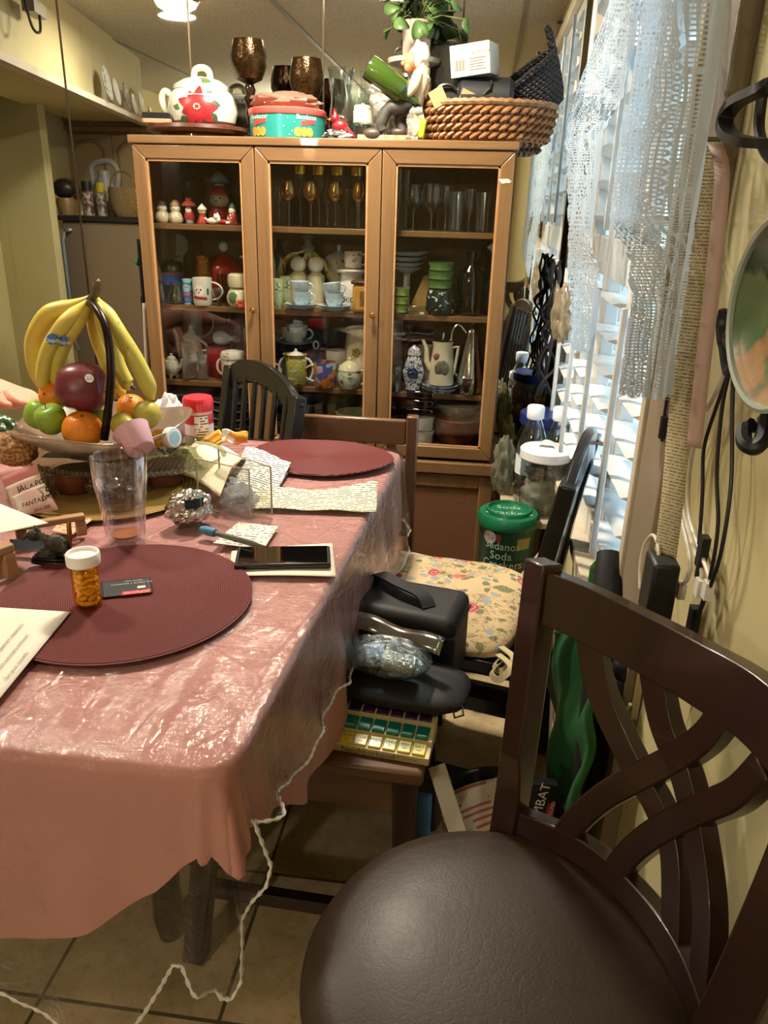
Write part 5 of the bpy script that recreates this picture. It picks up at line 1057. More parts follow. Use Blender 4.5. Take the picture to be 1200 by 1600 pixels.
b = MB(); b.text('4015', .006, M @ tr(0, -.002, .0006)); b.text('RED DEL', .003, M @ tr(0, .003, .0006)); b.build('sticker_print', mat('sticker_ink', '#3a3436', .5), t)
orange('large orange in front, below the dark red apple', 129, 672, -.09, 62); orange('orange at the right behind the pears', 205, 638, .02, 46); orange('tangerine with a stem button left of the dark red apple', 84, 618, -.03, 46, (1.2, -.5, 0))
pear('yellow green pear standing at the right edge of the bowl', 230, 647, -.035, 44, (2.5, .25, 0)); pear('speckled green pear lying low by the banana hook', 191, 663, -.075, 38, (1.35, .2, .9))
# bananas hang by their stems from the hook top
def m_banana():
    t = NT('banana_peel'); co = t.co(); n = t.noise(co, 9, 3); v = t.noise(t.co('Object', (60, 60, 25)), 1.3, 4, .7); v2 = t.noise(t.co('Object', (1, 1, .5)), 24, 2)
    c = t.mix(t.ramp(n, [(.35, 0.0), (.65, 1.0)]), '#cfb44c', '#bfb655'); c = t.mix(t.ramp(v, [(.64, 0.0), (.70, 1.0)]), c, '#4b3316'); c = t.mix(t.ramp(v2, [(.68, 0.0), (.75, .6)]), c, '#8a5f28')
    return t.done(t.pbsdf(c, .42, spec=.45, sss=.06))
M_BAN = m_banana(); M_BTIP = mat('banana_tip', '#4a3a22', .7)
hook_top = BO+Vector((-.012, .012, .226))
bn = thing('banana_bunch', 'bunch of yellow bananas hung on the hook over the fruit bowl', 'bananas', hook_top)
hp = proj(hook_top)
def banana(pts, w, lab=None, dys=None):
    P = [pyy(x, y, hook_top.y+d)-hook_top for (x, y), d in zip(pts, dys)]; S3 = cr_spline(P, 7); n = len(S3); s = mpp(hook_top); rr = []
    for i in range(n):
        q = i/(n-1); k = .26+.74*smoothstep(.02, .26, q) if q < .5 else 1-.55*smoothstep(.80, 1, q); rr.append(w/2*s*k)
    b = MB(); b.tube(S3, rr, 10); o = b.build('banana', M_BAN, bn, angle=180); e = MB(); d = (S3[-1]-S3[-2]).normalized(); e.tube([S3[-1]-d*.004, S3[-1]+d*.006, S3[-1]+d*.010], [rr[-1]*.6, rr[-1]*.5, rr[-1]*.25], 8); e.build('blossom_end', M_BTIP, o)
    return o
banana([(145, 462), (112, 480), (75, 492), (53, 530), (56, 575), (70, 612)], 27, None, [0, -.01, -.02, -.02, -.02, -.02]); banana([(146, 464), (122, 487), (98, 510), (75, 550), (68, 590), (74, 608)], 24, None, [0, -.02, -.045, -.05, -.05, -.05])
banana([(147, 465), (128, 495), (108, 525), (92, 560), (89, 592), (92, 606)], 22, None, [0, -.02, -.035, -.04, -.04, -.04]); banana([(150, 464), (165, 488), (186, 522), (210, 560), (230, 600), (236, 624)], 27, None, [0, -.015, -.03, -.035, -.035, -.03])
banana([(149, 466), (158, 496), (172, 530), (184, 570), (198, 598), (205, 604)], 24, None, [0, .0, .0, .0, .0, .0]); banana([(148, 466), (146, 495), (152, 530), (170, 575), (186, 610), (190, 622)], 22, None, [0, .02, .035, .04, .04, .04])
b = MB(); S4 = cr_spline([pyy(x, y, hook_top.y-.002)-hook_top for x, y in ((124, 487), (136, 474), (147, 462), (150, 450), (151, 441), (149, 437))], 5); b.tube(S4, [.006, .007]+[.009]*(len(S4)-6)+[.007, .007, .008, .006], 8); b.build('crown', mat('banana_crown', '#7a6432', .7, var=(60, '#3f3220')), bn)
def sticker(px, py, dy, w, h):
    c = pyy(px, py, hook_top.y+dy)-hook_top; n = (CP-hook_top).normalized(); M = tr(c) @ frame_to(n) ; s = mpp(hook_top)
    rgt = CR; up = CU; 
    def pt2(x, y, k=0): v = c + CR*x*s + CU*y*s + n*(.0010+k); return v
    b = MB(); b.grid(lambda u, v: tuple(pt2(w/2*u*math.cos(2*PI*v), h/2*u*math.sin(2*PI*v), -.004*((u*math.cos(2*PI*v))**2))), 4, 24, uv=False); b.build('sticker', mat('sticker_blue', '#2f5f9e', .4), bn)
    vs, fs = text_geo('Chiquita'); b = MB(); b.add([tuple(pt2(v.x*7.5, v.y*9-2, .0004-.004*((v.x*7.5/(w/2))**2))) for v in vs], fs); b.build('sticker_print', mat('sticker_yellow', '#e8dfb0', .5), bn)
sticker(82, 530, -.070, 19, 17); sticker(99, 533, -.062, 15, 16)
# things on and around the tray
p = pz(22, 716, TRZ+.012); crumple('sesame_brittle', 'bag of brown sesame brittle at the left end of the glass tray', 'snack', (p.x, p.y, TRZ+.001), (.05, .04, .035), mat('sesame_brown', '#8a5630', .35, var=(160, '#c49a5f', .45, .6), bump=(190, .8, .006)), 21, .18, 2)
p = pz(70, 700, TRZ); b = MB(); b.box(-.055, .045, -.03, .035, 0, .022); tag(b.build('wafer_pack', m_print('wafer_print', '#c98a4a', '#e0c25d', 120, 60, .5), loc=(p.x+.01, p.y+.075, TRZ+.002), rz=.25, bevel=.004), 'flat orange and cream wafer pack under the bowl rim', 'snack')
p = pz(14, 668, TRZ+.06); crumple('green_snack_bag', 'small green snack bag with white lettering behind the brittle', 'snack', (p.x-.075, p.y+.08, TRZ+.001), (.045, .025, .032), m_print('green_bag_print', '#2f4a2f', '#cfd5c4', 200, 90, .35), 31, .25, 2)
p = pz(100, 712, TRZ); b = MB(); b.tube([(-.03, 0, .003), (.07, .01, .003)], 1, flat=(.03, .002)); tag(b.build('mint_wrapper', mat('mint_green_foil', '#2f5f4f', .3, .3), loc=(p.x, p.y-.02, TRZ+.003)), 'dark green mint wrapper lying on the glass tray', 'wrapper')
p = pz(128, 716, TRZ); b = MB(); b.tube([(-.05, 0, .004), (.06, .012, .006)], .0036, 6); b.tube([(-.052, 0, .004), (-.040, .001, .0042)], .0042, 6, mi=1); tag(b.build('pencil', [mat('pencil_orange', '#b9803f', .5), mat('pencil_ferrule', '#2b2620', .4)], loc=(p.x+.04, p.y-.015, TRZ+.003)), 'orange pencil lying at the front of the glass tray', 'pencil')
# pink cup tipped on its side at the bowl
p = pyy(213, 688, BY-.10); t = thing('pink_cup', 'pale pink plastic cup tipped against the fruit bowl', 'cup', p, rot=frame_to(CR*-.55+CU*.83+CF*.25).to_euler()); s = mpp(p)
MB().lathe(prof([(0, -19), (20, -19), (22, -17), (29, 18), (30, 20), (28.6, 20), (20.5, -16), (0, -17)], s), 36).build('cup', mat('pink_plastic', '#d6a9b5', .4, sss=.1), t)
# amber bottle lying with its cap to the viewer
p = pyy(262, 684, BY-.03); ax = (CR*.86-CF*.50-CU*.02).normalized(); t = thing('pill_bottle', 'amber pill bottle lying beside the fruit bowl with a white cap toward the viewer', 'pill bottle', p, rot=frame_to(ax).to_euler()); s = mpp(p)
MB().lathe(prof([(0, -24), (13, -24), (13.5, -22), (13.5, 4)], s), 28).build('bottle', M_AMB, t); MB().lathe(prof([(13, 3), (16, 3), (16.5, 5), (16.5, 13), (15, 15), (11, 15.2), (0, 15.2)], s), 32).build('cap', M_CAPW, t); MB().lathe(prof([(0, 15.4), (10, 15.4), (10, 15.9), (0, 16)], s), 28).build('cap_disc', mat('cap_pale_blue', '#9cc6da', .4), t)
b = MB(); b.box(-12*s, 12*s, -13.6*s*0-.0, .0001, -20*s, 2*s); 
# dark patterned tray and white bag under it
p = T(262, 745); b = MB(); b.lathe([(0, .002), (.06, .002), (.075, .012), (.085, .03), (.083, .031), (.072, .014), (0, .005)], 40, sc(1.1, .8, 1)); tag(b.build('patterned_dish', printed('blue_tray_print', '#b9b3a8', ['#2b2a44', '#1d1d2b', '#5b5a70'], 30, .7), loc=(p.x-.02, p.y+.05, TOP+.001)), 'shallow dark blue patterned dish right of the tumbler', 'dish')
p = T(262, 700); crumple('white_paper_bag', 'crumpled white paper bag standing behind the amber bottle', 'paper bag', (p.x-.01, p.y+.06, TOP+.001), (.04, .025, .062), mat('bag_white', '#dcdde2', .7), 41, .35, 2.2)
# red lidded shaker jar
p = T(309, 700); s = mpp(p); t = thing('spice_jar', 'tall white shaker jar with a red flip lid at the far side of the table', 'jar', (p.x, p.y+.02, TOP+.001))
MB().lathe(prof([(0, 0), (20, 0), (22, 2), (22, 40)], s), 32).build('body', mat('jar_white_plastic', '#dcd6da', .35), t); MB().lathe(prof([(22.2, 38), (22.6, 40), (22.6, 52), (22.2, 53)], s), 32).build('red_label', mat('label_red', '#b8333a', .35), t); MB().lathe(prof([(21.5, 53), (21.8, 54), (21.8, 58)], s), 32).build('neck', mat('jar_clear_pink', '#d9bdb8', .2), t)
MB().lathe(prof([(23, 58), (23.4, 60), (23.4, 74), (21.5, 78), (16, 79.5), (0, 80)], s), 36).build('lid', mat('lid_red', '#cf2c38', .35), t)
b = MB(); b.grid(lambda u, v: (22.9*s*math.sin(.05+.95*u), -22.9*s*math.cos(.05+.95*u), (14+38*v)*s), 10, 10); b.build('nutrition_label', m_print('nutrition_print', '#e6e6e2', '#23424a', 200, 150, .55, ax=0, ay=2), t)
b = MB()
for i in range(3): b.box((6+i*4)*s, (9+i*4)*s, -23.6*s*math.cos(math.asin((7.5+i*4)/23.4))-.0005, -23.3*s*math.cos(math.asin((7.5+i*4)/23.4))+.0005, 62*s, 71*s)
b.build('lid_mark', mat('lid_mark', '#e4626a', .4), t)
# candy wrapper
p = T(330, 708); s = mpp(p); t = thing('candy_pack', 'orange and yellow butter candy pack leaning on the tissue', 'candy', (p.x, p.y, TOP+.03), rot=(CR*.0+Vector((0, 0, 0))) and None or (0, 0, 0))
X = (CR*.80+CU*.60).normalized(); Zc = (-CF*.93+CU*.30).normalized(); Yc = Zc.cross(X).normalized(); X = Yc.cross(Zc); Mx = Matrix(((X.x, Yc.x, Zc.x, 0), (X.y, Yc.y, Zc.y, 0), (X.z, Yc.z, Zc.z, 0), (0, 0, 0, 1)))
b = MB(); b.box(-24*s, 22*s, -8*s, 10*s, -10*s, 2*s, Mx); b.build('pack', mat('pack_orange', '#d58a2a', .35, var=(26, '#e0b440', .45, .55)), t, bevel=2.5*s)
b = MB(); b.text('mantequilla', 9*s, Mx @ tr(-2*s, 3*s, 2.3*s), sx=.9); b.build('lettering', mat('pack_brown', '#43201a', .5), t)
b = MB(); b.box(-20*s, 18*s, -10*s, -8.1*s, -9*s, 1*s, Mx); b.build('side', mat('pack_yellow', '#e2c14a', .35), t)
e2 = (CR*34+CU*6)*s; b = MB(); b.grid(lambda u, v: tuple((CR*(18+40*u)+CU*(-4+22*v-4*u*v+2*math.sin(u*9))-CF*(2*math.sin(v*7+u*5)))*s), 12, 8); o2 = b.build('wrapper_tail', mat('wrapper_two_tone', '#dcdcd6', .3, var=(22, '#d98a2f', .48, .52)), t, solid=.0006)
# bronze bird figure with a pen socket
p = T(75, 889); s = mpp(p)*.76; t = thing('bronze_pen_holder', 'dark bronze eagle figure on a black base with a gold pen', 'pen holder', (p.x, p.y+.02, TOP+.001), R(5))
M_BRZ = mat('dark_bronze', '#4a473c', .38, .25, var=(60, '#26241f'), bump=(120, .8, .006)); b = MB(); pl = [(50*s*math.cos(a*PI/16)*.98, 15*s*math.sin(a*PI/16)) for a in range(32)]; b.prism(pl, 0, 8*s); b.prism([(x*.92, y*.85) for x, y in pl], 8*s, 14*s); b.build('base', BLK, t, bevel=1.2*s)
s0 = s; s = s0*1.45
crumple('rock', None, None, (-8*s0, 0, 12*s0), (26*s0, 12*s0, 12*s0), M_BRZ, 51, .4, 2.5, parent=t)
b = MB(); b.ell((-4*s, 0, 34*s), (19*s, 11*s, 14*s), M=roty(R(20))); b.ell((-22*s, -1*s, 46*s), (11*s, 9*s, 9*s)); b.tube([(-30*s, -2*s, 46*s), (-37*s, -3*s, 42*s), (-39*s, -3*s, 38*s)], [4*s, 2.5*s, .8*s], 8)
for q in range(7): b.tube(cr_spline([(-14*s+q*5*s, -5*s, 52*s-q*2*s), (-6*s+q*5*s, -9*s, 44*s-q*2.5*s), (4*s+q*4.5*s, -9*s, 32*s-q*2*s)], 5), [3.6*s]*5+[3*s]*5+[1*s], 6)
for q in range(6): b.tube([(-12*s-q*2*s, -4*s+q*2*s, 54*s), (-20*s-q*3*s, -3*s+q*2*s, 62*s-q*4*s)], [2.6*s, .7*s], 6)
b.v = [(x, y, z-4*s0) for x, y, z in b.v]; b.build('eagle', M_BRZ, t); s = s0*1.2
MB().lathe(prof([(0, 0), (6, 0), (6.5, 4), (4, 9), (5.5, 12), (0, 12)], s), 14, tr(32*s, -2*s, 11*s)).build('socket', mat('brass_gold', '#a98d52', .22, 1), t); b = MB(); b.tube([(32*s, -2*s, 20*s), (33*s, -2*s, 32*s), (35*s, -2*s, 58*s), (36*s, -2*s, 80*s)], [1.2*s, 3*s, 4.3*s, 3.8*s], 10); b.build('gold_pen', mat('brass_gold', '#a98d52', .22, 1), t)
# two wooden U shaped rests with papers on them
M_WL = wood('pale_beech', '#a9815a', '#8d6845', 'X', 18, .5, .05)
def rest(lab, a, c, h, w, nm):
    A, C2 = T(*a), T(*c); o = (A+C2)/2; d = (C2-A); yaw = math.atan2(d.y, d.x); Lr = d.length; t = thing(nm, lab, 'rest', (o.x, o.y, TOP+.001), yaw)
    b = MB(); b.box(-Lr/2-w/2, Lr/2+w/2, -w/2, w/2, h-w*.7, h); b.build('rail', M_WL, t, bevel=.003)
    for x in (-Lr/2, Lr/2): b = MB(); b.box(x-w/2, x+w/2, -w/2, w/2, 0, h-w*.7); b.build('leg', M_WL, t, bevel=.002)
    return t
rest('small wooden rest behind the bronze figure holding lottery slips', (128, 836), (36, 852), .040, .017, 'wooden_rest'); rest('small wooden rest at the left edge in front of the bronze figure', (16, 901), (-70, 935), .056, .020, 'wooden_rest')
def upright(name, lab, cat, px4, m, dY, group=None):
    """a sheet standing up: px corners bottom left, bottom right, top right, top left at depth planes"""
    base = T(*px4[0]); Y0 = base.y+dY[0]; c = [pyy(px4[0][0], px4[0][1], Y0), pyy(px4[1][0], px4[1][1], Y0+dY[1]), pyy(px4[2][0], px4[2][1], Y0+dY[1]+dY[2]), pyy(px4[3][0], px4[3][1], Y0+dY[2])]
    o = (c[0]+c[1])/2; b = MB(); n = ((c[1]-c[0]).cross(c[3]-c[0])).normalized(); X = (c[1]-c[0]).normalized(); Y2 = n.cross(X); M = Matrix(((X.x, Y2.x, n.x, o.x), (X.y, Y2.y, n.y, o.y), (X.z, Y2.z, n.z, o.z), (0, 0, 0, 1))); I = M.inverted()
    b.grid(lambda u, v: tuple(I @ ((c[0].lerp(c[1], u)).lerp(c[3].lerp(c[2], u), v)) + Vector((0, 0, .004*math.sin(u*3)))), 10, 10); e = b.build(name, m, solid=.0005); e.matrix_world = M; tag(e, lab, cat, group); return e
def slip(lab, px4, dY, words, m):
    e = upright('lottery_slip', lab, 'slip', px4, m, dY, 'lottery slips'); b = MB()
    for st_, sz, x, y, rr in words: b.text(st_, sz, tr(x, y, .0075) @ rotz(rr))
    if words: b.build('lettering', BLK, e)
    return e
M_PS = mat('slip_pink', '#d9b3a8', .6, var=(18, '#e3d3c2', .4, .6)); M_PK = mat('slip_rose', '#d28a8c', .6)
slip('rose pink lottery slip at the back of the slips, left edge', [(22, 806), (72, 800), (58, 724), (2, 746)], (.035, 0, .02), [], M_PK); slip('pale pink lottery slip reading JACKPOT', [(26, 806), (78, 800), (62, 740), (8, 762)], (.022, 0, .02), [('JACKPOT', .017, .012, .055, .18)], M_PS)
e = slip('pale pink lottery slip reading FANTASY 5 with a star, front one', [(30, 808), (92, 796), (70, 755), (18, 777)], (.008, 0, .02), [('FANTASY', .013, -.002, .022, .15), ('5', .028, .028, .036, .15), ('GRANDE', .009, .012, .006, .1)], M_PS)
b = MB(); cx2, cy2 = .028, .038
stp = [(cx2+(.023 if i % 2 == 0 else .0115)*math.sin(i*PI/5), cy2+(.023 if i % 2 == 0 else .0115)*math.cos(i*PI/5), .0075) for i in range(10)]; b.tube(stp, .0008, 5, closed=True); b.build('star', BLK, e)
sheet('paper_sheet', 'white paper sheet lying across the wooden rest at the left edge', 'paper', rect((76, 818), (0, 834), (0, 788), .20, .15, .060), PAP, z=.060)
sheet('orange_leaflet', 'orange printed leaflet between the bronze figure and the tumbler', 'leaflet', [(80, 832), (112, 837), (146, 815), (100, 806)], m_print('leaflet_print', '#d9a585', '#9a5a3c', 200, 110, .4), z=.002, curl=lambda a, v: .004*v)
p = T(90, 760); crumple('clear_wrapper', 'crumpled clear wrapper beside the terracotta foot', 'wrapper', (p.x-.03, p.y-.012, TOP+MTOP), (.028, .02, .02), thin_glass('clear_wrapper', '#d6d0c8', .1, 1, .2), 61, .5, 3)
p = T(135, 778); crumple('clear_bag', 'crumpled clear plastic bag under the glass tray by the tumbler', 'plastic bag', (p.x+.05, p.y+.0, TOP+MTOP), (.045, .02, .025), thin_glass('clear_wrapper', '#d6d0c8', .1, 1, .2), 63, .5, 3)
# knife blade under the papers
p = T(40, 868); b = MB(); b.tube([(-.03, 0, .01), (.03, .004, .012)], 1, flat=(.002, .018)); tag(b.build('letter_opener', mat('blue_steel', '#6f8fa3', .18, .9), loc=(p.x, p.y+.01, TOP+.004)), 'steel letter opener blade beside the bronze figure', 'letter opener')
# ================================================================ ON TOP OF THE CABINET
SH.append(HZT)
K = 4
t, s = item('wooden_tray', 'round brown wooden turntable tray under the poinsettia jar on the cabinet', 'tray', 312, K, .185)
MB().lathe(prof([(0, 0), (52, 0), (52, 6), (74, 9), (78, 13), (77, 18), (72, 19), (70, 16), (0, 16)], s), 48).build('tray', wood('tray_wood', '#5e3522', '#47261a', 'X', 12, .35, .2), t)
tray_h = 17*s; p = at(247, K, .10)
b = MB(); ss = mpp(p); t = thing('scrub_brush', 'wooden brush with black bristles lying on the tray edge', 'brush', p+Vector((0, 0, 20*ss)), R(12))
b.prism([(-20*ss, -6*ss), (20*ss, -7*ss), (23*ss, 0), (20*ss, 7*ss), (-20*ss, 6*ss), (-23*ss, 0)], 0, 7*ss); b.build('handle', mat('brush_pink_wood', '#c08a6c', .5), t, bevel=1.5*ss); b = MB(); b.prism([(-20*ss, -6*ss), (19*ss, -6*ss), (20*ss, 6*ss), (-20*ss, 6*ss)], 7*ss, 15*ss); b.build('bristles', mat('brush_black', '#1d1c1c', .9, bump=(300, 1, .01)), t)
t, s = item('poinsettia_jar', 'white ceramic jar painted with a red poinsettia, lidded with loop handle', 'jar', 320, K, .185); t.location.z += tray_h
M_PJ = printed('poinsettia_sprigs', '#e2dcca', ['#5f7a4a', '#7a8a58', '#a5564a'], 24, .14)
MB().lathe(prof(shell([(36, 0), (48, 8), (53, 24), (50, 42), (42, 52)]), s), 44).build('body', M_PJ, t); MB().lathe(prof([(43, 52), (42, 58), (28, 66), (12, 70), (0, 71)], s), 40).build('lid', M_PJ, t)
b = MB(); b.tube(cr_spline([(-12*s, 0, 68*s), (-9*s, 0, 80*s), (3*s, 0, 83*s), (12*s, 0, 78*s), (14*s, 0, 67*s)], 5), 5*s, 10); b.build('lid_handle', CH_C, t)
b = MB(); b.tube(cr_spline([(-46*s, -6*s, 44*s), (-56*s, -8*s, 50*s), (-62*s, -8*s, 40*s), (-58*s, -8*s, 26*s), (-49*s, -6*s, 14*s)], 6), 5*s, 10); b.build('handle', CH_C, t)
b = MB(); c0 = -.02
def onjar(x, z, k=1.0): r = {True: 1}.get(True)*(52.6-.012*(z-24)**2)*k; a = x/50; return (r*s*math.sin(a), -r*s*math.cos(a), z*s)
for i in range(9):
    a = i*2*PI/9; l = 31 if i % 2 == 0 else 25; cxp, czp = 8+l*.55*math.cos(a), 25+l*.55*math.sin(a)
    b.grid(lambda u, v, a=a, l=l: (lambda q, w: onjar(8+q*math.cos(a)-w*math.sin(a), 25+q*math.sin(a)+w*math.cos(a), 1.012+.012*math.sin(PI*u)))(l*u, (v-.5)*15*math.sin(PI*min(1, .12+.88*u))), 8, 4, uv=False)
b.build('red_petals', mat('poinsettia_red', '#a62a2c', .35, var=(40, '#8a1f26')), t); b = MB()
for x, z, a in ((26, 42, .6), (34, 30, -.2), (32, 12, -.8), (10, 2, -1.4), (-14, 8, 3.6)):
    b.grid(lambda u, v, x=x, z=z, a=a: (lambda q, w: onjar(x+q*math.cos(a)-w*math.sin(a), z+q*math.sin(a)+w*math.cos(a), 1.01))((u-.5)*17, (v-.5)*10*math.sin(PI*u)), 6, 3, uv=False)
b.build('green_leaves', mat('leaf_dark_green', '#40593a', .4), t); b = MB()
for i in range(8): b.ell(onjar(8+4*math.cos(i*.8), 25+3.5*math.sin(i*.8), 1.03), (1.4*s,)*3, 6, 5)
b.build('flower_centre', CH_C, t)
M_BRG = (lambda t: t.done(t.pbsdf(t.mix(t.ramp(t.noise(t.co(), 130, 4, .7), [(.35, 0.0), (.7, 1.0)]), '#1c130b', '#4f3718'), .17, .7, normal=t.bump(t.vor(t.co(), 210, 'DISTANCE_TO_EDGE'), .35, .002))))(NT('brown_crackle_glass'))
for cx, dep, w, top, nm in ((393, .14, 55, 136, 'taller brown crackle glass goblet candle holder, left one on the cabinet'), (480, .17, 53, 114, 'brown crackle glass goblet candle holder standing behind the biscuit tin')):
    t, s = item('goblet_candle_holder', nm, 'candle holder', cx, K, dep, 'brown crackle goblets'); r = w/2
    MB().lathe(prof([(6, top-58), (r*.7, top-52), (r*.97, top-34), (r, top-22), (r*.82, top), (r*.78, top), (r*.92, top-24), (r*.6, top-50), (0, top-54)], s), 32).build('bowl', M_BRG, t)
    q = top-58; MB().lathe(prof([(22, 0), (21, 3), (8, 8), (5, q*.3), (9, q*.5), (6, q*.6), (11, q*.72), (7, q*.8), (9, q*.9), (6, q)], s), 22).build('stem', mat('brown_dark_glass', '#2a1c10', .15, .4), t)
t, s = item('biscuit_tin', 'round teal biscuit tin with a coral red lid', 'tin', 450, K, .125)
MB().lathe(prof([(0, 0), (57, 0), (58, 1), (58, 36), (57, 37), (0, 37)], s), 56).build('tin', mat('tin_teal', '#2f8f86', .25, .25), t); MB().lathe(prof([(59, 33), (59.6, 34), (59.6, 41), (58, 42.5), (0, 42.5)], s), 56).build('lid', mat('tin_coral', '#d2564c', .3), t)
def ontin(x, z, k=.5): a = x/58; return ((58+k)*s*math.sin(a), -(58+k)*s*math.cos(a), z*s)
b = MB()
for x0, n in ((-45, 3), (29, 3)):
    for i in range(n): b.grid(lambda u, v, x=x0+i*9.5: ontin(x+6.2*u*math.cos(2*PI*v), 9+6.4*u*math.sin(2*PI*v), .6+.2*i), 3, 18, uv=False)
b.build('biscuit_print', mat('biscuit_gold', '#c9a04a', .4, var=(90, '#a97c33')), t); b = MB()
for x0 in (-45, 34): b.grid(lambda u, v: ontin(x0+25*u, 17+6.5*v+4*u, .55), 8, 2, uv=False)
b.build('red_banner', mat('banner_red', '#c2463f', .35), t); b = MB()
for x0 in (-36, 44): b.text('Bauducco', 9*s, tr(0, 0, 29*s) @ rotz(x0/58), bend=58.7*s)
for x, z in ((8, 16), (14, 28), (20, 10), (24, 22), (4, 30), (-18, 30), (16, 5)): b.grid(lambda u, v, x=x, z=z: ontin(x+.9*u*math.cos(2*PI*v), z+.9*u*math.sin(2*PI*v), .6), 1, 8, uv=False)
b.build('white_lettering', mat('tin_white', '#e6e6e2', .4), t)
p = at(446, K, .12); s = mpp(p); crumple('sweets_bag', 'clear bag of pinkish sweets lying on the biscuit tin', 'bag', p+Vector((0, 0, 43*s)), (54*s, 34*s, 13*s), frosted('sweets_plastic', '#b9947f', '#c9ab95', .75), 71, .25, 2.2, rz=-.1)
t, s = item('cardinal_figurine', 'red cardinal bird figurine on a dark snowy base', 'figurine', 529, K, .06)
crumple('base', None, None, (0, 0, 0), (22*s, 13*s, 8*s), mat('base_dark_snow', '#3a3a34', .5, var=(40, '#cfcfc8', .5, .6)), 73, .4, 3, parent=t)
b = MB(); b.ell((2*s, 0, 19*s), (13*s, 8*s, 10*s), M=None); b.ell((-6*s, 0, 30*s), (7*s, 6.5*s, 7*s)); b.lathe(prof([(5.5, 0), (3, 6), (0, 13)], s), 12, tr(-5*s, 0, 33*s) @ roty(R(-12))); b.tube([(8*s, 0, 17*s), (20*s, 0, 8*s), (26*s, 0, 4*s)], [7*s, 4*s, 2.5*s], 8); b.build('bird', mat('cardinal_red', '#8f1d24', .35, var=(50, '#5a1018')), t)
b = MB(); b.lathe(prof([(2.4, 0), (0, 6)], s), 8, tr(-12*s, -1*s, 29*s) @ roty(R(-95))); b.build('beak', mat('beak_orange', '#c9772a', .5), t)
solo('hurricane_vase', 'tall clear hurricane glass vase behind the cardinal', 'vase', 532, K, .2, [(15, 0), (18, 6), (19, 30), (15, 56), (15, 70), (21, 103)], G_CLR, 30); solo('straight_glass', 'short clear straight glass beside the hurricane vase', 'glass', 560, K, .19, [(15, 0), (16, 4), (17, 68)], G_CLR, 28)
t, s = item('spirit_bottle', 'clear glass bottle with a long neck and white label', 'bottle', 567, K, .10)
MB().lathe(prof([(0, 0), (14, 0), (15, 3), (15, 44), (12, 54), (4.5, 62), (4.5, 90), (5.5, 91), (5.5, 96), (0, 96)], s), 24).build('bottle', G_CLR, t); MB().lathe(prof([(15.3, 26), (15.3, 42), (13.6, 50)], s), 24).build('label', mat('bottle_label', '#c9c3a8', .5), t)
p = at(594, K, .2); s = mpp(p); crumple('wrapped_crystals', 'tall bundle of clear glass rods wrapped in cellophane', 'bundle', p, (20*s, 14*s, 58*s), thin_glass('cellophane', '#d9d3bb', .1, 1.1, .3, bump=(45, 1, .02)), 77, .22, 2.6)
# figurine of an old man tipping a huge bottle
t, s = item('old_man_figurine', 'figurine of a bearded old man tipping back a huge green bottle', 'figurine', 625, K, .07)
M_TR = mat('figurine_trousers', '#46443f', .5, var=(30, '#35332f')); M_SHIRT = mat('figurine_cream_shirt', '#cdbf9a', .5, var=(20, '#b9a983')); M_SKINF = mat('figurine_ruddy_skin', '#b97a55', .5, var=(30, '#a5643f')); M_HAIRF = mat('figurine_white_hair', '#d6ccb0', .7, bump=(80, .8, .006))
b = MB(); b.box(-66*s, 12*s, -14*s, 14*s, 0, 8*s); b.build('wooden_base', (lambda t2: t2.done(t2.pbsdf(t2.ramp(t2.math('FRACT', t2.math('MULTIPLY', t2.sep(t2.co())[0], 32)), [(.0, '#c0a078'), (.5, '#a07f58')], 'CONSTANT'), .5)))(NT('chequer_wood')), t, bevel=1.5*s)
b = MB()
b.tube(cr_spline([(22*s, 0, 62*s), (8*s, -8*s, 50*s), (-18*s, -10*s, 44*s), (-28*s, -10*s, 24*s), (-26*s, -10*s, 14*s)], 5), [11*s]*10+[9*s]*6+[8*s]*5, 10); b.tube(cr_spline([(22*s, 2*s, 60*s), (8*s, 6*s, 46*s), (-2*s, 6*s, 34*s), (4*s, 4*s, 14*s)], 5), [11*s]*8+[9*s]*8, 10); b.build('trousers', M_TR, t)
b = MB(); b.tube(cr_spline([(20*s, 0, 54*s), (26*s, 0, 74*s), (30*s, 0, 92*s), (30*s, 0, 100*s)], 5), [14*s]*5+[15*s]*5+[12*s]*6, 14); b.tube(cr_spline([(26*s, -12*s, 92*s), (20*s, -18*s, 74*s), (8*s, -18*s, 62*s), (-6*s, -14*s, 62*s)], 5), [8*s]*6+[7*s]*5+[5*s]*5, 10); b.build('shirt', M_SHIRT, t)
b = MB(); b.ell((14*s, -2*s, 108*s), (13*s, 12*s, 14*s)); b.ell((2*s, -4*s, 106*s), (4*s, 3.4*s, 4*s)); b.ell((10*s, -9*s, 100*s), (6*s, 5*s, 7*s))
for e in (-4, 5): b.ell((6*s, e*s-3*s, 112*s), 1.3*s, 6, 5, mi=1)
b.build('head', [M_SKINF, BLK], t); crumple('hair', None, None, (26*s, 0, 96*s), (15*s, 14*s, 21*s), M_HAIRF, 79, .3, 2, parent=t); crumple('vest', None, None, (35*s, 2*s, 58*s), (10*s, 12*s, 20*s), mat('vest_brown', '#6b543f', .6), 81, .15, 2, parent=t)
b = MB(); b.ell((-8*s, -13*s, 62*s), (6*s, 5*s, 5*s))
for q in range(5): b.tube([(-10*s, -15*s, (58+q*2.4)*s), (-13*s, -21*s, (60+q*2.4)*s), (-9*s, -25*s, (62+q*2.4)*s)], 1.6*s, 6)
b.build('hand', M_SKINF, t); b = MB(); b.ell((-42*s, -9*s, 9*s), (16*s, 8*s, 9*s), M=None); b.ell((-2*s, 2*s, 13*s), (15*s, 8*s, 7*s)); b.build('boots', mat('figurine_boots', '#3d3328', .45), t)
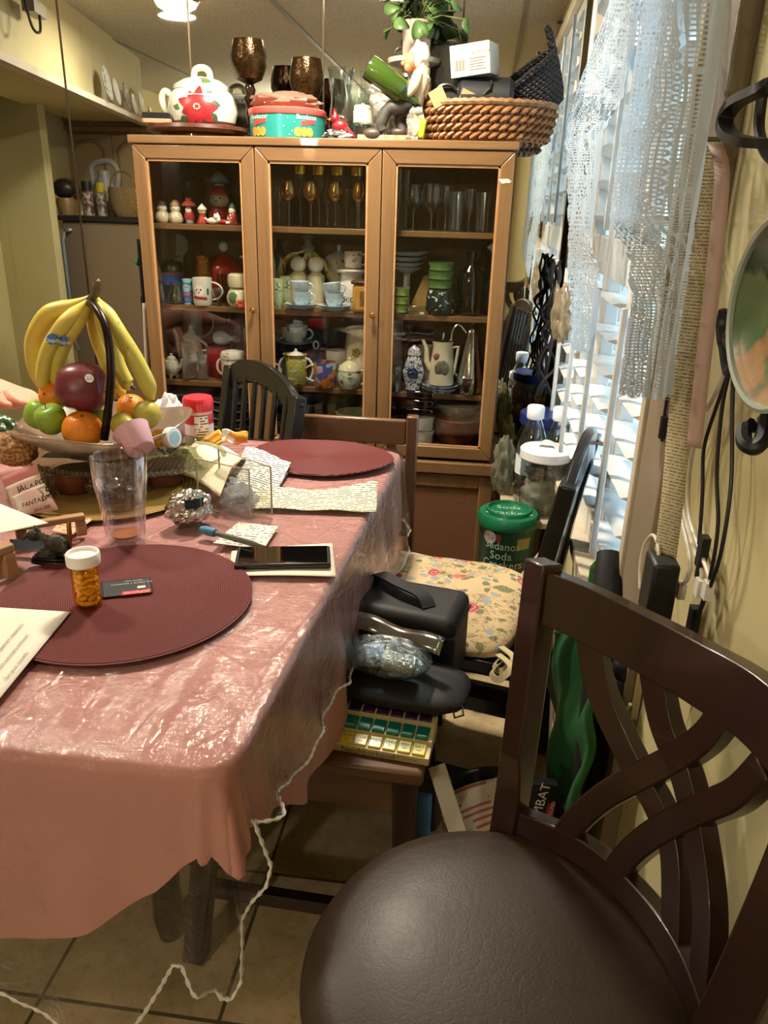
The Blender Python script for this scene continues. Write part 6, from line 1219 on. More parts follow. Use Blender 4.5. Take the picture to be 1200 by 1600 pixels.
d = Vector((-64, -6, 40)).normalized(); bb = thing; o = bpy.data.objects.new('bottle', None); COL.objects.link(o); o.parent = t; o.location = (4*s, -16*s, 66*s); o.rotation_euler = frame_to(d).to_euler()
MB().lathe(prof([(0, 0), (16, 0), (18, 4), (18, 58), (17, 62), (0, 63)], s), 26).build('glass', mat('beer_green_glass', '#2f4214', .1, spec=.8), o); MB().lathe(prof([(5, -26), (6, -14), (12, -4), (16, 0)], s), 20).build('bottle_neck', _M['beer_green_glass'], o)
b = MB(); b.tube([(10*s*math.cos(a*PI/12), -18.2*s, (36+10*math.sin(a*PI/12))*s) for a in range(24)], 1.2*s, 5, closed=True); b.text('db', 17*s, tr(0, -18.6*s, 36*s) @ rotz(0) @ rotx(R(90)) @ Matrix.Rotation(R(-90), 4, 'Z')); b.build('bottle_emblem', mat('emblem_white', '#c9ccc0', .5), o)
crumple('cellophane_fan', 'small clear cellophane fan with a yellow green ribbon beside the figurine', 'cellophane', at(649, K, .04), (13*s, 8*s, 24*s), _M['cellophane'], 83, .4, 3); p = at(652, K, .028); b = MB(); b.grid(lambda u, v: ((u-.5)*20*s+4*v*s, 4*math.sin(u*6)*s, (10+26*v-8*u)*s), 8, 6); tag(b.build('ribbon', mat('ribbon_lime', '#b9c22f', .4), loc=p, solid=.001), 'shiny lime yellow ribbon in front of the wicker basket', 'ribbon')
# pedestal dish, pot and plant
t, s = item('pedestal_dish', 'white pedestal dish carrying the potted plant', 'dish', 642, K, .19)
MB().lathe(prof([(0, 0), (24, 0), (22, 4), (9, 12), (7, 60), (9, 96), (16, 104), (38, 110), (40, 116), (36, 116), (0, 110)], s), 36).build('dish', mat('pedestal_white', '#b7b2a2', .35), t)
t, s2 = item('potted_plant', 'leafy green plant in a pale pink pot on the pedestal dish', 'plant', 645, K, .19); t.location.z += 111*s
MB().lathe(prof(shell([(18, 0), (20, 3), (22, 50), (24, 54)]), s), 30).build('pot', mat('pot_pink', '#bda596', .4), t); MB().lathe(prof([(0, 50), (21, 50)], s), 20).build('soil', mat('soil', '#2c2218', .9), t)
random.seed(11); b = MB(); st_ = MB()
for i in range(64):
    a = random.uniform(0, 2*PI); el = random.uniform(.0, 1.3); r = random.uniform(22, 74)*s; h0 = 52*s
    tip = Vector((math.cos(a)*math.cos(el)*r*(1.25 if math.cos(a) > 0 else .8), math.sin(a)*math.cos(el)*r*.8, h0+math.sin(el)*r*1.15-(10*s if el < .3 else 0))); st_.tube([(0, 0, h0), tuple(tip*.5+Vector((0, 0, h0*.5+8*s))), tuple(tip)], [1.2*s, 1*s, .8*s], 5)
    n = Vector((math.cos(a+random.uniform(-.7, .7)), math.sin(a), random.uniform(.2, 1.2))).normalized(); u = n.orthogonal().normalized(); w = n.cross(u); L = random.uniform(18, 30)*s; W2 = L*.85; base = len(b.v); ang = random.uniform(0, 6.28); uu = u*math.cos(ang)+w*math.sin(ang); ww = n.cross(uu)
    vs = [tip-uu*L*.15]
    for k in range(13):
        q = 2*PI*k/13; rr = 1-.25*abs(math.sin(q/2))**8+.0; vs.append(tip+uu*(L*.5*math.cos(q)+L*.4)*rr+ww*W2*.55*math.sin(q)*rr+n*(.10*L*math.cos(2*q)))
    vs.append(tip+uu*L*.4+n*.06*L); b.add(vs, [(14, k+1, (k+1) % 13+1) for k in range(13)])
b.build('foliage', mat('plant_green', '#3a5228', .45, var=(14, '#54703a'), spec=.4), t, solid=.0006); st_.build('stems', mat('plant_stem', '#5f6a3c', .6), t)
t, s = item('black_case', 'tall black glossy case behind the wicker basket', 'case', 686, K, .24); b = MB(); b.box(-22*s, 22*s, -16*s, 16*s, 0, 138*s); b.build('case', mat('case_black', '#1a1c18', .2), t, bevel=4*s); b = MB(); b.tube([(22*s, -10*s, 100*s), (30*s, -14*s, 96*s), (30*s, -14*s, 70*s)], 1.3*s, 6); b.build('strap', BLK, t)
# wicker basket with its load
def m_wick(name, a, c, f):
    t = NT(name); co = t.co(); w = t.wave(t.co('Object', (1, 1, 1)), f, 3.5, d='Z', dscale=2.2); w2 = t.wave(t.co('Object', (1, 1, .6), rot=(0, .6, 0)), f*.9, 2, d='X'); h = t.math('MAXIMUM', t.math('MULTIPLY', w, .8), w2)
    col = t.mix(t.ramp(h, [(.15, 0.0), (.7, 1.0)]), c, a); return t.done(t.pbsdf(col, .6, normal=t.bump(h, 1, .012)))
t, s = item('wicker_basket', 'large oval brown wicker basket loaded with black bags on the cabinet right end', 'basket', 757, K, .16)
M_WK = m_wick('brown_wicker', '#a5794f', '#4d3320', 22); N = 64; b = MB()
b.lathe(prof([(0, 0), (84, 0), (92, 4), (96, 16), (101, 34), (104, 50), (98, 51), (94, 34), (88, 8), (0, 5)], s), N, sc(1, .74, 1)); b.build('basket', M_WK, t, angle=80)
b = MB()                                                       # plaited rows as rope-like bulges
for z, r in ((9, 95), (20, 98), (31, 101), (42, 103)):
    for k in range(44):
        a = 2*PI*k/44; da = .085
        for sg in (0,): b.tube([(r*s*math.cos(a-da), r*s*.74*math.sin(a-da), (z-4)*s), ((r+3)*s*math.cos(a), (r+3)*s*.74*math.sin(a), z*s), (r*s*math.cos(a+da), r*s*.74*math.sin(a+da), (z+5)*s)], [2.4*s, 3.8*s, 2*s], 6)
b.build('plaiting', mat('wicker_strands', '#94683f', .55, var=(30, '#6b4728')), t); b = MB(); b.tube([(103*s*math.cos(a*PI/48), 103*s*.74*math.sin(a*PI/48), (52+.8*(a % 2))*s) for a in range(96)], [5.4*s if a % 2 else 4.6*s for a in range(96)], 8, closed=True); b.build('rim', mat('wicker_rim', '#8d6b45', .6, var=(60, '#5e4329')), t)
BK = Vector(t.location)
t = thing('black_bag', 'black cylindrical padded bag lying in the wicker basket', 'bag', BK+Vector((-4*s, -6*s, 62*s))); b = MB(); b.lathe(prof([(0, -42), (24, -42), (31, -36), (31, 36), (25, 43), (0, 43)], s), 30, roty(R(90))); b.build('bag', mat('nylon_black', '#151618', .55), t); b = MB(); b.tube([(-2*s, -30*s, 4*s), (6*s, -33*s, 12*s), (8*s, -26*s, 22*s)], 2.2*s, 6); b.build('zip_pull', SILV, t)
t = thing('black_pouch', 'flat black pouch with a chrome ring handle in the wicker basket', 'pouch', BK+Vector((-58*s, -10*s, 12*s))); b = MB(); b.box(-24*s, 20*s, -8*s, 8*s, 0, 68*s); b.build('pouch', _M['nylon_black'], t, bevel=5*s); b = MB(); b.tube([(-4*s+22*s*math.cos(a*PI/16), -14*s, (44+24*math.sin(a*PI/16))*s) for a in range(17)], 2.6*s, 8); b.build('ring_handle', SILV, t)
t = thing('white_box', 'white cardboard box with barcode label tilted on the black bag', 'box', BK+Vector((-20*s, -4*s, 93*s)), rot=(R(4), R(-6), R(-14))); b = MB(); b.box(-30*s, 30*s, -30*s, 30*s, 0, 42*s); b.build('box', mat('box_white', '#c9c2ae', .6), t, bevel=.6*s, smooth=False)
b = MB(); b.text('Victrola', 9*s, tr(16*s, -30.4*s, 30*s) @ rotx(R(90))); 
for i in range(11): b.box((-24+i*1.6)*s, (-24+i*1.6+.5+.5*(i % 3))*s, -30.5*s, -30.3*s, 8*s, 22*s)
for i in range(5): b.box(-1*s, (24-3*(i % 2))*s, -30.5*s, -30.3*s, (7+i*3.6)*s, (8.1+i*3.6)*s)
b.build('box_print', mat('box_grey_print', '#6f695c', .6), t)
for dx, l, rr in ((-66, 'left', -.5), (-36, 'right', .4)):
    b = MB(); b.box(-11*s, 11*s, -.6*s, .6*s, 0, 24*s, roty(rr)); tag(b.build('kraft_tag', mat('kraft_card', '#a9845a', .8), loc=BK+Vector((dx*s, -62*s if dx < -50 else -36*s, 48*s))), 'brown kraft tag sticking out of the wicker basket, '+l+' one', 'tag', 'kraft tags')
b = MB(); b.box(-30*s, 26*s, -1*s, 1*s, -16*s, 16*s, roty(.25)); tag(b.build('kraft_card_sheet', _M['kraft_card'], loc=BK+Vector((54*s, -4*s, 66*s))), 'brown kraft card between the black bag and the dark basket', 'card')
t = thing('dark_basket', 'dark brown wicker basket with a plaited handle leaning over the loaded basket', 'basket', BK+Vector((66*s, 26*s, 74*s)), rot=(R(18), R(-36), R(-8))); M_DW = m_wick('dark_wicker', '#211d1b', '#0c0b0c', 30); b = MB()
b.lathe(prof([(0, -34), (38, -34), (46, -20), (58, 14), (62, 30), (58, 31), (52, 12), (40, -26), (0, -28)], s), 44, sc(1, .7, 1)); b.build('basket', M_DW, t, angle=80); b = MB(); b.tube([(60*s*math.cos(a*PI/32), 42*s*math.sin(a*PI/32), (31+.8*(a % 2))*s) for a in range(64)], 4*s, 6, closed=True); b.build('rim', M_DW, t)
b = MB(); pp = cr_spline([(56*s, -14*s, 30*s), (64*s, -12*s, 52*s), (64*s, 0, 62*s), (62*s, 12*s, 52*s), (54*s, 14*s, 30*s)], 6); b.tube(pp, [3.6*s+(.9*s if i % 2 else 0) for i in range(len(pp))], 7); b.build('handle', M_DW, t)
# cloths hung on the cabinet's left side
b = MB(); p = pyy(208, 445, YH+.05); b.grid(lambda u, v: (.004*math.sin(u*7), (u-.5)*.10, -.20*v+.11), 10, 10); tag(b.build('lace_edged_cloth', mat('cloth_black', '#191c1b', .9), loc=(HX0-.014, YH+.06, 1.12), solid=.006), 'black cloth hung on the left side of the cabinet', 'cloth')
b = MB(); b.grid(lambda u, v: (.005*math.sin(u*9)-.01*v, (u-.5)*.10, -.24*v), 10, 10); tag(b.build('hanging_towel', mat('towel_cream', '#c9bfa5', .9), loc=(HX0-.014, YH+.06, 1.03), solid=.006), 'cream towel hung below the black cloth on the cabinet side', 'towel')
b = MB(); b.ell((-.008, -.02, .0), (.007, .022, .014)); b.ell((-.008, .02, .0), (.007, .022, .014)); b.ell((-.012, 0, 0), (.006, .006, .007)); tag(b.build('green_bow', mat('bow_green', '#1f6b3a', .5), loc=(HX0-.012, YH+.04, 1.16)), 'small green bow on the cabinet side', 'bow')
# ================================================================ OTHER CHAIRS
M_BRW = wood('chair_brown_wood', '#6b4c33', '#553823', 'X', 10, .35, .3); M_BRWZ = wood('chair_brown_wood_upright', '#6b4c33', '#553823', 'Z', 10, .35, .3); M_BKW = mat('black_lacquer_wood', '#16140f', .3, coat=.3, var=(8, '#1d1a16')) if False else mat('black_lacquer_wood', '#151313', .28, coat=.2)
# brown chair at the far end of the table, back toward the cabinet
YB = 2.06; l = pyy(451, 634, YB); r = pyy(645, 654, YB); zt = (l.z+r.z)/2; xc = (l.x+r.x)/2; hw = (r.x-l.x)/2
t = thing('dining_chair', 'brown wooden dining chair with slatted back at the far end of the table', 'chair', (xc, YB, 0))
def bar(p, w, th, name, m, par, up=(0, 1, 0)): b = MB(); b.tube(p, 1, flat=(w, th), up=up); return b.build(name, m, par, bevel=.004)
for sx in (-1, 1): bar([(sx*hw, .02, 0), (sx*hw, 0, .45), (sx*hw, 0, zt)], .032, .034, 'back_post', M_BRWZ, t, up=(0, 1, 0))
b = MB(); b.box(-hw+.016, hw-.016, -.010, .010, zt-.085, zt-.012); b.build('top_rail', M_BRW, t, bevel=.006); b = MB(); b.box(-hw+.016, hw-.016, -.010, .010, .55, .59); b.build('lower_rail', M_BRW, t, bevel=.004)
for i in range(4): x = -hw+(i+.6)*hw*2/4.2; bar([(x+.012, 0, .58), (x-.008, 0, zt-.08)], .028, .012, 'slat', M_BRWZ, t)
b = MB(); b.box(-hw, hw, -.38, .01, .43, .46); b.build('seat', M_BRW, t, bevel=.006)
for sx in (-1, 1): bar([(sx*hw*.95, -.40, 0), (sx*hw*.95, -.40, .43)], .034, .034, 'leg', M_BRWZ, t)
# black spindle chairs
def black_chair(lab, loc, rz, H, w=.40, group=None, pw=.044):
    t = thing('spindle_chair', lab, 'chair', loc, rz, group); h = w/2
    for sx in (-1, 1):
        bar([(sx*h, .03, 0), (sx*h, 0, .45), (sx*h, .02, H*.72), (sx*(h), .055, H-.045)], pw, .034, 'back_post', M_BKW, t)
        bar([(sx*(h-.005), -.27, 0), (sx*(h-.005), -.27, .43)], .040, .040, 'leg', M_BKW, t)
    pts = [(-h-.012, .052, H-.06), (-h*.7, .056, H-.02), (-h*.3, .058, H-.001), (0, .058, H+.004), (h*.3, .058, H-.001), (h*.7, .056, H-.02), (h+.012, .052, H-.06)]
    S5 = cr_spline(pts, 5); b = MB(); b.tube([(x, y, z-.032) for x, y, z in S5], 1, flat=(.068, .022), up=(0, 1, 0)); b.build('crest_rail', M_BKW, t, bevel=.006)
    for i in range(6): x = -h*.76+i*h*.76*2/5; bar([(x*.92, 0, .47), (x, .05, H-.05)], .020, .013, 'spindle', M_BKW, t)
    b = MB(); b.box(-h, h, -.36, .0, .415, .455); b.build('seat', M_BKW, t, bevel=.008)
    for z in (.20, .30): b = MB(); b.box(-h, h, -.28, -.26, z-.018, z+.018); b.build('stretcher', M_BKW, t, bevel=.004)
    for x0, x1 in ((-h-.01, -h+.012), (h-.012, h+.01)):
        for z in (.12, .33): b = MB(); b.box(x0, x1, -.27, .02, z, z+.034); b.build('side_stretcher', M_BKW, t)
    return t
YK = 2.12; q = pyy(386, 572, YK); black_chair('black spindle back chair behind the table left of the brown chair', (q.x-.01, YK, 0), R(-50), q.z, .46)
fl = black_chair('black spindle back chair by the window carrying the floral cushion', (.180, 1.575, 0), R(-104), .92, .36, None, .065)
# floral cushion
def m_floral():
    t = NT('floral_cushion_cloth'); co = t.co(); w = t.n('Mix'); w.data_type = 'RGBA'; w.inputs[0].default_value = .035; t.t.links.new(co, w.inputs[6]); nz = t.n('TexNoise'); t.set(nz.inputs['Vector'], co); nz.inputs['Scale'].default_value = 26; t.t.links.new(nz.outputs['Color'], w.inputs[7]); W3 = w.outputs[2]
    def lay(base, scale, thr, size, cols, off):
        mp = t.n('Mapping'); t.set(mp.inputs[0], W3); mp.inputs['Location'].default_value = off; v = t.n('TexVoronoi'); t.set(v.inputs['Vector'], mp.outputs[0]); v.inputs['Scale'].default_value = scale; s = t.n('SeparateColor'); t.set(s.inputs[0], v.outputs['Color'])
        m = t.math('MULTIPLY', t.math('LESS_THAN', s.outputs[1], thr), t.math('LESS_THAN', v.outputs['Distance'], size)); d = t.math('FRACT', t.math('MULTIPLY', v.outputs['Distance'], 7))
        return t.mix(m, base, t.mix(t.ramp(d, [(.2, 0.0), (.8, 1.0)]), cols[0], cols[1]))
    c = t.mix(t.noise(co, 4, 2), '#d0bb96', '#c2a87e'); 
    vein = t.ramp(t.math('ABSOLUTE', t.math('SUBTRACT', t.noise(t.co('Object', (1, 1.6, 1)), 17, 3, .5, 2.5), .5)), [(.0, 1.0), (.03, 0.0)]); msk = t.math('GREATER_THAN', t.noise(co, 9, 1), .5); c = t.mix(t.math('MULTIPLY', vein, msk), c, '#6f6348')
    c = lay(c, 40, .42, .40, ('#5f6548', '#8f8b66'), (.3, .1, 0)); c = lay(c, 34, .22, .4, ('#8a94a0', '#a9a99a'), (1.3, 2.1, 0)); c = lay(c, 17, .34, .40, ('#a23a3e', '#d08a80'), (4.1, .7, 0))
    return t.done(t.pbsdf(c, .85, spec=.15, normal=t.bump(t.noise(co, 30, 3), .25, .004)))
random.seed(3)
t = thing('floral_cushion', 'cream floral seat cushion tied on the black chair by the window', 'cushion', (-.055, 1.640, .4575), R(-12)); b = MB(); b.ell((0, 0, 0), (1, 1, 1), 56, 26); out = []
for x, y, z in b.v:
    a = math.atan2(y, x); e = 1/max(abs(math.cos(a))**6+abs(math.sin(a))**6, 1e-6)**(1/6); rr = math.hypot(x, y); k = .215*(e**.9); f = (1-.10*math.exp(-((rr-.0)**2)/.02)-.06*sum(math.exp(-((x*k/.215-cx3)**2+(y*k/.215-cy3)**2)/.012) for cx3, cy3 in ((-.45, -.45), (.45, -.45), (-.45, .45), (.45, .45)))); ez = abs(z)**.75*(1 if z > 0 else -1); n = mnoise.noise((x*3, y*3, 2))*.010*(1-abs(z)*.3)
    out.append((x*k/max(rr, 1e-6)*min(1, rr**.75) if rr > 1e-6 else 0, y*k/max(rr, 1e-6)*min(1, rr**.75) if rr > 1e-6 else 0, (ez*.048*f if z > 0 else ez*.012)+.012+n*(z > 0)))
b.v = out; b.build('cushion', m_floral(), t, angle=180)
for dy in (-.02, .012):
    b = MB(); b.tube(cr_spline([(.19, -.19+dy, .03), (.225, -.235+dy, .035), (.205, -.25+dy, .01), (.185, -.225+dy, .006), (.20, -.20+dy, .02)], 6), 1, flat=(.014, .003)); b.build('tie', mat('cushion_tie', '#bfae86', .8), t)
# backless stool at the near right of the table with its load
SA0 = pz(668, 1209, .46); t = thing('wooden_stool', 'dark wooden backless stool at the table holding the pill organizer', 'stool', (SA0.x-.205, SA0.y+.19, 0), R(-2))
b = MB(); b.box(-.205, .205, -.19, .19, .432, .46); b.build('seat', M_BRW, t, bevel=.010, seg=3); b = MB(); b.box(-.185, .185, -.172, -.152, .36, .432); b.box(-.185, .185, .152, .172, .36, .432); b.box(.165, .185, -.16, .16, .36, .432); b.box(-.185, -.165, -.16, .16, .36, .432); b.build('apron', M_BRW, t)
for sx, sy, ox, oy in ((-1, -1, -.035, -.075), (1, -1, .015, -.01), (-1, 1, -.03, .03), (1, 1, .02, .03)): bar([(sx*.172, sy*.158, .43), (sx*.172+ox, sy*.158+oy, 0)], .042, .042, 'leg', M_DARK, t, up=(0, 1, 0))
b = MB(); b.box(-.19, .19, -.20, -.18, .12, .15); b.build('foot_rail', M_DARK, t); b = MB(); b.box(-.18, .18, .16, .18, .17, .20); b.build('foot_rail', M_DARK, t)
# weekly pill organizer
ZS = .4612; A = pz(669, 1197, ZS); Bq = pz(525, 1172, ZS); yaw = math.atan2(A.y-Bq.y, A.x-Bq.x); t = thing('pill_organizer', 'weekly pill organizer with yellow, teal and purple rows of lids on the stool', 'pill organizer', (A.x, A.y, ZS), yaw)
pw = .0258; L = pw*7+.012; b = MB()
b.prism([(0, 0), (.094, 0), (.094, .044), (.062, .040), (.060, .030), (.030, .026), (.028, .018), (0, .014)], 0, L, Matrix(((0, 0, -1, 0), (1, 0, 0, 0), (0, 1, 0, 0), (0, 0, 0, 1)))); b.build('tray', mat('organizer_cream', '#cfc392', .4, sss=.1), t)
for row, (y0, y1, z, col, nm) in enumerate(((.002, .029, .0185, '#dccb3f', 'yellow'), (.031, .061, .031, '#12736a', 'teal'), (.064, .092, .043, '#3c2148', 'purple'))):
    for i in range(7):
        x0 = -L+.006+i*pw; b = MB(); zf = z-.004; b.hexa([(x0+.001, y0, zf-.003), (x0+pw-.001, y0, zf-.003), (x0+pw-.001, y1, z-.001), (x0+.001, y1, z-.001), (x0+.002, y0+.001, zf+.004), (x0+pw-.002, y0+.001, zf+.004), (x0+pw-.002, y1-.002, z+.004), (x0+.002, y1-.002, z+.004)])
        ld = b.build('lid', mat('lid_'+nm, col, .25, sss=.05), t, bevel=.0012)
        if row == 0:
            M3 = tr(x0+pw/2, y0+.017, zf+.0068) @ rotx(R(9)); b = MB(); b.text(['SUN', 'MON', 'TUE', 'WED', 'THU', 'FRI', 'SAT'][i], .0088, M3, sx=1.1); b.text('AM', .005, M3 @ tr(0, -.008, 0)); b.build('day_name', mat('day_ink', '#2e2b1c', .6), ld)
        if row == 1: b = MB(); b.box(x0+.005, x0+pw-.005, y0+.002, y0+.005, z+.0005, z+.0028); b.build('lid_tab', mat('tab_light', '#7fb5a5', .3), ld)
b = MB(); b.text('Neighborhood', .016, tr(-L*.55, -.0004, .0065) @ rotx(R(90))); b.text('Health Partnership', .006, tr(-L*.22, -.0004, .0075) @ rotx(R(90))); b.build('lettering', mat('organizer_ink', '#5b5540', .6), t)
# black pouch, lunch bag and zip bag
M_NYL = mat('black_nylon', '#151517', .6, bump=(500, .2, .002)); OQ = Vector((A.x, A.y, 0)); e1 = Vector((math.cos(yaw), math.sin(yaw), 0)); e2 = Vector((-e1.y, e1.x, 0))
P1 = OQ-e1*.075+e2*.135; t = thing('black_zip_pouch', 'flat black zip pouch lying on the pill organizer', 'pouch', (P1.x, P1.y, ZS+.0445), yaw-R(3)); b = MB(); b.ell((0, 0, 0), (1, 1, 1), 40, 16); b.v = [(.125*math.copysign(abs(x)**.6, x), .075*math.copysign(abs(y)**.6, y), .022+.024*z+.006*mnoise.noise((x*2, y*3, 1))) for x, y, z in b.v]; b.build('pouch', M_NYL, t, angle=180)
b = MB(); b.tube([(.105, -.058, .030), (.112, -.07, .018), (.125, -.055, .016), (.12, -.045, .028)], .0022, 6, closed=True); b.build('zip_pull', mat('zip_dark', '#3b3b3d', .3, .8), t)
P2 = OQ-e1*.095+e2*.285; t = thing('lunch_bag', 'black insulated lunch bag with a top handle on the stool', 'bag', (P2.x, P2.y, ZS), yaw-R(6)); b = MB(); b.box(-.105, .11, -.075, .075, 0, .168); b.build('bag', M_NYL, t, bevel=.022, seg=4); b = MB(); b.box(-.106, .111, -.076, .076, .128, .133); b.build('zip_line', mat('zip_tape', '#1f1f22', .5), t, bevel=.001)
b = MB(); b.tube(cr_spline([(-.09, .05, .166), (-.075, .035, .186), (-.02, -.0, .190), (.03, -.02, .186), (.05, -.035, .169)], 6), 1, flat=(.030, .004), up=(0, 0, 1)); b.build('handle', mat('strap_black', '#1c1c1f', .7), t)
P3 = OQ-e1*.105+e2*.125; t = thing('zip_bag', 'clear zip bag with pale blue tissue and a white bottle on the black pouch', 'bag', (P3.x, P3.y, ZS+.098), yaw-R(8)); b = MB(); b.ell((0, 0, 0), (1, 1, 1), 36, 18); b.v = [(.085*math.copysign(abs(x)**.7, x), .05*math.copysign(abs(y)**.75, y), .026+.028*z*(1-.3*abs(x))+.006*mnoise.noise((x*4, y*4, 3))) for x, y, z in b.v]; b.build('bag', thin_glass('zip_bag_plastic', '#d3e2ea', .12, 1, .16, '#e6f0f6', bump=(60, 1, .01)), t, angle=180)
b = MB(); b.grid(lambda u, v: (-.085+.18*u, .045+.03*v-.03*u, .040+.02*v+.004*math.sin(u*9)), 14, 3); b.build('zip_strip', thin_glass('zip_strip_plastic', '#a9b3a5', .15, 1, .25), t, solid=.0008)
crumple('blue_tissue', None, None, (-.035, 0, .006), (.038, .03, .018), mat('pale_blue_tissue', '#7fa0b8', .8), 91, .3, 2.5, parent=t); b = MB(); b.lathe([(0, -.028), (.017, -.028), (.018, -.026), (.018, .026), (0, .027)], 24, tr(.028, -.012, .026) @ roty(R(90)) @ rotz(.4)); b.build('bottle', m_print('bottle_label_print', '#c9c6b8', '#8b8878', 300, 260, .5, ax=0, ay=2), t)
# ================================================================ CORNER BETWEEN CABINET AND WINDOW
M_CRM = wood('cream_painted_wood', '#b5a687', '#a5967a', 'Z', 8, .5, .05)
ZB2 = .475; t = thing('cream_stand', 'low cream painted wooden stand holding the bottles beside the cabinet', 'stand', (.205, 2.43, 0)); b = MB(); b.box(-.095, .085, -.25, .40, ZB2-.02, ZB2); b.build('top', M_CRM, t, bevel=.003)
for x in (-.085, .075):
    for y in (-.235, .385): b = MB(); b.box(x-.012, x+.012, y-.012, y+.012, 0, ZB2-.02); b.build('leg', M_CRM, t)
b = MB(); b.box(-.09, -.075, -.25, -.10, ZB2-.06, ZB2-.02); b.build('bracket', M_CRM, t)
def standat(px, py, z): return pz(px, py, z)
q = pz(845, 806, ZB2); t = thing('storage_jar', 'clear plastic jar with white screw lid and bags inside, beside the green tub', 'jar', (q.x, q.y+.04, ZB2+.001)); s = mpp(q)
MB().lathe(prof([(0, 0), (33, 0), (36, 3), (37, 80), (36, 90)], s), 40).build('jar', thin_glass('jar_plastic', '#dfe2df', .04, .9, .06), t); MB().lathe(prof([(38, 88), (40, 90), (40, 102), (38, 104), (30, 104), (28, 106), (0, 106)], s), 44).build('lid', mat('jar_lid_white', '#dedfe0', .3), t)
b = MB(); b.tube(cr_spline([(-14*s, 4*s, 105*s), (-4*s, 0, 114*s), (8*s, -2*s, 112*s), (16*s, -4*s, 105*s)], 5), 1, flat=(12*s, 4*s)); b.build('lid_handle', _M['jar_lid_white'], t)
crumple('bag_inside', None, None, (0, 0, 1*s), (32*s, 30*s, 31*s), frosted('milky_bag', '#e0dacc', '#eeeae0', .85), 93, .3, 2.4, parent=t); crumple('dark_bag_inside', None, None, (-2*s, 4*s, 52*s), (26*s, 22*s, 13*s), mat('grey_plastic_film', '#5d5b57', .3, var=(20, '#8a8880')), 95, .35, 2.6, parent=t)
def water(px, py, lab):
    q = pz(px, py, ZB2); s = mpp(q); t = thing('water_bottle', lab, 'bottle', (q.x, q.y+.10, ZB2+.001), 0, 'water bottles'); MB().lathe(prof([(0, 0), (22, 0), (24, 4), (24, 30), (22, 34), (24, 38), (24, 84), (21, 104), (14, 124), (11, 132), (11, 138)], s), 30).build('bottle', thin_glass('water_bottle_plastic', '#dbe6ec', .05, 1, .09), t); MB().lathe(prof([(12.5, 134), (13.5, 136), (13.5, 152), (12, 154), (0, 154)], s), 22).build('cap', mat('bottle_cap_white', '#e3e7ea', .4), t); MB().lathe(prof([(24.4, 46), (24.4, 78)], s), 30).build('label', mat('bottle_label_blue', '#8fb0c9', .35, var=(30, '#d9dfe2', .45, .5)), t)
water(826, 797, 'clear water bottle with white cap, left one behind the white lidded jar'); water(866, 800, 'clear water bottle with white cap, right one by the window')
q = pz(843, 762, ZB2); s = mpp(q); t = thing('nut_jar', 'large jar with a dark blue lid behind the two water bottles', 'jar', (q.x-.004, q.y+.02, ZB2+.001)); MB().lathe(prof([(0, 0), (36, 0), (39, 4), (39, 84), (33, 96), (34, 104)], s), 36).build('jar', thin_glass('brownish_jar', '#a58f6f', .05, 1, .1), t); MB().lathe(prof([(36, 100), (38, 102), (38, 116), (36, 118), (0, 118)], s), 36).build('lid', mat('lid_navy', '#1f2a63', .35), t); crumple('contents', None, None, (0, 0, 2*s), (34*s, 34*s, 30*s), mat('nuts_brown', '#7a5633', .7, var=(60, '#54371f'), bump=(80, 1, .01)), 97, .1, 2, parent=t)
# green cracker tub on a low crate
q = pyy(792, 830, 2.17); q.z = 0; ZC2 = .26; b = MB(); b.box(-.13, .12, -.12, .12, 0, ZC2); tag(b.build('storage_crate', mat('crate_grey', '#4a4a48', .6), loc=(q.x, q.y+.02, 0), bevel=.006), 'dark grey storage crate under the green cracker tub', 'crate')
t = thing('cracker_tub', 'large round green soda cracker tub with raised lid by the cabinet', 'tub', (q.x, q.y, ZC2+.001)); top = pyy(792, 822, q.y-.09).z-ZC2; s = mpp((q.x, q.y-.09, .45)); rr = 47*s
M_TUB = mat('tub_green', '#1c4a38', .35); MB().lathe([(0, 0), (rr*.88, 0), (rr*.9, .004), (rr*.97, top-.004), (0, top-.004)], 56).build('tub', M_TUB, t); MB().lathe([(rr*.98, top-.026), (rr*1.06, top-.022), (rr*1.08, top-.006), (rr*.98, top+.010), (rr*.80, top+.012), (rr*.76, top+.022), (rr*.7, top+.023), (rr*.66, top+.014), (0, top+.014)], 60).build('lid', mat('tub_lid_green', '#156343', .3), t)
def ontub(x, z, k=.0012): r = rr*(.9+.07*z/top)+k; a = x/rr; return (r*math.sin(a), -r*math.cos(a), z)
M_TW = mat('tub_white', '#c9d6cc', .4); b = MB()
for st_, size, x, z in (('Sedanos', .034, -.016, top*.70), ('Soda', .036, -.018, top*.57), ('Crackers', .036, -.012, top*.45)):
    vs, fs = text_geo(st_); b.add([ontub(v.x*size+x, v.y*size+z, .002) for v in vs], fs)
b.build('lettering', M_TW, t); b = MB(); b.grid(lambda u, v: ontub(-.058+.022*u*math.cos(2*PI*v), top*.80+.021*u*math.sin(2*PI*v), .0024), 4, 24, uv=False); b.build('round_badge', mat('badge_white', '#cfcac2', .5, var=(90, '#a5a09a')), t)
b = MB(); b.text('RESEALABLE', .0055, tr(0, 0, 0), bend=rr) if False else b.grid(lambda u, v: ontub(-.040+.020*u, top*.76+.024*v, .0016), 4, 3, uv=False); b.build('red_flash', mat('badge_red', '#8a3a30', .5), t)
b = MB(); b.grid(lambda u, v: ontub(.030+.046*u, top*.66+.036*v, .0018), 6, 4, uv=False); b.build('gold_panel', mat('panel_gold', '#a5a05a', .5), t); b = MB(); b.grid(lambda u, v: ontub(.028+.05*u, top*.30+.045*v, .0016), 6, 4, uv=False); b.build('photo_panel', mat('panel_dark', '#3a4438', .5, var=(60, '#6f6a4a')), t)
b = MB()
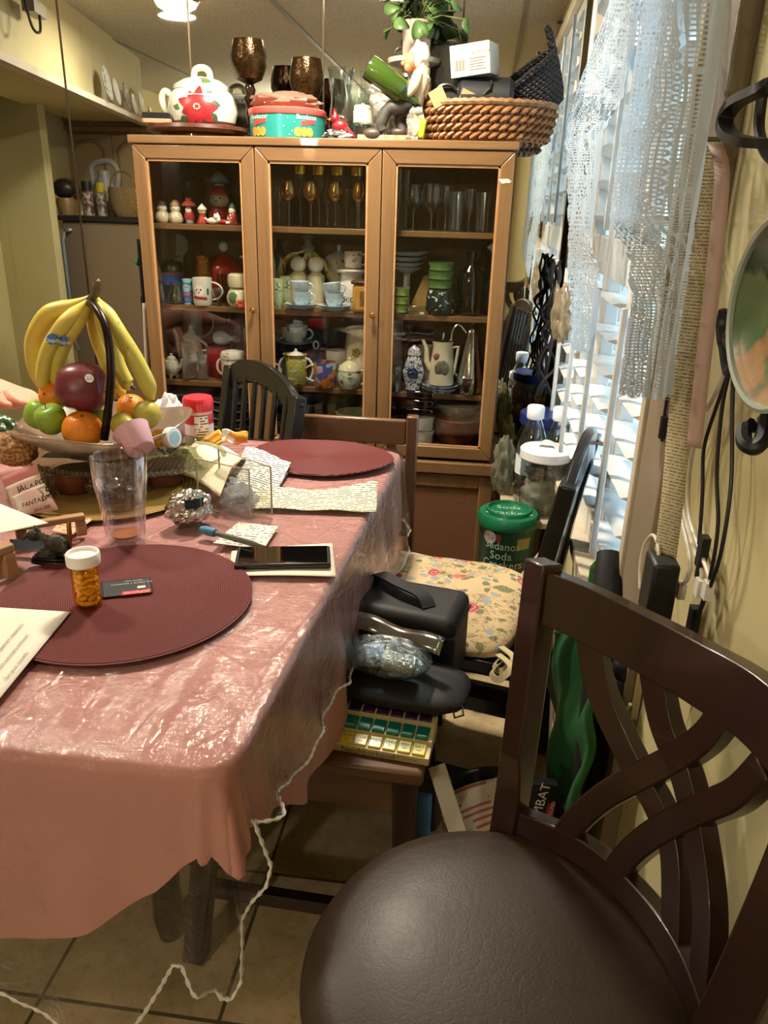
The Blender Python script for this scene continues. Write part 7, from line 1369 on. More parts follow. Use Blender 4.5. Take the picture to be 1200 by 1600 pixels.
for i, (st_, y) in enumerate((('Soda', .02), ('Crackers', -.025))): b.text(st_, .038, tr(-.0, y, top+.0150))
b.build('lid_lettering', mat('lid_lettering_mint', '#8fc0a5', .4), t)
q = pz(775, 810, .47); crumple('clear_bag', 'crumpled clear plastic bag between the cabinet and the jar', 'plastic bag', (.115, 2.44, ZB2+.001), (.035, .05, .10), frosted('clear_crumpled', '#b5b5a0', '#dcdccc', .45), 101, .4, 2.6); crumple('gold_foil_bag', 'crumpled pale bag with gold glints behind the water bottles', 'plastic bag', (.13, 2.66, ZB2+.001), (.035, .06, .10), frosted('golden_crumpled', '#b9a860', '#e0d8b0', .5), 103, .4, 2.6)
# cream folding ladder leaning in the corner
t = thing('folding_ladder', 'cream wooden folding ladder leaning against the stand by the black chair', 'ladder', (0, 0, 0)); a0, a1 = pyy(898, 815, 2.02), pyy(800, 935, 1.92); b = MB(); b.tube([tuple(a0), tuple(a1)], 1, flat=(.045, .02), up=(0, 1, 0)); b.build('rail', M_CRM, t, bevel=.003)
a2, a3 = a1, Vector((a1.x-.09, a1.y-.02, .0)); b = MB(); b.tube([tuple(a1), (a1.x-.10, a1.y-.03, a1.z-.20)], 1, flat=(.045, .02), up=(0, 1, 0)); b.build('foot', M_CRM, t)
# dark dried vine and bag at the corner of the window
random.seed(9); b = MB()
for i in range(9):
    y0 = random.uniform(2.60, 2.80); P = [(XW-.075+random.uniform(-.02, .02)+.012*math.sin(k*1.7+i), y0+.02*math.sin(k*1.3+i*2), 1.20-k*.055) for k in range(9)]; b.tube(cr_spline(P, 4), .0045, 5)
tag(b.build('dried_vine', mat('vine_dark', '#2a2320', .8)), 'dark dried vine strands hanging beside the far end of the window', 'vine')
crumple('produce_bag', 'clear produce bag hanging by the far lace curtain', 'plastic bag', (XW-.07, 2.36, .98), (.03, .05, .08), frosted('produce_film', '#c9b79a', '#e6dcc8', .45), 105, .35, 2.2, flat=False)
# ================================================================ BY THE WINDOW AND ON THE RIGHT WALL
def W_(px, py, X): return pxx(px, py, X)
# green bag hanging below the window
M_GB2 = mat('green_shopping_bag', '#1f5a2c', .7, var=(6, '#174a22')); rows = [(985, 868, 912), (1030, 858, 925), (1080, 857, 938), (1140, 860, 934), (1200, 855, 925), (1260, 850, 918), (1300, 846, 912)]; Xg = .235
A_ = cr_spline([W_(r[1], r[0], Xg) for r in rows], 5); B_ = cr_spline([W_(r[2], r[0], Xg) for r in rows], 5); n = len(A_)-1; b = MB()
def fg(u, v):
    i = min(int(v*n), n-1); q = v*n-i; p = A_[i].lerp(A_[i+1], q).lerp(B_[i].lerp(B_[i+1], q), u); return (p.x+.012*math.sin(u*9+v*3)+.008*math.sin(v*17+u*4), p.y, p.z)
b.grid(fg, 24, 30); g = tag(b.build('green_bag', M_GB2, solid=.012), 'green fabric shopping bag hanging below the window behind the stool', 'bag'); b = MB(); hA = W_(884, 985, Xg); b.tube(cr_spline([tuple(hA+Vector((0, -.02, 0))), tuple(hA+Vector((0, .0, .05))), tuple(hA+Vector((0, .05, .055))), tuple(hA+Vector((0, .07, -.01)))], 6), 1, flat=(.02, .003)); b.build('handle', M_GB2, g)
# black umbrella with green handle standing in the window corner
u0, u1 = W_(952, 865, .262), W_(946, 965, .255); t = thing('folded_umbrella', 'black folded umbrella with green curved handle under the window sill', 'umbrella', (u1.x, u1.y, 0)); O = Vector((u1.x, u1.y, 0)); b = MB(); b.tube([(0, 0, .02), (0, 0, u1.z), tuple(u0-O)], [.008, .028, .022], 12); b.build('canopy', mat('umbrella_black', '#17181b', .6), t); b = MB(); h = W_(930, 890, .25)-O; b.tube(cr_spline([(0-.03, .03, u1.z-.02), tuple(h+Vector((0, 0, -.06))), tuple(h), tuple(h+Vector((0, -.03, .022)))], 6), .010, 8); b.build('handle', mat('handle_green', '#3f8a45', .4), t)
# measuring tape over a nail
Xt = XW-.033; M_TAPE = (lambda t: t.done(t.pbsdf(t.mix(t.math('MULTIPLY', t.math('LESS_THAN', t.math('FRACT', t.math('MULTIPLY', t.sep(t.co())[2], 240)), .3), t.math('GREATER_THAN', t.noise(t.co('Object', (120, 120, 60)), 4, 1), .45)), '#c2b692', '#5d5442'), .5)))(NT('measuring_tape')); t = thing('measuring_tape', 'yellowed measuring tape hung over a nail on the taupe casing', 'tape measure', (Xt, 1.2, 1.5))
def ribbon(px, w0, X, m, name, par=None, dX=0):
    P = [W_(x, y, X-dX*i) for i, (x, y) in enumerate(px)]; S6 = cr_spline(P, 6); b = MB(); n = len(S6); b.grid(lambda u, v: (lambda p: (p.x-.010-(u-.5)*w0*.8, p.y+(u-.5)*w0*.6, p.z))(S6[min(int(v*(n-1)+.5), n-1)]), 2, n-1); o = Vector(par.location) if par else Vector(); b.v = [tuple(Vector(q)-o) for q in b.v]; return b.build(name, m, par, solid=.0006)
ribbon([(1124, 222), (1116, 270), (1110, 340), (1097, 450), (1086, 560), (1072, 680), (1062, 790), (1050, 880)], .030, Xt, M_TAPE, 'tape', t, .0004); ribbon([(1130, 224), (1142, 262), (1138, 340), (1124, 470), (1110, 590), (1098, 700)], .018, Xt-.004, mat('tape_back_rose', '#ab8f82', .6), 'tape_back', t); b = MB(); q = W_(1117, 218, Xt)-Vector(t.location); b.tube([tuple(q+Vector((.03, 0, 0))), tuple(q+Vector((-.012, 0, 0)))], .003, 6); b.build('nail', mat('nail_steel', '#6f6a62', .4, .8), t)
def cord(name, lab, cat, px, r, m, X, par=None, dX=None, group=None):
    P = [W_(x, y, X-(dX[i] if dX else 0)) for i, (x, y) in enumerate(px)]; b = MB(); b.tube(cr_spline(P, 6), r, 7); o = b.build(name, m, par)
    if lab: tag(o, lab, cat, group)
    return o
M_CB = mat('cord_black', '#141416', .45); M_CWH = mat('cord_white', '#cfc9bb', .45); Xc = XW-.02
c1 = cord('hanging_charger_lead', 'thin black cord running down the cream jamb to a small black clip', 'cord', [(1108, 235), (1092, 280), (1075, 370), (1062, 480), (1048, 580), (1038, 650), (1034, 690)], .0022, M_CB, Xt+.002); b = MB(); q = W_(1036, 668, Xt); b.cbox(q, (.008, .012, .032)); b.build('clip', M_CB, c1)
HK = (1142, 572)
for i, (px, l) in enumerate((([HK, (1118, 640), (1100, 700), (1098, 760), (1095, 815), (1092, 850)], 'black cord with a black usb plug hanging from the iron hook'), ([HK, (1128, 640), (1120, 740), (1122, 820), (1110, 900), (1090, 965), (1062, 1060), (1045, 1130)], 'black cord crossing over the others from the iron hook'), ([(1146, 572), (1144, 650), (1142, 760), (1125, 870), (1100, 940), (1085, 975)], 'longest black cord hanging from the iron hook at the right'))):
    o = cord('charging_cord', l, 'cord', px, .0024, M_CB, Xc, group='black charging cords')
    if i == 0: b = MB(); q = W_(1098, 862, Xc); b.cbox(q, (.010, .016, .040)); b.cbox(q+Vector((0, 0, -.028)), (.006, .009, .014)); b.build('usb_plug', M_CB, o)
    if i == 2: b = MB(); b.cbox(W_(1084, 968, Xc), (.012, .014, .035)); b.build('inline_plug', M_CB, o)
wc = cord('white_cable', 'white usb cable with a boxy connector hanging from the iron hook', 'cord', [(1162, 535), (1140, 560), (1120, 610), (1104, 640)], .003, M_CWH, Xc); b = MB(); q = W_(1096, 648, Xc); b.cbox(q, (.012, .018, .036), M=None); b.build('connector', mat('connector_white', '#d3cfc6', .4), wc)
for px in ([(1092, 662), (1072, 720), (1068, 790), (1082, 850), (1096, 890), (1094, 908)], [(1096, 662), (1080, 720), (1076, 800), (1094, 860), (1108, 900), (1106, 912)], [(1062, 800), (1078, 870), (1076, 900), (1066, 915)]): cord('strand', None, None, px, .0028, M_CWH, Xc, wc)
for x, y in ((1094, 918), (1106, 922), (1064, 922)): b = MB(); b.cbox(W_(x, y, Xc), (.010, .014, .022)); b.build('plug', _M['connector_white'], wc)
# black power bank on the jamb with its white lead
q = W_(1029, 916, XW-.05); t = thing('power_adapter', 'black power adapter with a short white lead beside the cream jamb', 'adapter', q); b = MB(); b.cbox((0, 0, 0), (.034, .055, .085)); b.build('body', mat('adapter_black', '#1c1d1c', .5), t, bevel=.005); b = MB(); P = [W_(x, y, XW-.055)-q for x, y in ((1000, 920), (1001, 880), (1008, 850), (1020, 836), (1028, 852), (1029, 878), (1029, 892))]; b.tube(cr_spline([tuple(v) for v in P], 6), .0024, 7); b.cbox(P[-1], (.010, .013, .030)); b.build('lead', mat('lead_white', '#d9cfb9', .4), t)
# plug and socket seen through the chair back
q = W_(985, 1060, XW-.016); t = thing('wall_plug', 'black plug with looped wire in a wall socket behind the stool back', 'plug', q); b = MB(); b.cbox((.008, 0, 0), (.012, .07, .115)); b.build('socket_plate', mat('socket_cream', '#b7aa86', .5), t, bevel=.002); b = MB(); b.ell((-.012, 0, .018), (.022, .020, .024)); b.ell((-.012, 0, -.018), (.020, .018, .024)); b.build('plug', M_CB, t); b = MB(); b.tube(cr_spline([(-.02, .01, .03), (-.02, .05, .026), (-.02, .055, -.02), (-.02, .03, -.035), (-.02, 0, -.005)], 6), .0024, 6); b.tube([(-.016, 0, -.03), (-.016, .01, -.12), (-.016, .02, -.30)], .004, 7); b.build('wire', M_CB, t)
cord('white_floor_cable', 'white cable running down the wall behind the stool back', 'cord', [(985, 1100), (966, 1130), (950, 1190), (938, 1250), (927, 1310)], .003, M_CWH, XW-.02)
# wrought iron plate hanger and painted oval plate
M_IRON = mat('wrought_iron', '#2a2a2c', .45, .6); Xp = XW-.03; pc3 = W_(1244, 490, Xp); t = thing('oval_plate', 'oval green rimmed plate painted with vegetables hung on the yellow wall', 'plate', pc3); b = MB(); topz = W_(1200, 330, Xp).z-pc3.z; ry = pc3.y-W_(1172, 500, Xp).y; ry = abs(ry)
b.lathe([(0, 0), (.55, 0), (.72, .006), (.96, .018), (1.0, .022), (.97, .020), (.72, .003), (0, -.004)], 56, Matrix(((0, 0, -1, 0), (0, ry, 0, 0), (topz, 0, 0, 0), (0, 0, 0, 1)))) 
def m_veg():
    t = NT('vegetable_painting'); s = t.sep(t.co()); c = t.ramp(t.math('ADD', t.math('MULTIPLY', t.math('ADD', s[2], .0), 2.6), t.math('ADD', .5, t.math('MULTIPLY', t.math('SUBTRACT', t.noise(t.co(), 26, 3), .5), .5))), [(.16, '#56703f'), (.24, '#a58a62'), (.36, '#94704c'), (.42, '#4a6341'), (.55, '#5c6b4c'), (.60, '#25402b'), (.74, '#32502f'), (.80, '#6d7b80')]); return t.done(t.pbsdf(c, .25))
b.build('plate', m_veg(), t, angle=60); b = MB(); b.tube([(-.021, ry*.99*math.cos(a*PI/30), topz*.99*math.sin(a*PI/30)) for a in range(60)], .004, 6, closed=True); b.build('rim', mat('plate_rim_pale', '#98a398', .3), t)
t = thing('iron_hanger', 'black wrought iron wall hanger with curled hooks and a leaf tip', 'hanger', (Xp, pc3.y, pc3.z)); O = Vector(t.location)
def iron(px, r, dX=None, flat=None, name='scroll'): P = [W_(x, y, Xp-(dX[i] if dX else .0))-O for i, (x, y) in enumerate(px)]; b = MB(); b.tube(cr_spline([tuple(v) for v in P], 6), r if not flat else 1, 8, flat=flat, up=(1, 0, 0) if flat else None); b.build(name, M_IRON, t)
iron([(1225, 128), (1190, 140), (1150, 160), (1132, 188), (1140, 212), (1170, 222), (1215, 224)], 1, [0, .02, .03, .035, .035, .025, .0], (.009, .016)); iron([(1192, 140), (1186, 200), (1196, 235), (1215, 255)], .006); iron([(1196, 655), (1190, 690), (1176, 700), (1163, 690), (1164, 670), (1176, 664)], .0075, [.0, .012, .02, .025, .02, .015]); iron([(1133, 482), (1128, 510), (1131, 545), (1137, 580), (1146, 572), (1144, 540), (1160, 520), (1190, 500)], [.002]+[.007]*10+[.006]*32, None); iron([(1148, 522), (1142, 530), (1150, 540)], .010)
# paint chip on the cabinet stile is in its wood; waste bin and papers on the floor
q = pz(785, 1268, .26); t = thing('waste_bin', 'clear grey plastic waste bin full of papers behind the stool', 'bin', (q.x, q.y+.0, 0)); MB().lathe([(0, .002), (.09, .002), (.092, .006), (.118, .262), (.122, .265), (.119, .27), (.115, .262), (.09, .01)], 44).build('bin', thin_glass('bin_plastic', '#8d8c80', .15, 1, .2), t)
BN = Vector((q.x, q.y, 0))
def loose(name, lab, cat, c, sx, sy, eul, m, words=None, group=None):
    b = MB(); b.grid(lambda u, v: ((u-.5)*sx, (v-.5)*sy, .006*math.sin(u*5)+.004*math.sin(v*6)), 10, 10); o = b.build(name, m, solid=.0006); o.location = c; o.rotation_euler = eul; return tag(o, lab, cat, group)
loose('striped_letter', 'letter with red stripes on top of the waste bin', 'paper', BN+Vector((-.02, -.0, .272)), .14, .11, (R(14), R(-10), R(24)), m_print('red_stripe_print', '#d2c6b2', '#b8605a', 20, 70, .45)); loose('crumpled_bill', 'cream folded bill inside the waste bin', 'paper', BN+Vector((-.0, -.02, .19)), .12, .10, (R(60), R(8), R(-10)), m_print('bill_print', '#b5a58c', '#8a6a50', 120, 60, .4)); loose('white_scrap', 'white paper scrap at the right side of the waste bin', 'paper', BN+Vector((.055, -.01, .245)), .06, .07, (R(70), R(20), R(40)), PAP)
q = pyy(846, 1252, BN.y-.03); t = thing('combat_box', 'black bait box lettered COMBAT with a red strip at the bin', 'box', q, rot=(R(-8), R(8), R(12))); b = MB(); b.box(-.03, .022, -.012, .012, -.05, .042); b.build('box', mat('bait_black', '#121112', .35), t, bevel=.0015); b = MB(); b.box(.008, .0225, -.0128, -.0118, -.05, .005); b.build('red_strip', mat('bait_red', '#b8281f', .4), t); b = MB(); b.text('COMBAT', .026, tr(-.008, -.0132, -.008) @ rotx(R(90)) @ rotz(R(84))); b.text('MAX KILLING', .010, tr(.015, -.0135, -.02) @ rotx(R(90)) @ rotz(R(84))); b.build('lettering', mat('bait_white', '#e6e3dc', .4), t)
b = MB(); b.box(-.006, .006, -.008, .008, 0, .02) ; P4, P5 = pyy(682, 1196, 1.12), pyy(712, 1290, 1.06); d = P4-P5; b = MB(); b.tube([tuple(P5-d*.9), tuple(P4)], 1, flat=(.032, .004), up=(0, 1, 0)); tag(b.build('long_envelope', mat('envelope_grey_white', '#b9b2a2', .7)), 'long white folded envelope leaning beside the waste bin', 'envelope')
P6 = pyy(664, 1262, 1.09); b = MB(); b.box(-.012, .012, -.004, .004, -.18, .03); tag(b.build('blue_folder', mat('folder_blue', '#2f5f8f', .45), loc=P6), 'blue folder edge between the stool leg and the white envelope', 'folder')
# ================================================================ THE SIDE OF THE ROOM SEEN ONLY IN THE MIRROR, AND THE PERSON
def vm(px, py, Yv): p = pyy(px, py, Yv); return Vector((p.x, 2*(YM-.008)-Yv, p.z))          # where a thing really stands whose mirror image shows at that pixel
def vz(px, py, z): p = pz(px, py, z); return Vector((p.x, 2*(YM-.008)-p.y, p.z))
# partition end left of the table (yellow pillar in the mirror)
e = vm(84, 380, 4.75); struct(MB().box(-3.0, e.x, e.y-.08, e.y, 0, 1.93).build('partition', M_WALL, smooth=False))
# soffit with a plate ledge
a, c2, d, g = vz(70, 112, 1.86), vz(226, 192, 1.86), vz(121, 3, CZ), vz(289, 112, CZ)
b = MB(); w = Vector((-.5, 0, 0)); a2 = vz(-60, 62, 1.86); d2 = Vector((a2.x+(d.x-a.x), a2.y, CZ)); b.hexa([a2, c2, c2+w, a2+w, Vector((a2.x, a2.y, CZ)), Vector((c2.x, c2.y, CZ)), Vector((c2.x, c2.y, CZ))+w, Vector((a2.x, a2.y, CZ))+w]); struct(b.build('ceiling_beam', M_WALL, smooth=False))
dirn = (c2-a).normalized(); nrm = Vector((-dirn.y, dirn.x, 0)); nrm = nrm if nrm.x > 0 else -nrm
b = MB(); b.hexa([a2+Vector((0, 0, -.03)), c2+Vector((0, 0, -.03)), c2+nrm*.06+Vector((0, 0, -.03)), a2+nrm*.06+Vector((0, 0, -.03)), a2, c2, c2+nrm*.06, a2+nrm*.06]); struct(b.build('trim_3', M_CREAM))
yaw = math.atan2(dirn.y, dirn.x)
PL = (('blue and white lattice patterned plate', .085, printed('lattice_plate', '#c9cbc4', ['#5f6a80', '#7a8496'], 40, .5)), ('white scalloped plate next to the lattice plate', .07, CH_W), ('dark rimmed plate third on the ledge', .075, printed('dark_rim_plate', '#9a958a', ['#4f4a45', '#6d665f'], 40, .6)), ('small white plate fourth on the ledge', .06, CH_W), ('large white oval plate fifth on the ledge', .085, CH_W), ('yellow leaf dish sixth on the ledge', .055, mat('yellow_dish', '#cfb23f', .35)), ('small white dish at the end of the ledge', .045, CH_G))
for i, (l, r, m) in enumerate(PL):
    px = (140, 158, 180, 197, 218, 243, 262)[i]; f = (px-70)/156; base = a.lerp(c2, f*.86+.06)+nrm*.03; b = MB(); b.lathe([(0, 0), (r*.55, 0), (r, .012), (r, .015), (r*.55, .004), (0, .004)], 32, tr(0, 0, r) @ Matrix(((0, 0, nrm.x, 0), (0, 0, nrm.y, 0), (1, 0, 0, 0), (0, 0, 0, 1))) if False else tr(0, 0, r) @ frame_to(nrm+Vector((0, 0, .15)))); tag(b.build('display_plate', m, loc=base+Vector((0, 0, .001))), l+' of the beam, seen in the mirror', 'plate', 'display plates on the beam')
# fridge with things on top, cabinet wall behind it
FYv = 5.0; f0 = vm(96, 345, FYv); f1 = vm(232, 345, FYv); ft = vm(150, 338, FYv).z; t = thing('refrigerator', 'brown steel refrigerator seen in the mirror left of the china cabinet', 'refrigerator', ((f0.x+f1.x)/2, f0.y, 0)); hw2 = (f1.x-f0.x)/2+.12
b = MB(); b.box(-hw2+.12, hw2, -.65, -.05, 0, ft-.01); b.build('body', mat('fridge_side', '#6a625a', .4), t); b = MB(); b.box(-hw2+.12, hw2, -.05, 0, .05, ft-.03); b.build('door', mat('fridge_door_steel', '#94826f', .3, .35), t, bevel=.01); b = MB(); b.box(-hw2+.10, hw2, -.66, .02, ft-.03, ft); b.build('top_edge', mat('fridge_top', '#24211f', .5), t); b = MB(); b.ell((-hw2+.17, .02, ft-.085), (.03, .02, .015)); b.build('badge', mat('badge_chrome', '#d6d6d2', .2, .8), t); b = MB(); b.tube([(-hw2+.14, .02, .4), (-hw2+.14, .05, .45), (-hw2+.14, .05, ft-.15), (-hw2+.14, .02, ft-.1)], .012, 8); b.build('handle', mat('handle_pale', '#8fa0a6', .3, .5), t)
FT = ft+.001; Yt = FYv+.12
def onf(px, d=.12): p = pz(px, 330, FT) if False else pyy(px, 330, FYv+d); return Vector((p.x, 2*(YM-.008)-(FYv+d), FT))
s = mpp((0, 5.2, 1.34))
p = onf(196); b = MB(); b.lathe(prof(shell([(17, 0), (22, 10), (24, 36), (23, 44)]), s), 28); t = thing('straw_basket', 'small straw basket on top of the refrigerator, in the mirror', 'basket', p); b.build('basket', m_wick('straw_wicker', '#a98a58', '#5f4a2b', 40), t); b = MB(); b.tube([(22*s*math.cos(a3*PI/12), 0, (42+26*math.sin(a3*PI/12))*s) for a3 in range(13)], 1.8*s, 6); b.build('handle', _M['straw_wicker'], t)
for px, w, h, col, cap, l in ((139, 17, 52, '#6b4a3f', '#1d1d1f', 'dark capped red and grey spray can'), (160, 17, 50, '#6d6458', '#b39a2f', 'yellow capped spray can'), (177, 12, 44, '#a98a3f', '#a98a3f', 'slim golden can')):
    t = thing('spray_can', l+' on the refrigerator, in the mirror', 'can', onf(px), 0, 'cans on the refrigerator'); MB().lathe(prof([(0, 0), (w*.5, 0), (w*.5, h*.72), (0, h*.72)], s), 20).build('can', mat('can_'+col[1:], col, .3, .3, var=(40, '#b5aca0', .5, .56)), t); MB().lathe(prof([(w*.46, h*.72), (w*.46, h), (0, h)], s), 18).build('cap', mat('cap_'+cap[1:], cap, .4), t)
p = onf(168, .35); t = thing('white_jug', 'grey white handled jug on the refrigerator, in the mirror', 'jug', p); MB().lathe(prof([(0, 0), (20, 0), (22, 10), (20, 44), (10, 62), (10, 70)], s), 24).build('body', mat('jug_grey', '#8f8f8a', .4), t); b = MB(); b.tube(cr_spline([(-18*s, 0, 40*s), (-20*s, 0, 76*s), (10*s, 0, 84*s), (24*s, 0, 70*s), (20*s, 0, 40*s)], 6), 5*s, 8); b.build('handle', _M['jug_grey'], t)
p = onf(104, .1); t = thing('dark_lidded_jar', 'dark lidded jar at the left end of the refrigerator top, in the mirror', 'jar', p); MB().lathe(prof([(0, 0), (12, 0), (15, 20), (13, 26)], s), 22).build('jar', mat('jar_tan', '#8a6a45', .4), t); b = MB(); b.ell((0, 0, 40*s), (19*s, 16*s, 15*s)); b.build('lid', mat('lid_dark', '#25221f', .4), t)
# kitchen cupboards behind
kc = vm(164, 300, 5.75); t = thing('kitchen_cupboard', 'pale wood kitchen cupboard with arched door panels, seen in the mirror', 'cupboard', (kc.x, kc.y, 0)); M_KW = wood('kitchen_pale_wood', '#a9895f', '#977750', 'Z', 12, .45, .1); b = MB(); b.box(-.25, .75, -.30, 0, 1.35, 1.80); b.build('case', M_KW, t); b = MB(); b.box(-.26, .77, -.30, .05, 1.80, 1.83); b.box(-.26, .76, -.30, .03, 1.83, 1.86); b.box(-.26, .77, -.3, .06, 1.86, 1.885); b.build('cornice', M_KW, t, bevel=.004)
for i in range(3):
    x = -.24+i*.335; b = MB(); b.box(x, x+.33, 0, .018, 1.37, 1.78); dr = b.build('door', mat('cupboard_door_pale', '#b39a75', .45), t, bevel=.003); b = MB(); b.tube([(x+.05, .02, 1.40)]+[(x+.165-.115*math.cos(a4*PI/10), .02, 1.66+.08*math.sin(a4*PI/10)) for a4 in range(11)]+[(x+.28, .02, 1.40)], .012, 6); b.build('arch_moulding', M_KW, dr)
sk = vm(60, 45, 3.7); t = thing('wall_socket_box', 'grey socket box with a looped cable on the beam, seen in the mirror', 'socket', a.lerp(a2, .12)+nrm*.02+Vector((0, 0, .22))); b = MB(); b.cbox((0, 0, 0), (.05, .16, .05), rotz(yaw+R(90))); b.build('box', mat('socket_grey', '#9a9280', .5), t); b = MB(); b.tube(cr_spline([(.02, 0, -.02), (.03, .03, -.09), (.03, .09, -.08), (.02, .11, .05), (.02, .09, .12)], 6), .006, 6); b.build('cable', M_CB, t)
# ---------------------------------------------------------------- seated person whose hand rests on the table
def skin(name, verts, edges, radii, m, parent, sub=2):
    me = bpy.data.meshes.new(name); me.from_pydata([tuple(v) for v in verts], edges, []); o = bpy.data.objects.new(name, me); COL.objects.link(o); o.parent = parent; me.materials.append(m)
    md = o.modifiers.new('skin', 'SKIN'); md.use_smooth_shade = True
    for v, r in zip(me.skin_vertices[0].data, radii): v.radius = (r, r) if not hasattr(r, '__len__') else r
    me.skin_vertices[0].data[0].use_root = True; sm = o.modifiers.new('ss', 'SUBSURF'); sm.levels = sm.render_levels = sub; return o
M_SKIN = mat('person_skin', '#c79078', .5, var=(14, '#b87a66'), sss=.1); PB = Vector((-1.50, 1.72, 0))
pr_ = thing('person', 'person seated at the left of the table, forearm resting behind the fruit bowl', 'person', PB)
wr = pyy(12, 618, 1.76)-PB; kn = pyy(54, 630, 1.74)-PB; wr.z = max(wr.z, TOP+.034); 
V = [(0, 0, .52), (0, 0, .72), (0, 0, .94), (0, 0, 1.09), (.0, 0, 1.18), (.02, 0, 1.28),                 # pelvis, waist, chest, neck base, neck, head
     (0, .17, 1.06), (.10, .22, .86), tuple(wr+Vector((-.12, .03, .014))), tuple(wr), tuple(wr.lerp(kn, .55)+Vector((0, 0, .002))),      # near arm, on the far side
     (0, -.17, 1.06), (.06, -.22, .82), (.22, -.14, .66), (.30, -.06, .60),                            # other arm in the lap
     (.16, .09, .49), (.42, .09, .48), (.42, .09, .08), (.52, .09, .04), (.16, -.09, .49), (.42, -.09, .48), (.42, -.09, .08), (.52, -.09, .04)]
Ed = [(0, 1), (1, 2), (2, 3), (3, 4), (4, 5), (3, 6), (6, 7), (7, 8), (8, 9), (9, 10), (3, 11), (11, 12), (12, 13), (13, 14), (0, 15), (15, 16), (16, 17), (17, 18), (0, 19), (19, 20), (20, 21), (21, 22)]
Rr = [.13, .12, .13, .075, .05, .08, .06, .052, .046, .036, (.042, .026), .06, .046, .036, .03, .08, .06, .045, .04, .08, .06, .045, .04]
# fingers reach on behind the fruit
hd = (kn-wr).normalized(); sd = Vector((-hd.y, hd.x, 0)).normalized(); hp = wr.lerp(kn, .55)+Vector((0, 0, .002))
for i, (o_, Lf) in enumerate(((.030, .062), (.011, .074), (-.009, .070), (-.027, .056))):
    k = len(V); root = hp+sd*o_*.9+hd*.022; V += [tuple(root), tuple(root+hd*Lf*.5+Vector((0, 0, .004))), tuple(root+hd*Lf*.85+Vector((0, 0, -.008))), tuple(root+hd*Lf+Vector((0, 0, -.016)))]; Ed += [(10, k), (k, k+1), (k+1, k+2), (k+2, k+3)]; Rr += [.0105, .0095, .0085, .0075]
k = len(V); th = hp-sd*.036-hd*.03; V += [tuple(th), tuple(th-sd*.020+hd*.028), tuple(th-sd*.022+hd*.052)]; Ed += [(9, k), (k, k+1), (k+1, k+2)]; Rr += [.014, .011, .009]
skin('body', V, Ed, Rr, M_SKIN, pr_)
b = MB(); b.ell((.03, 0, 1.33), (.088, .074, .112), 24, 18); b.ell((.118, 0, 1.32), (.018, .012, .020)); b.ell((.105, 0, 1.283), (.012, .024, .007), mi=1); b.ell((.02, .076, 1.32), (.018, .009, .028)); b.ell((.02, -.076, 1.32), (.018, .009, .028))
for y in (-.03, .03): b.ell((.104, y, 1.345), (.009, .013, .007), 10, 8, mi=2)
b.build('head', [M_SKIN, mat('lip_rose', '#a5605a', .5), mat('eye_dark', '#2a2422', .2)], pr_)
b = MB(); b.ell((-.002, 0, 1.362), (.096, .086, .098), 22, 14); b.build('hair', mat('hair_grey', '#6d665e', .8, bump=(90, .8, .006)), pr_)
b = MB(); b.lathe([(.155, .50), (.150, .72), (.165, .92), (.15, 1.04), (.075, 1.11)], 26, sc(.86, 1.12, 1)); b.tube([(0, .15, 1.06), (.05, .20, .96), (.09, .222, .88)], [.078, .072, .066], 14, cap=False); b.tube([(0, -.15, 1.06), (.03, -.20, .94), (.055, -.222, .84)], [.078, .072, .066], 14, cap=False); b.build('shirt', mat('shirt_blue_grey', '#5f6b78', .85), pr_)
b = MB(); b.tube([(0, .085, .52), (.16, .09, .50), (.42, .09, .485), (.42, .09, .12)], [.10, .095, .078, .06], 14); b.tube([(0, -.085, .52), (.16, -.09, .50), (.42, -.09, .485), (.42, -.09, .12)], [.10, .095, .078, .06], 14); b.build('trousers', mat('trousers_dark', '#2c2f36', .85), pr_)
t = thing('side_chair', 'dark chair under the seated person at the left of the table', 'chair', (PB.x, PB.y, 0)); b = MB(); b.box(-.2, .2, -.2, .2, .375, .41); b.build('seat', M_DARK, t, bevel=.005); b = MB(); b.box(-.21, -.18, -.2, .2, .41, .9); b.build('backrest', M_DARK, t, bevel=.005)
for x in (-.18, .18):
    for y in (-.18, .18): b = MB(); b.box(x-.018, x+.018, y-.018, y+.018, 0, .375); b.build('leg', M_DARK, t)
# ================================================================ LIGHT AND CAMERA
wd = bpy.data.worlds.new('world'); SC.world = wd; wd.use_nodes = True; nt = wd.node_tree; nt.nodes.clear()
ow = nt.nodes.new('ShaderNodeOutputWorld'); bg = nt.nodes.new('ShaderNodeBackground'); bg.inputs[0].default_value = (.66, .86, 1, 1); bg.inputs[1].default_value = 2.3
nt.links.new(bg.outputs[0], ow.inputs[0])
def area(name, loc, rot, size, energy, col, portal=False, shape='RECTANGLE'):
    l = bpy.data.lights.new(name, 'AREA'); l.shape = shape; l.size, l.size_y = size; l.energy = energy; l.color = col
    o = bpy.data.objects.new(name, l); COL.objects.link(o); o.location = loc; o.rotation_euler = rot
    if portal: l.cycles.is_portal = True
    return o
area('window_portal', (XW+.12, (W0+W1)/2, (WZ0+WZ1)/2), (0, R(90), 0), (WZ1-WZ0, W1-W0), 1, (1, 1, 1), True)
WARM = (1, .90, .74)
M_SHADE = mat('lamp_diffuser', '#fff2d8', .4, emit='#ffd9a0', estr=9)
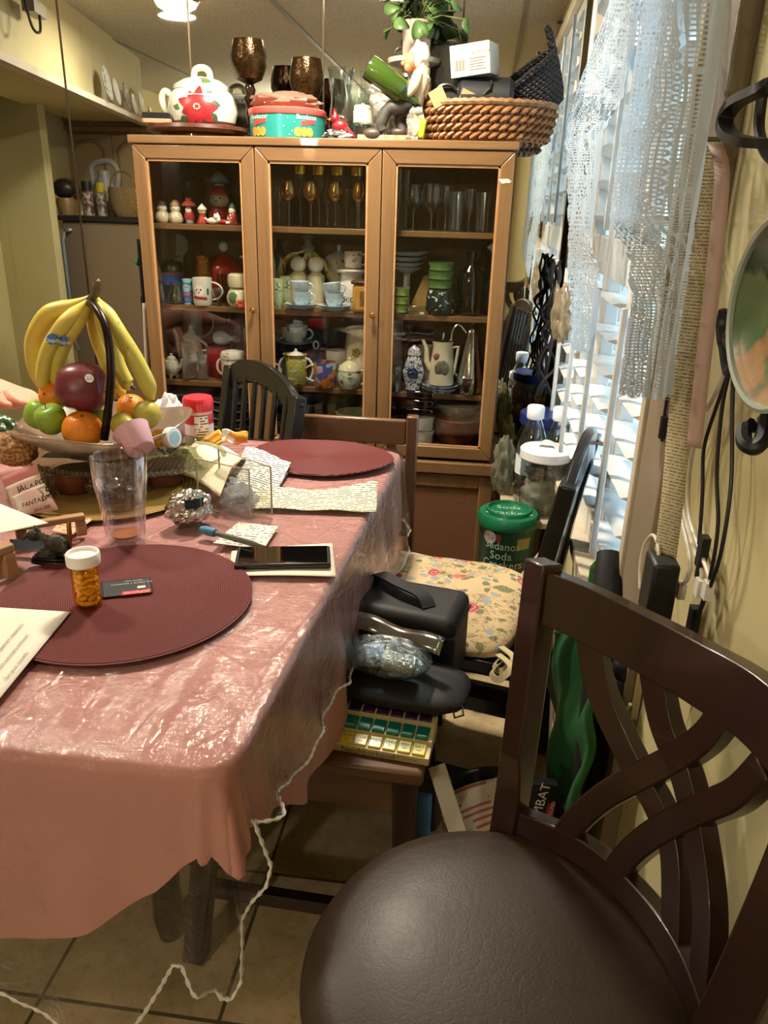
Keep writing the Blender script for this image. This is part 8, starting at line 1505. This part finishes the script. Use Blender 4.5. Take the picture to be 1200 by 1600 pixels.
def ceiling_lamp(label, x, y, r, e):
    t = thing('ceiling_light', label, 'light', (x, y, CZ)); b = MB(); b.lathe([(r*1.12, 0), (r*1.12, -.02), (r, -.03), (r*.98, -.018)], 32); b.build('lamp_rim', mat('lamp_rim_metal', '#9a8a5c', .3, .8), t)
    b = MB(); b.lathe([(r, -.025), (r*.9, -.045), (r*.6, -.062), (0, -.07)], 32); b.build('lamp_diffuser', M_SHADE, t)
    area('ceiling_lamp_light', (x, y, CZ-.085), (0, 0, 0), (r*1.7, r*1.7), e, WARM, shape='DISK')
ceiling_lamp('round flush ceiling light over the dining table', -.45, 2.08, .14, 23)
ceiling_lamp('smaller round ceiling light left of the table, its rim at the mirror top', -1.52, 1.66, .10, 12)
ceiling_lamp('added fill light behind the camera, hidden by the plant in the mirror', -.50, -.35, .14, 2)  # added frontal fill, no known fixture; the plant pot hides its mirror image
def hanging_lamp(label, x, y, z, e):
    t = thing('hanging_lamp', label, 'light', (x, y, CZ)); b = MB(); b.tube([(0, 0, 0), (0, 0, z-CZ+.05)], .005, 6); b.build('cord', M_CB, t); b = MB(); b.ell((0, 0, z-CZ), .05, 20, 12); b.build('globe', M_SHADE, t)
    l = bpy.data.lights.new('hanging_lamp_light', 'POINT'); l.energy = e; l.color = WARM; l.shadow_soft_size = .06; o = bpy.data.objects.new('hanging_lamp_light', l); COL.objects.link(o); o.location = (x, y, z+.09)
    t.children[1].visible_shadow = True
hanging_lamp('warm globe lamp hanging at the far end of the room', -1.42, -1.6, 1.74, 30)
cam = bpy.data.cameras.new('camera'); co_ = bpy.data.objects.new('camera', cam); COL.objects.link(co_)
co_.matrix_world = Matrix((( CR.x, CU.x, -CF.x, CP.x), (CR.y, CU.y, -CF.y, CP.y), (CR.z, CU.z, -CF.z, CP.z), (0, 0, 0, 1)))
cam.sensor_fit = 'AUTO'; cam.sensor_width = 36; cam.lens = 27; cam.clip_start = .02; cam.clip_end = 60
SC.camera = co_
SC.view_settings.view_transform = 'Standard'; SC.view_settings.look = 'None'; SC.view_settings.exposure = 1.0; SC.view_settings.gamma = 1
c = SC.cycles; c.max_bounces = 9; c.diffuse_bounces = 4; c.glossy_bounces = 5; c.transmission_bounces = 8; c.transparent_max_bounces = 24; c.caustics_reflective = False; c.caustics_refractive = False
c.sample_clamp_indirect = 6; c.use_denoising = True
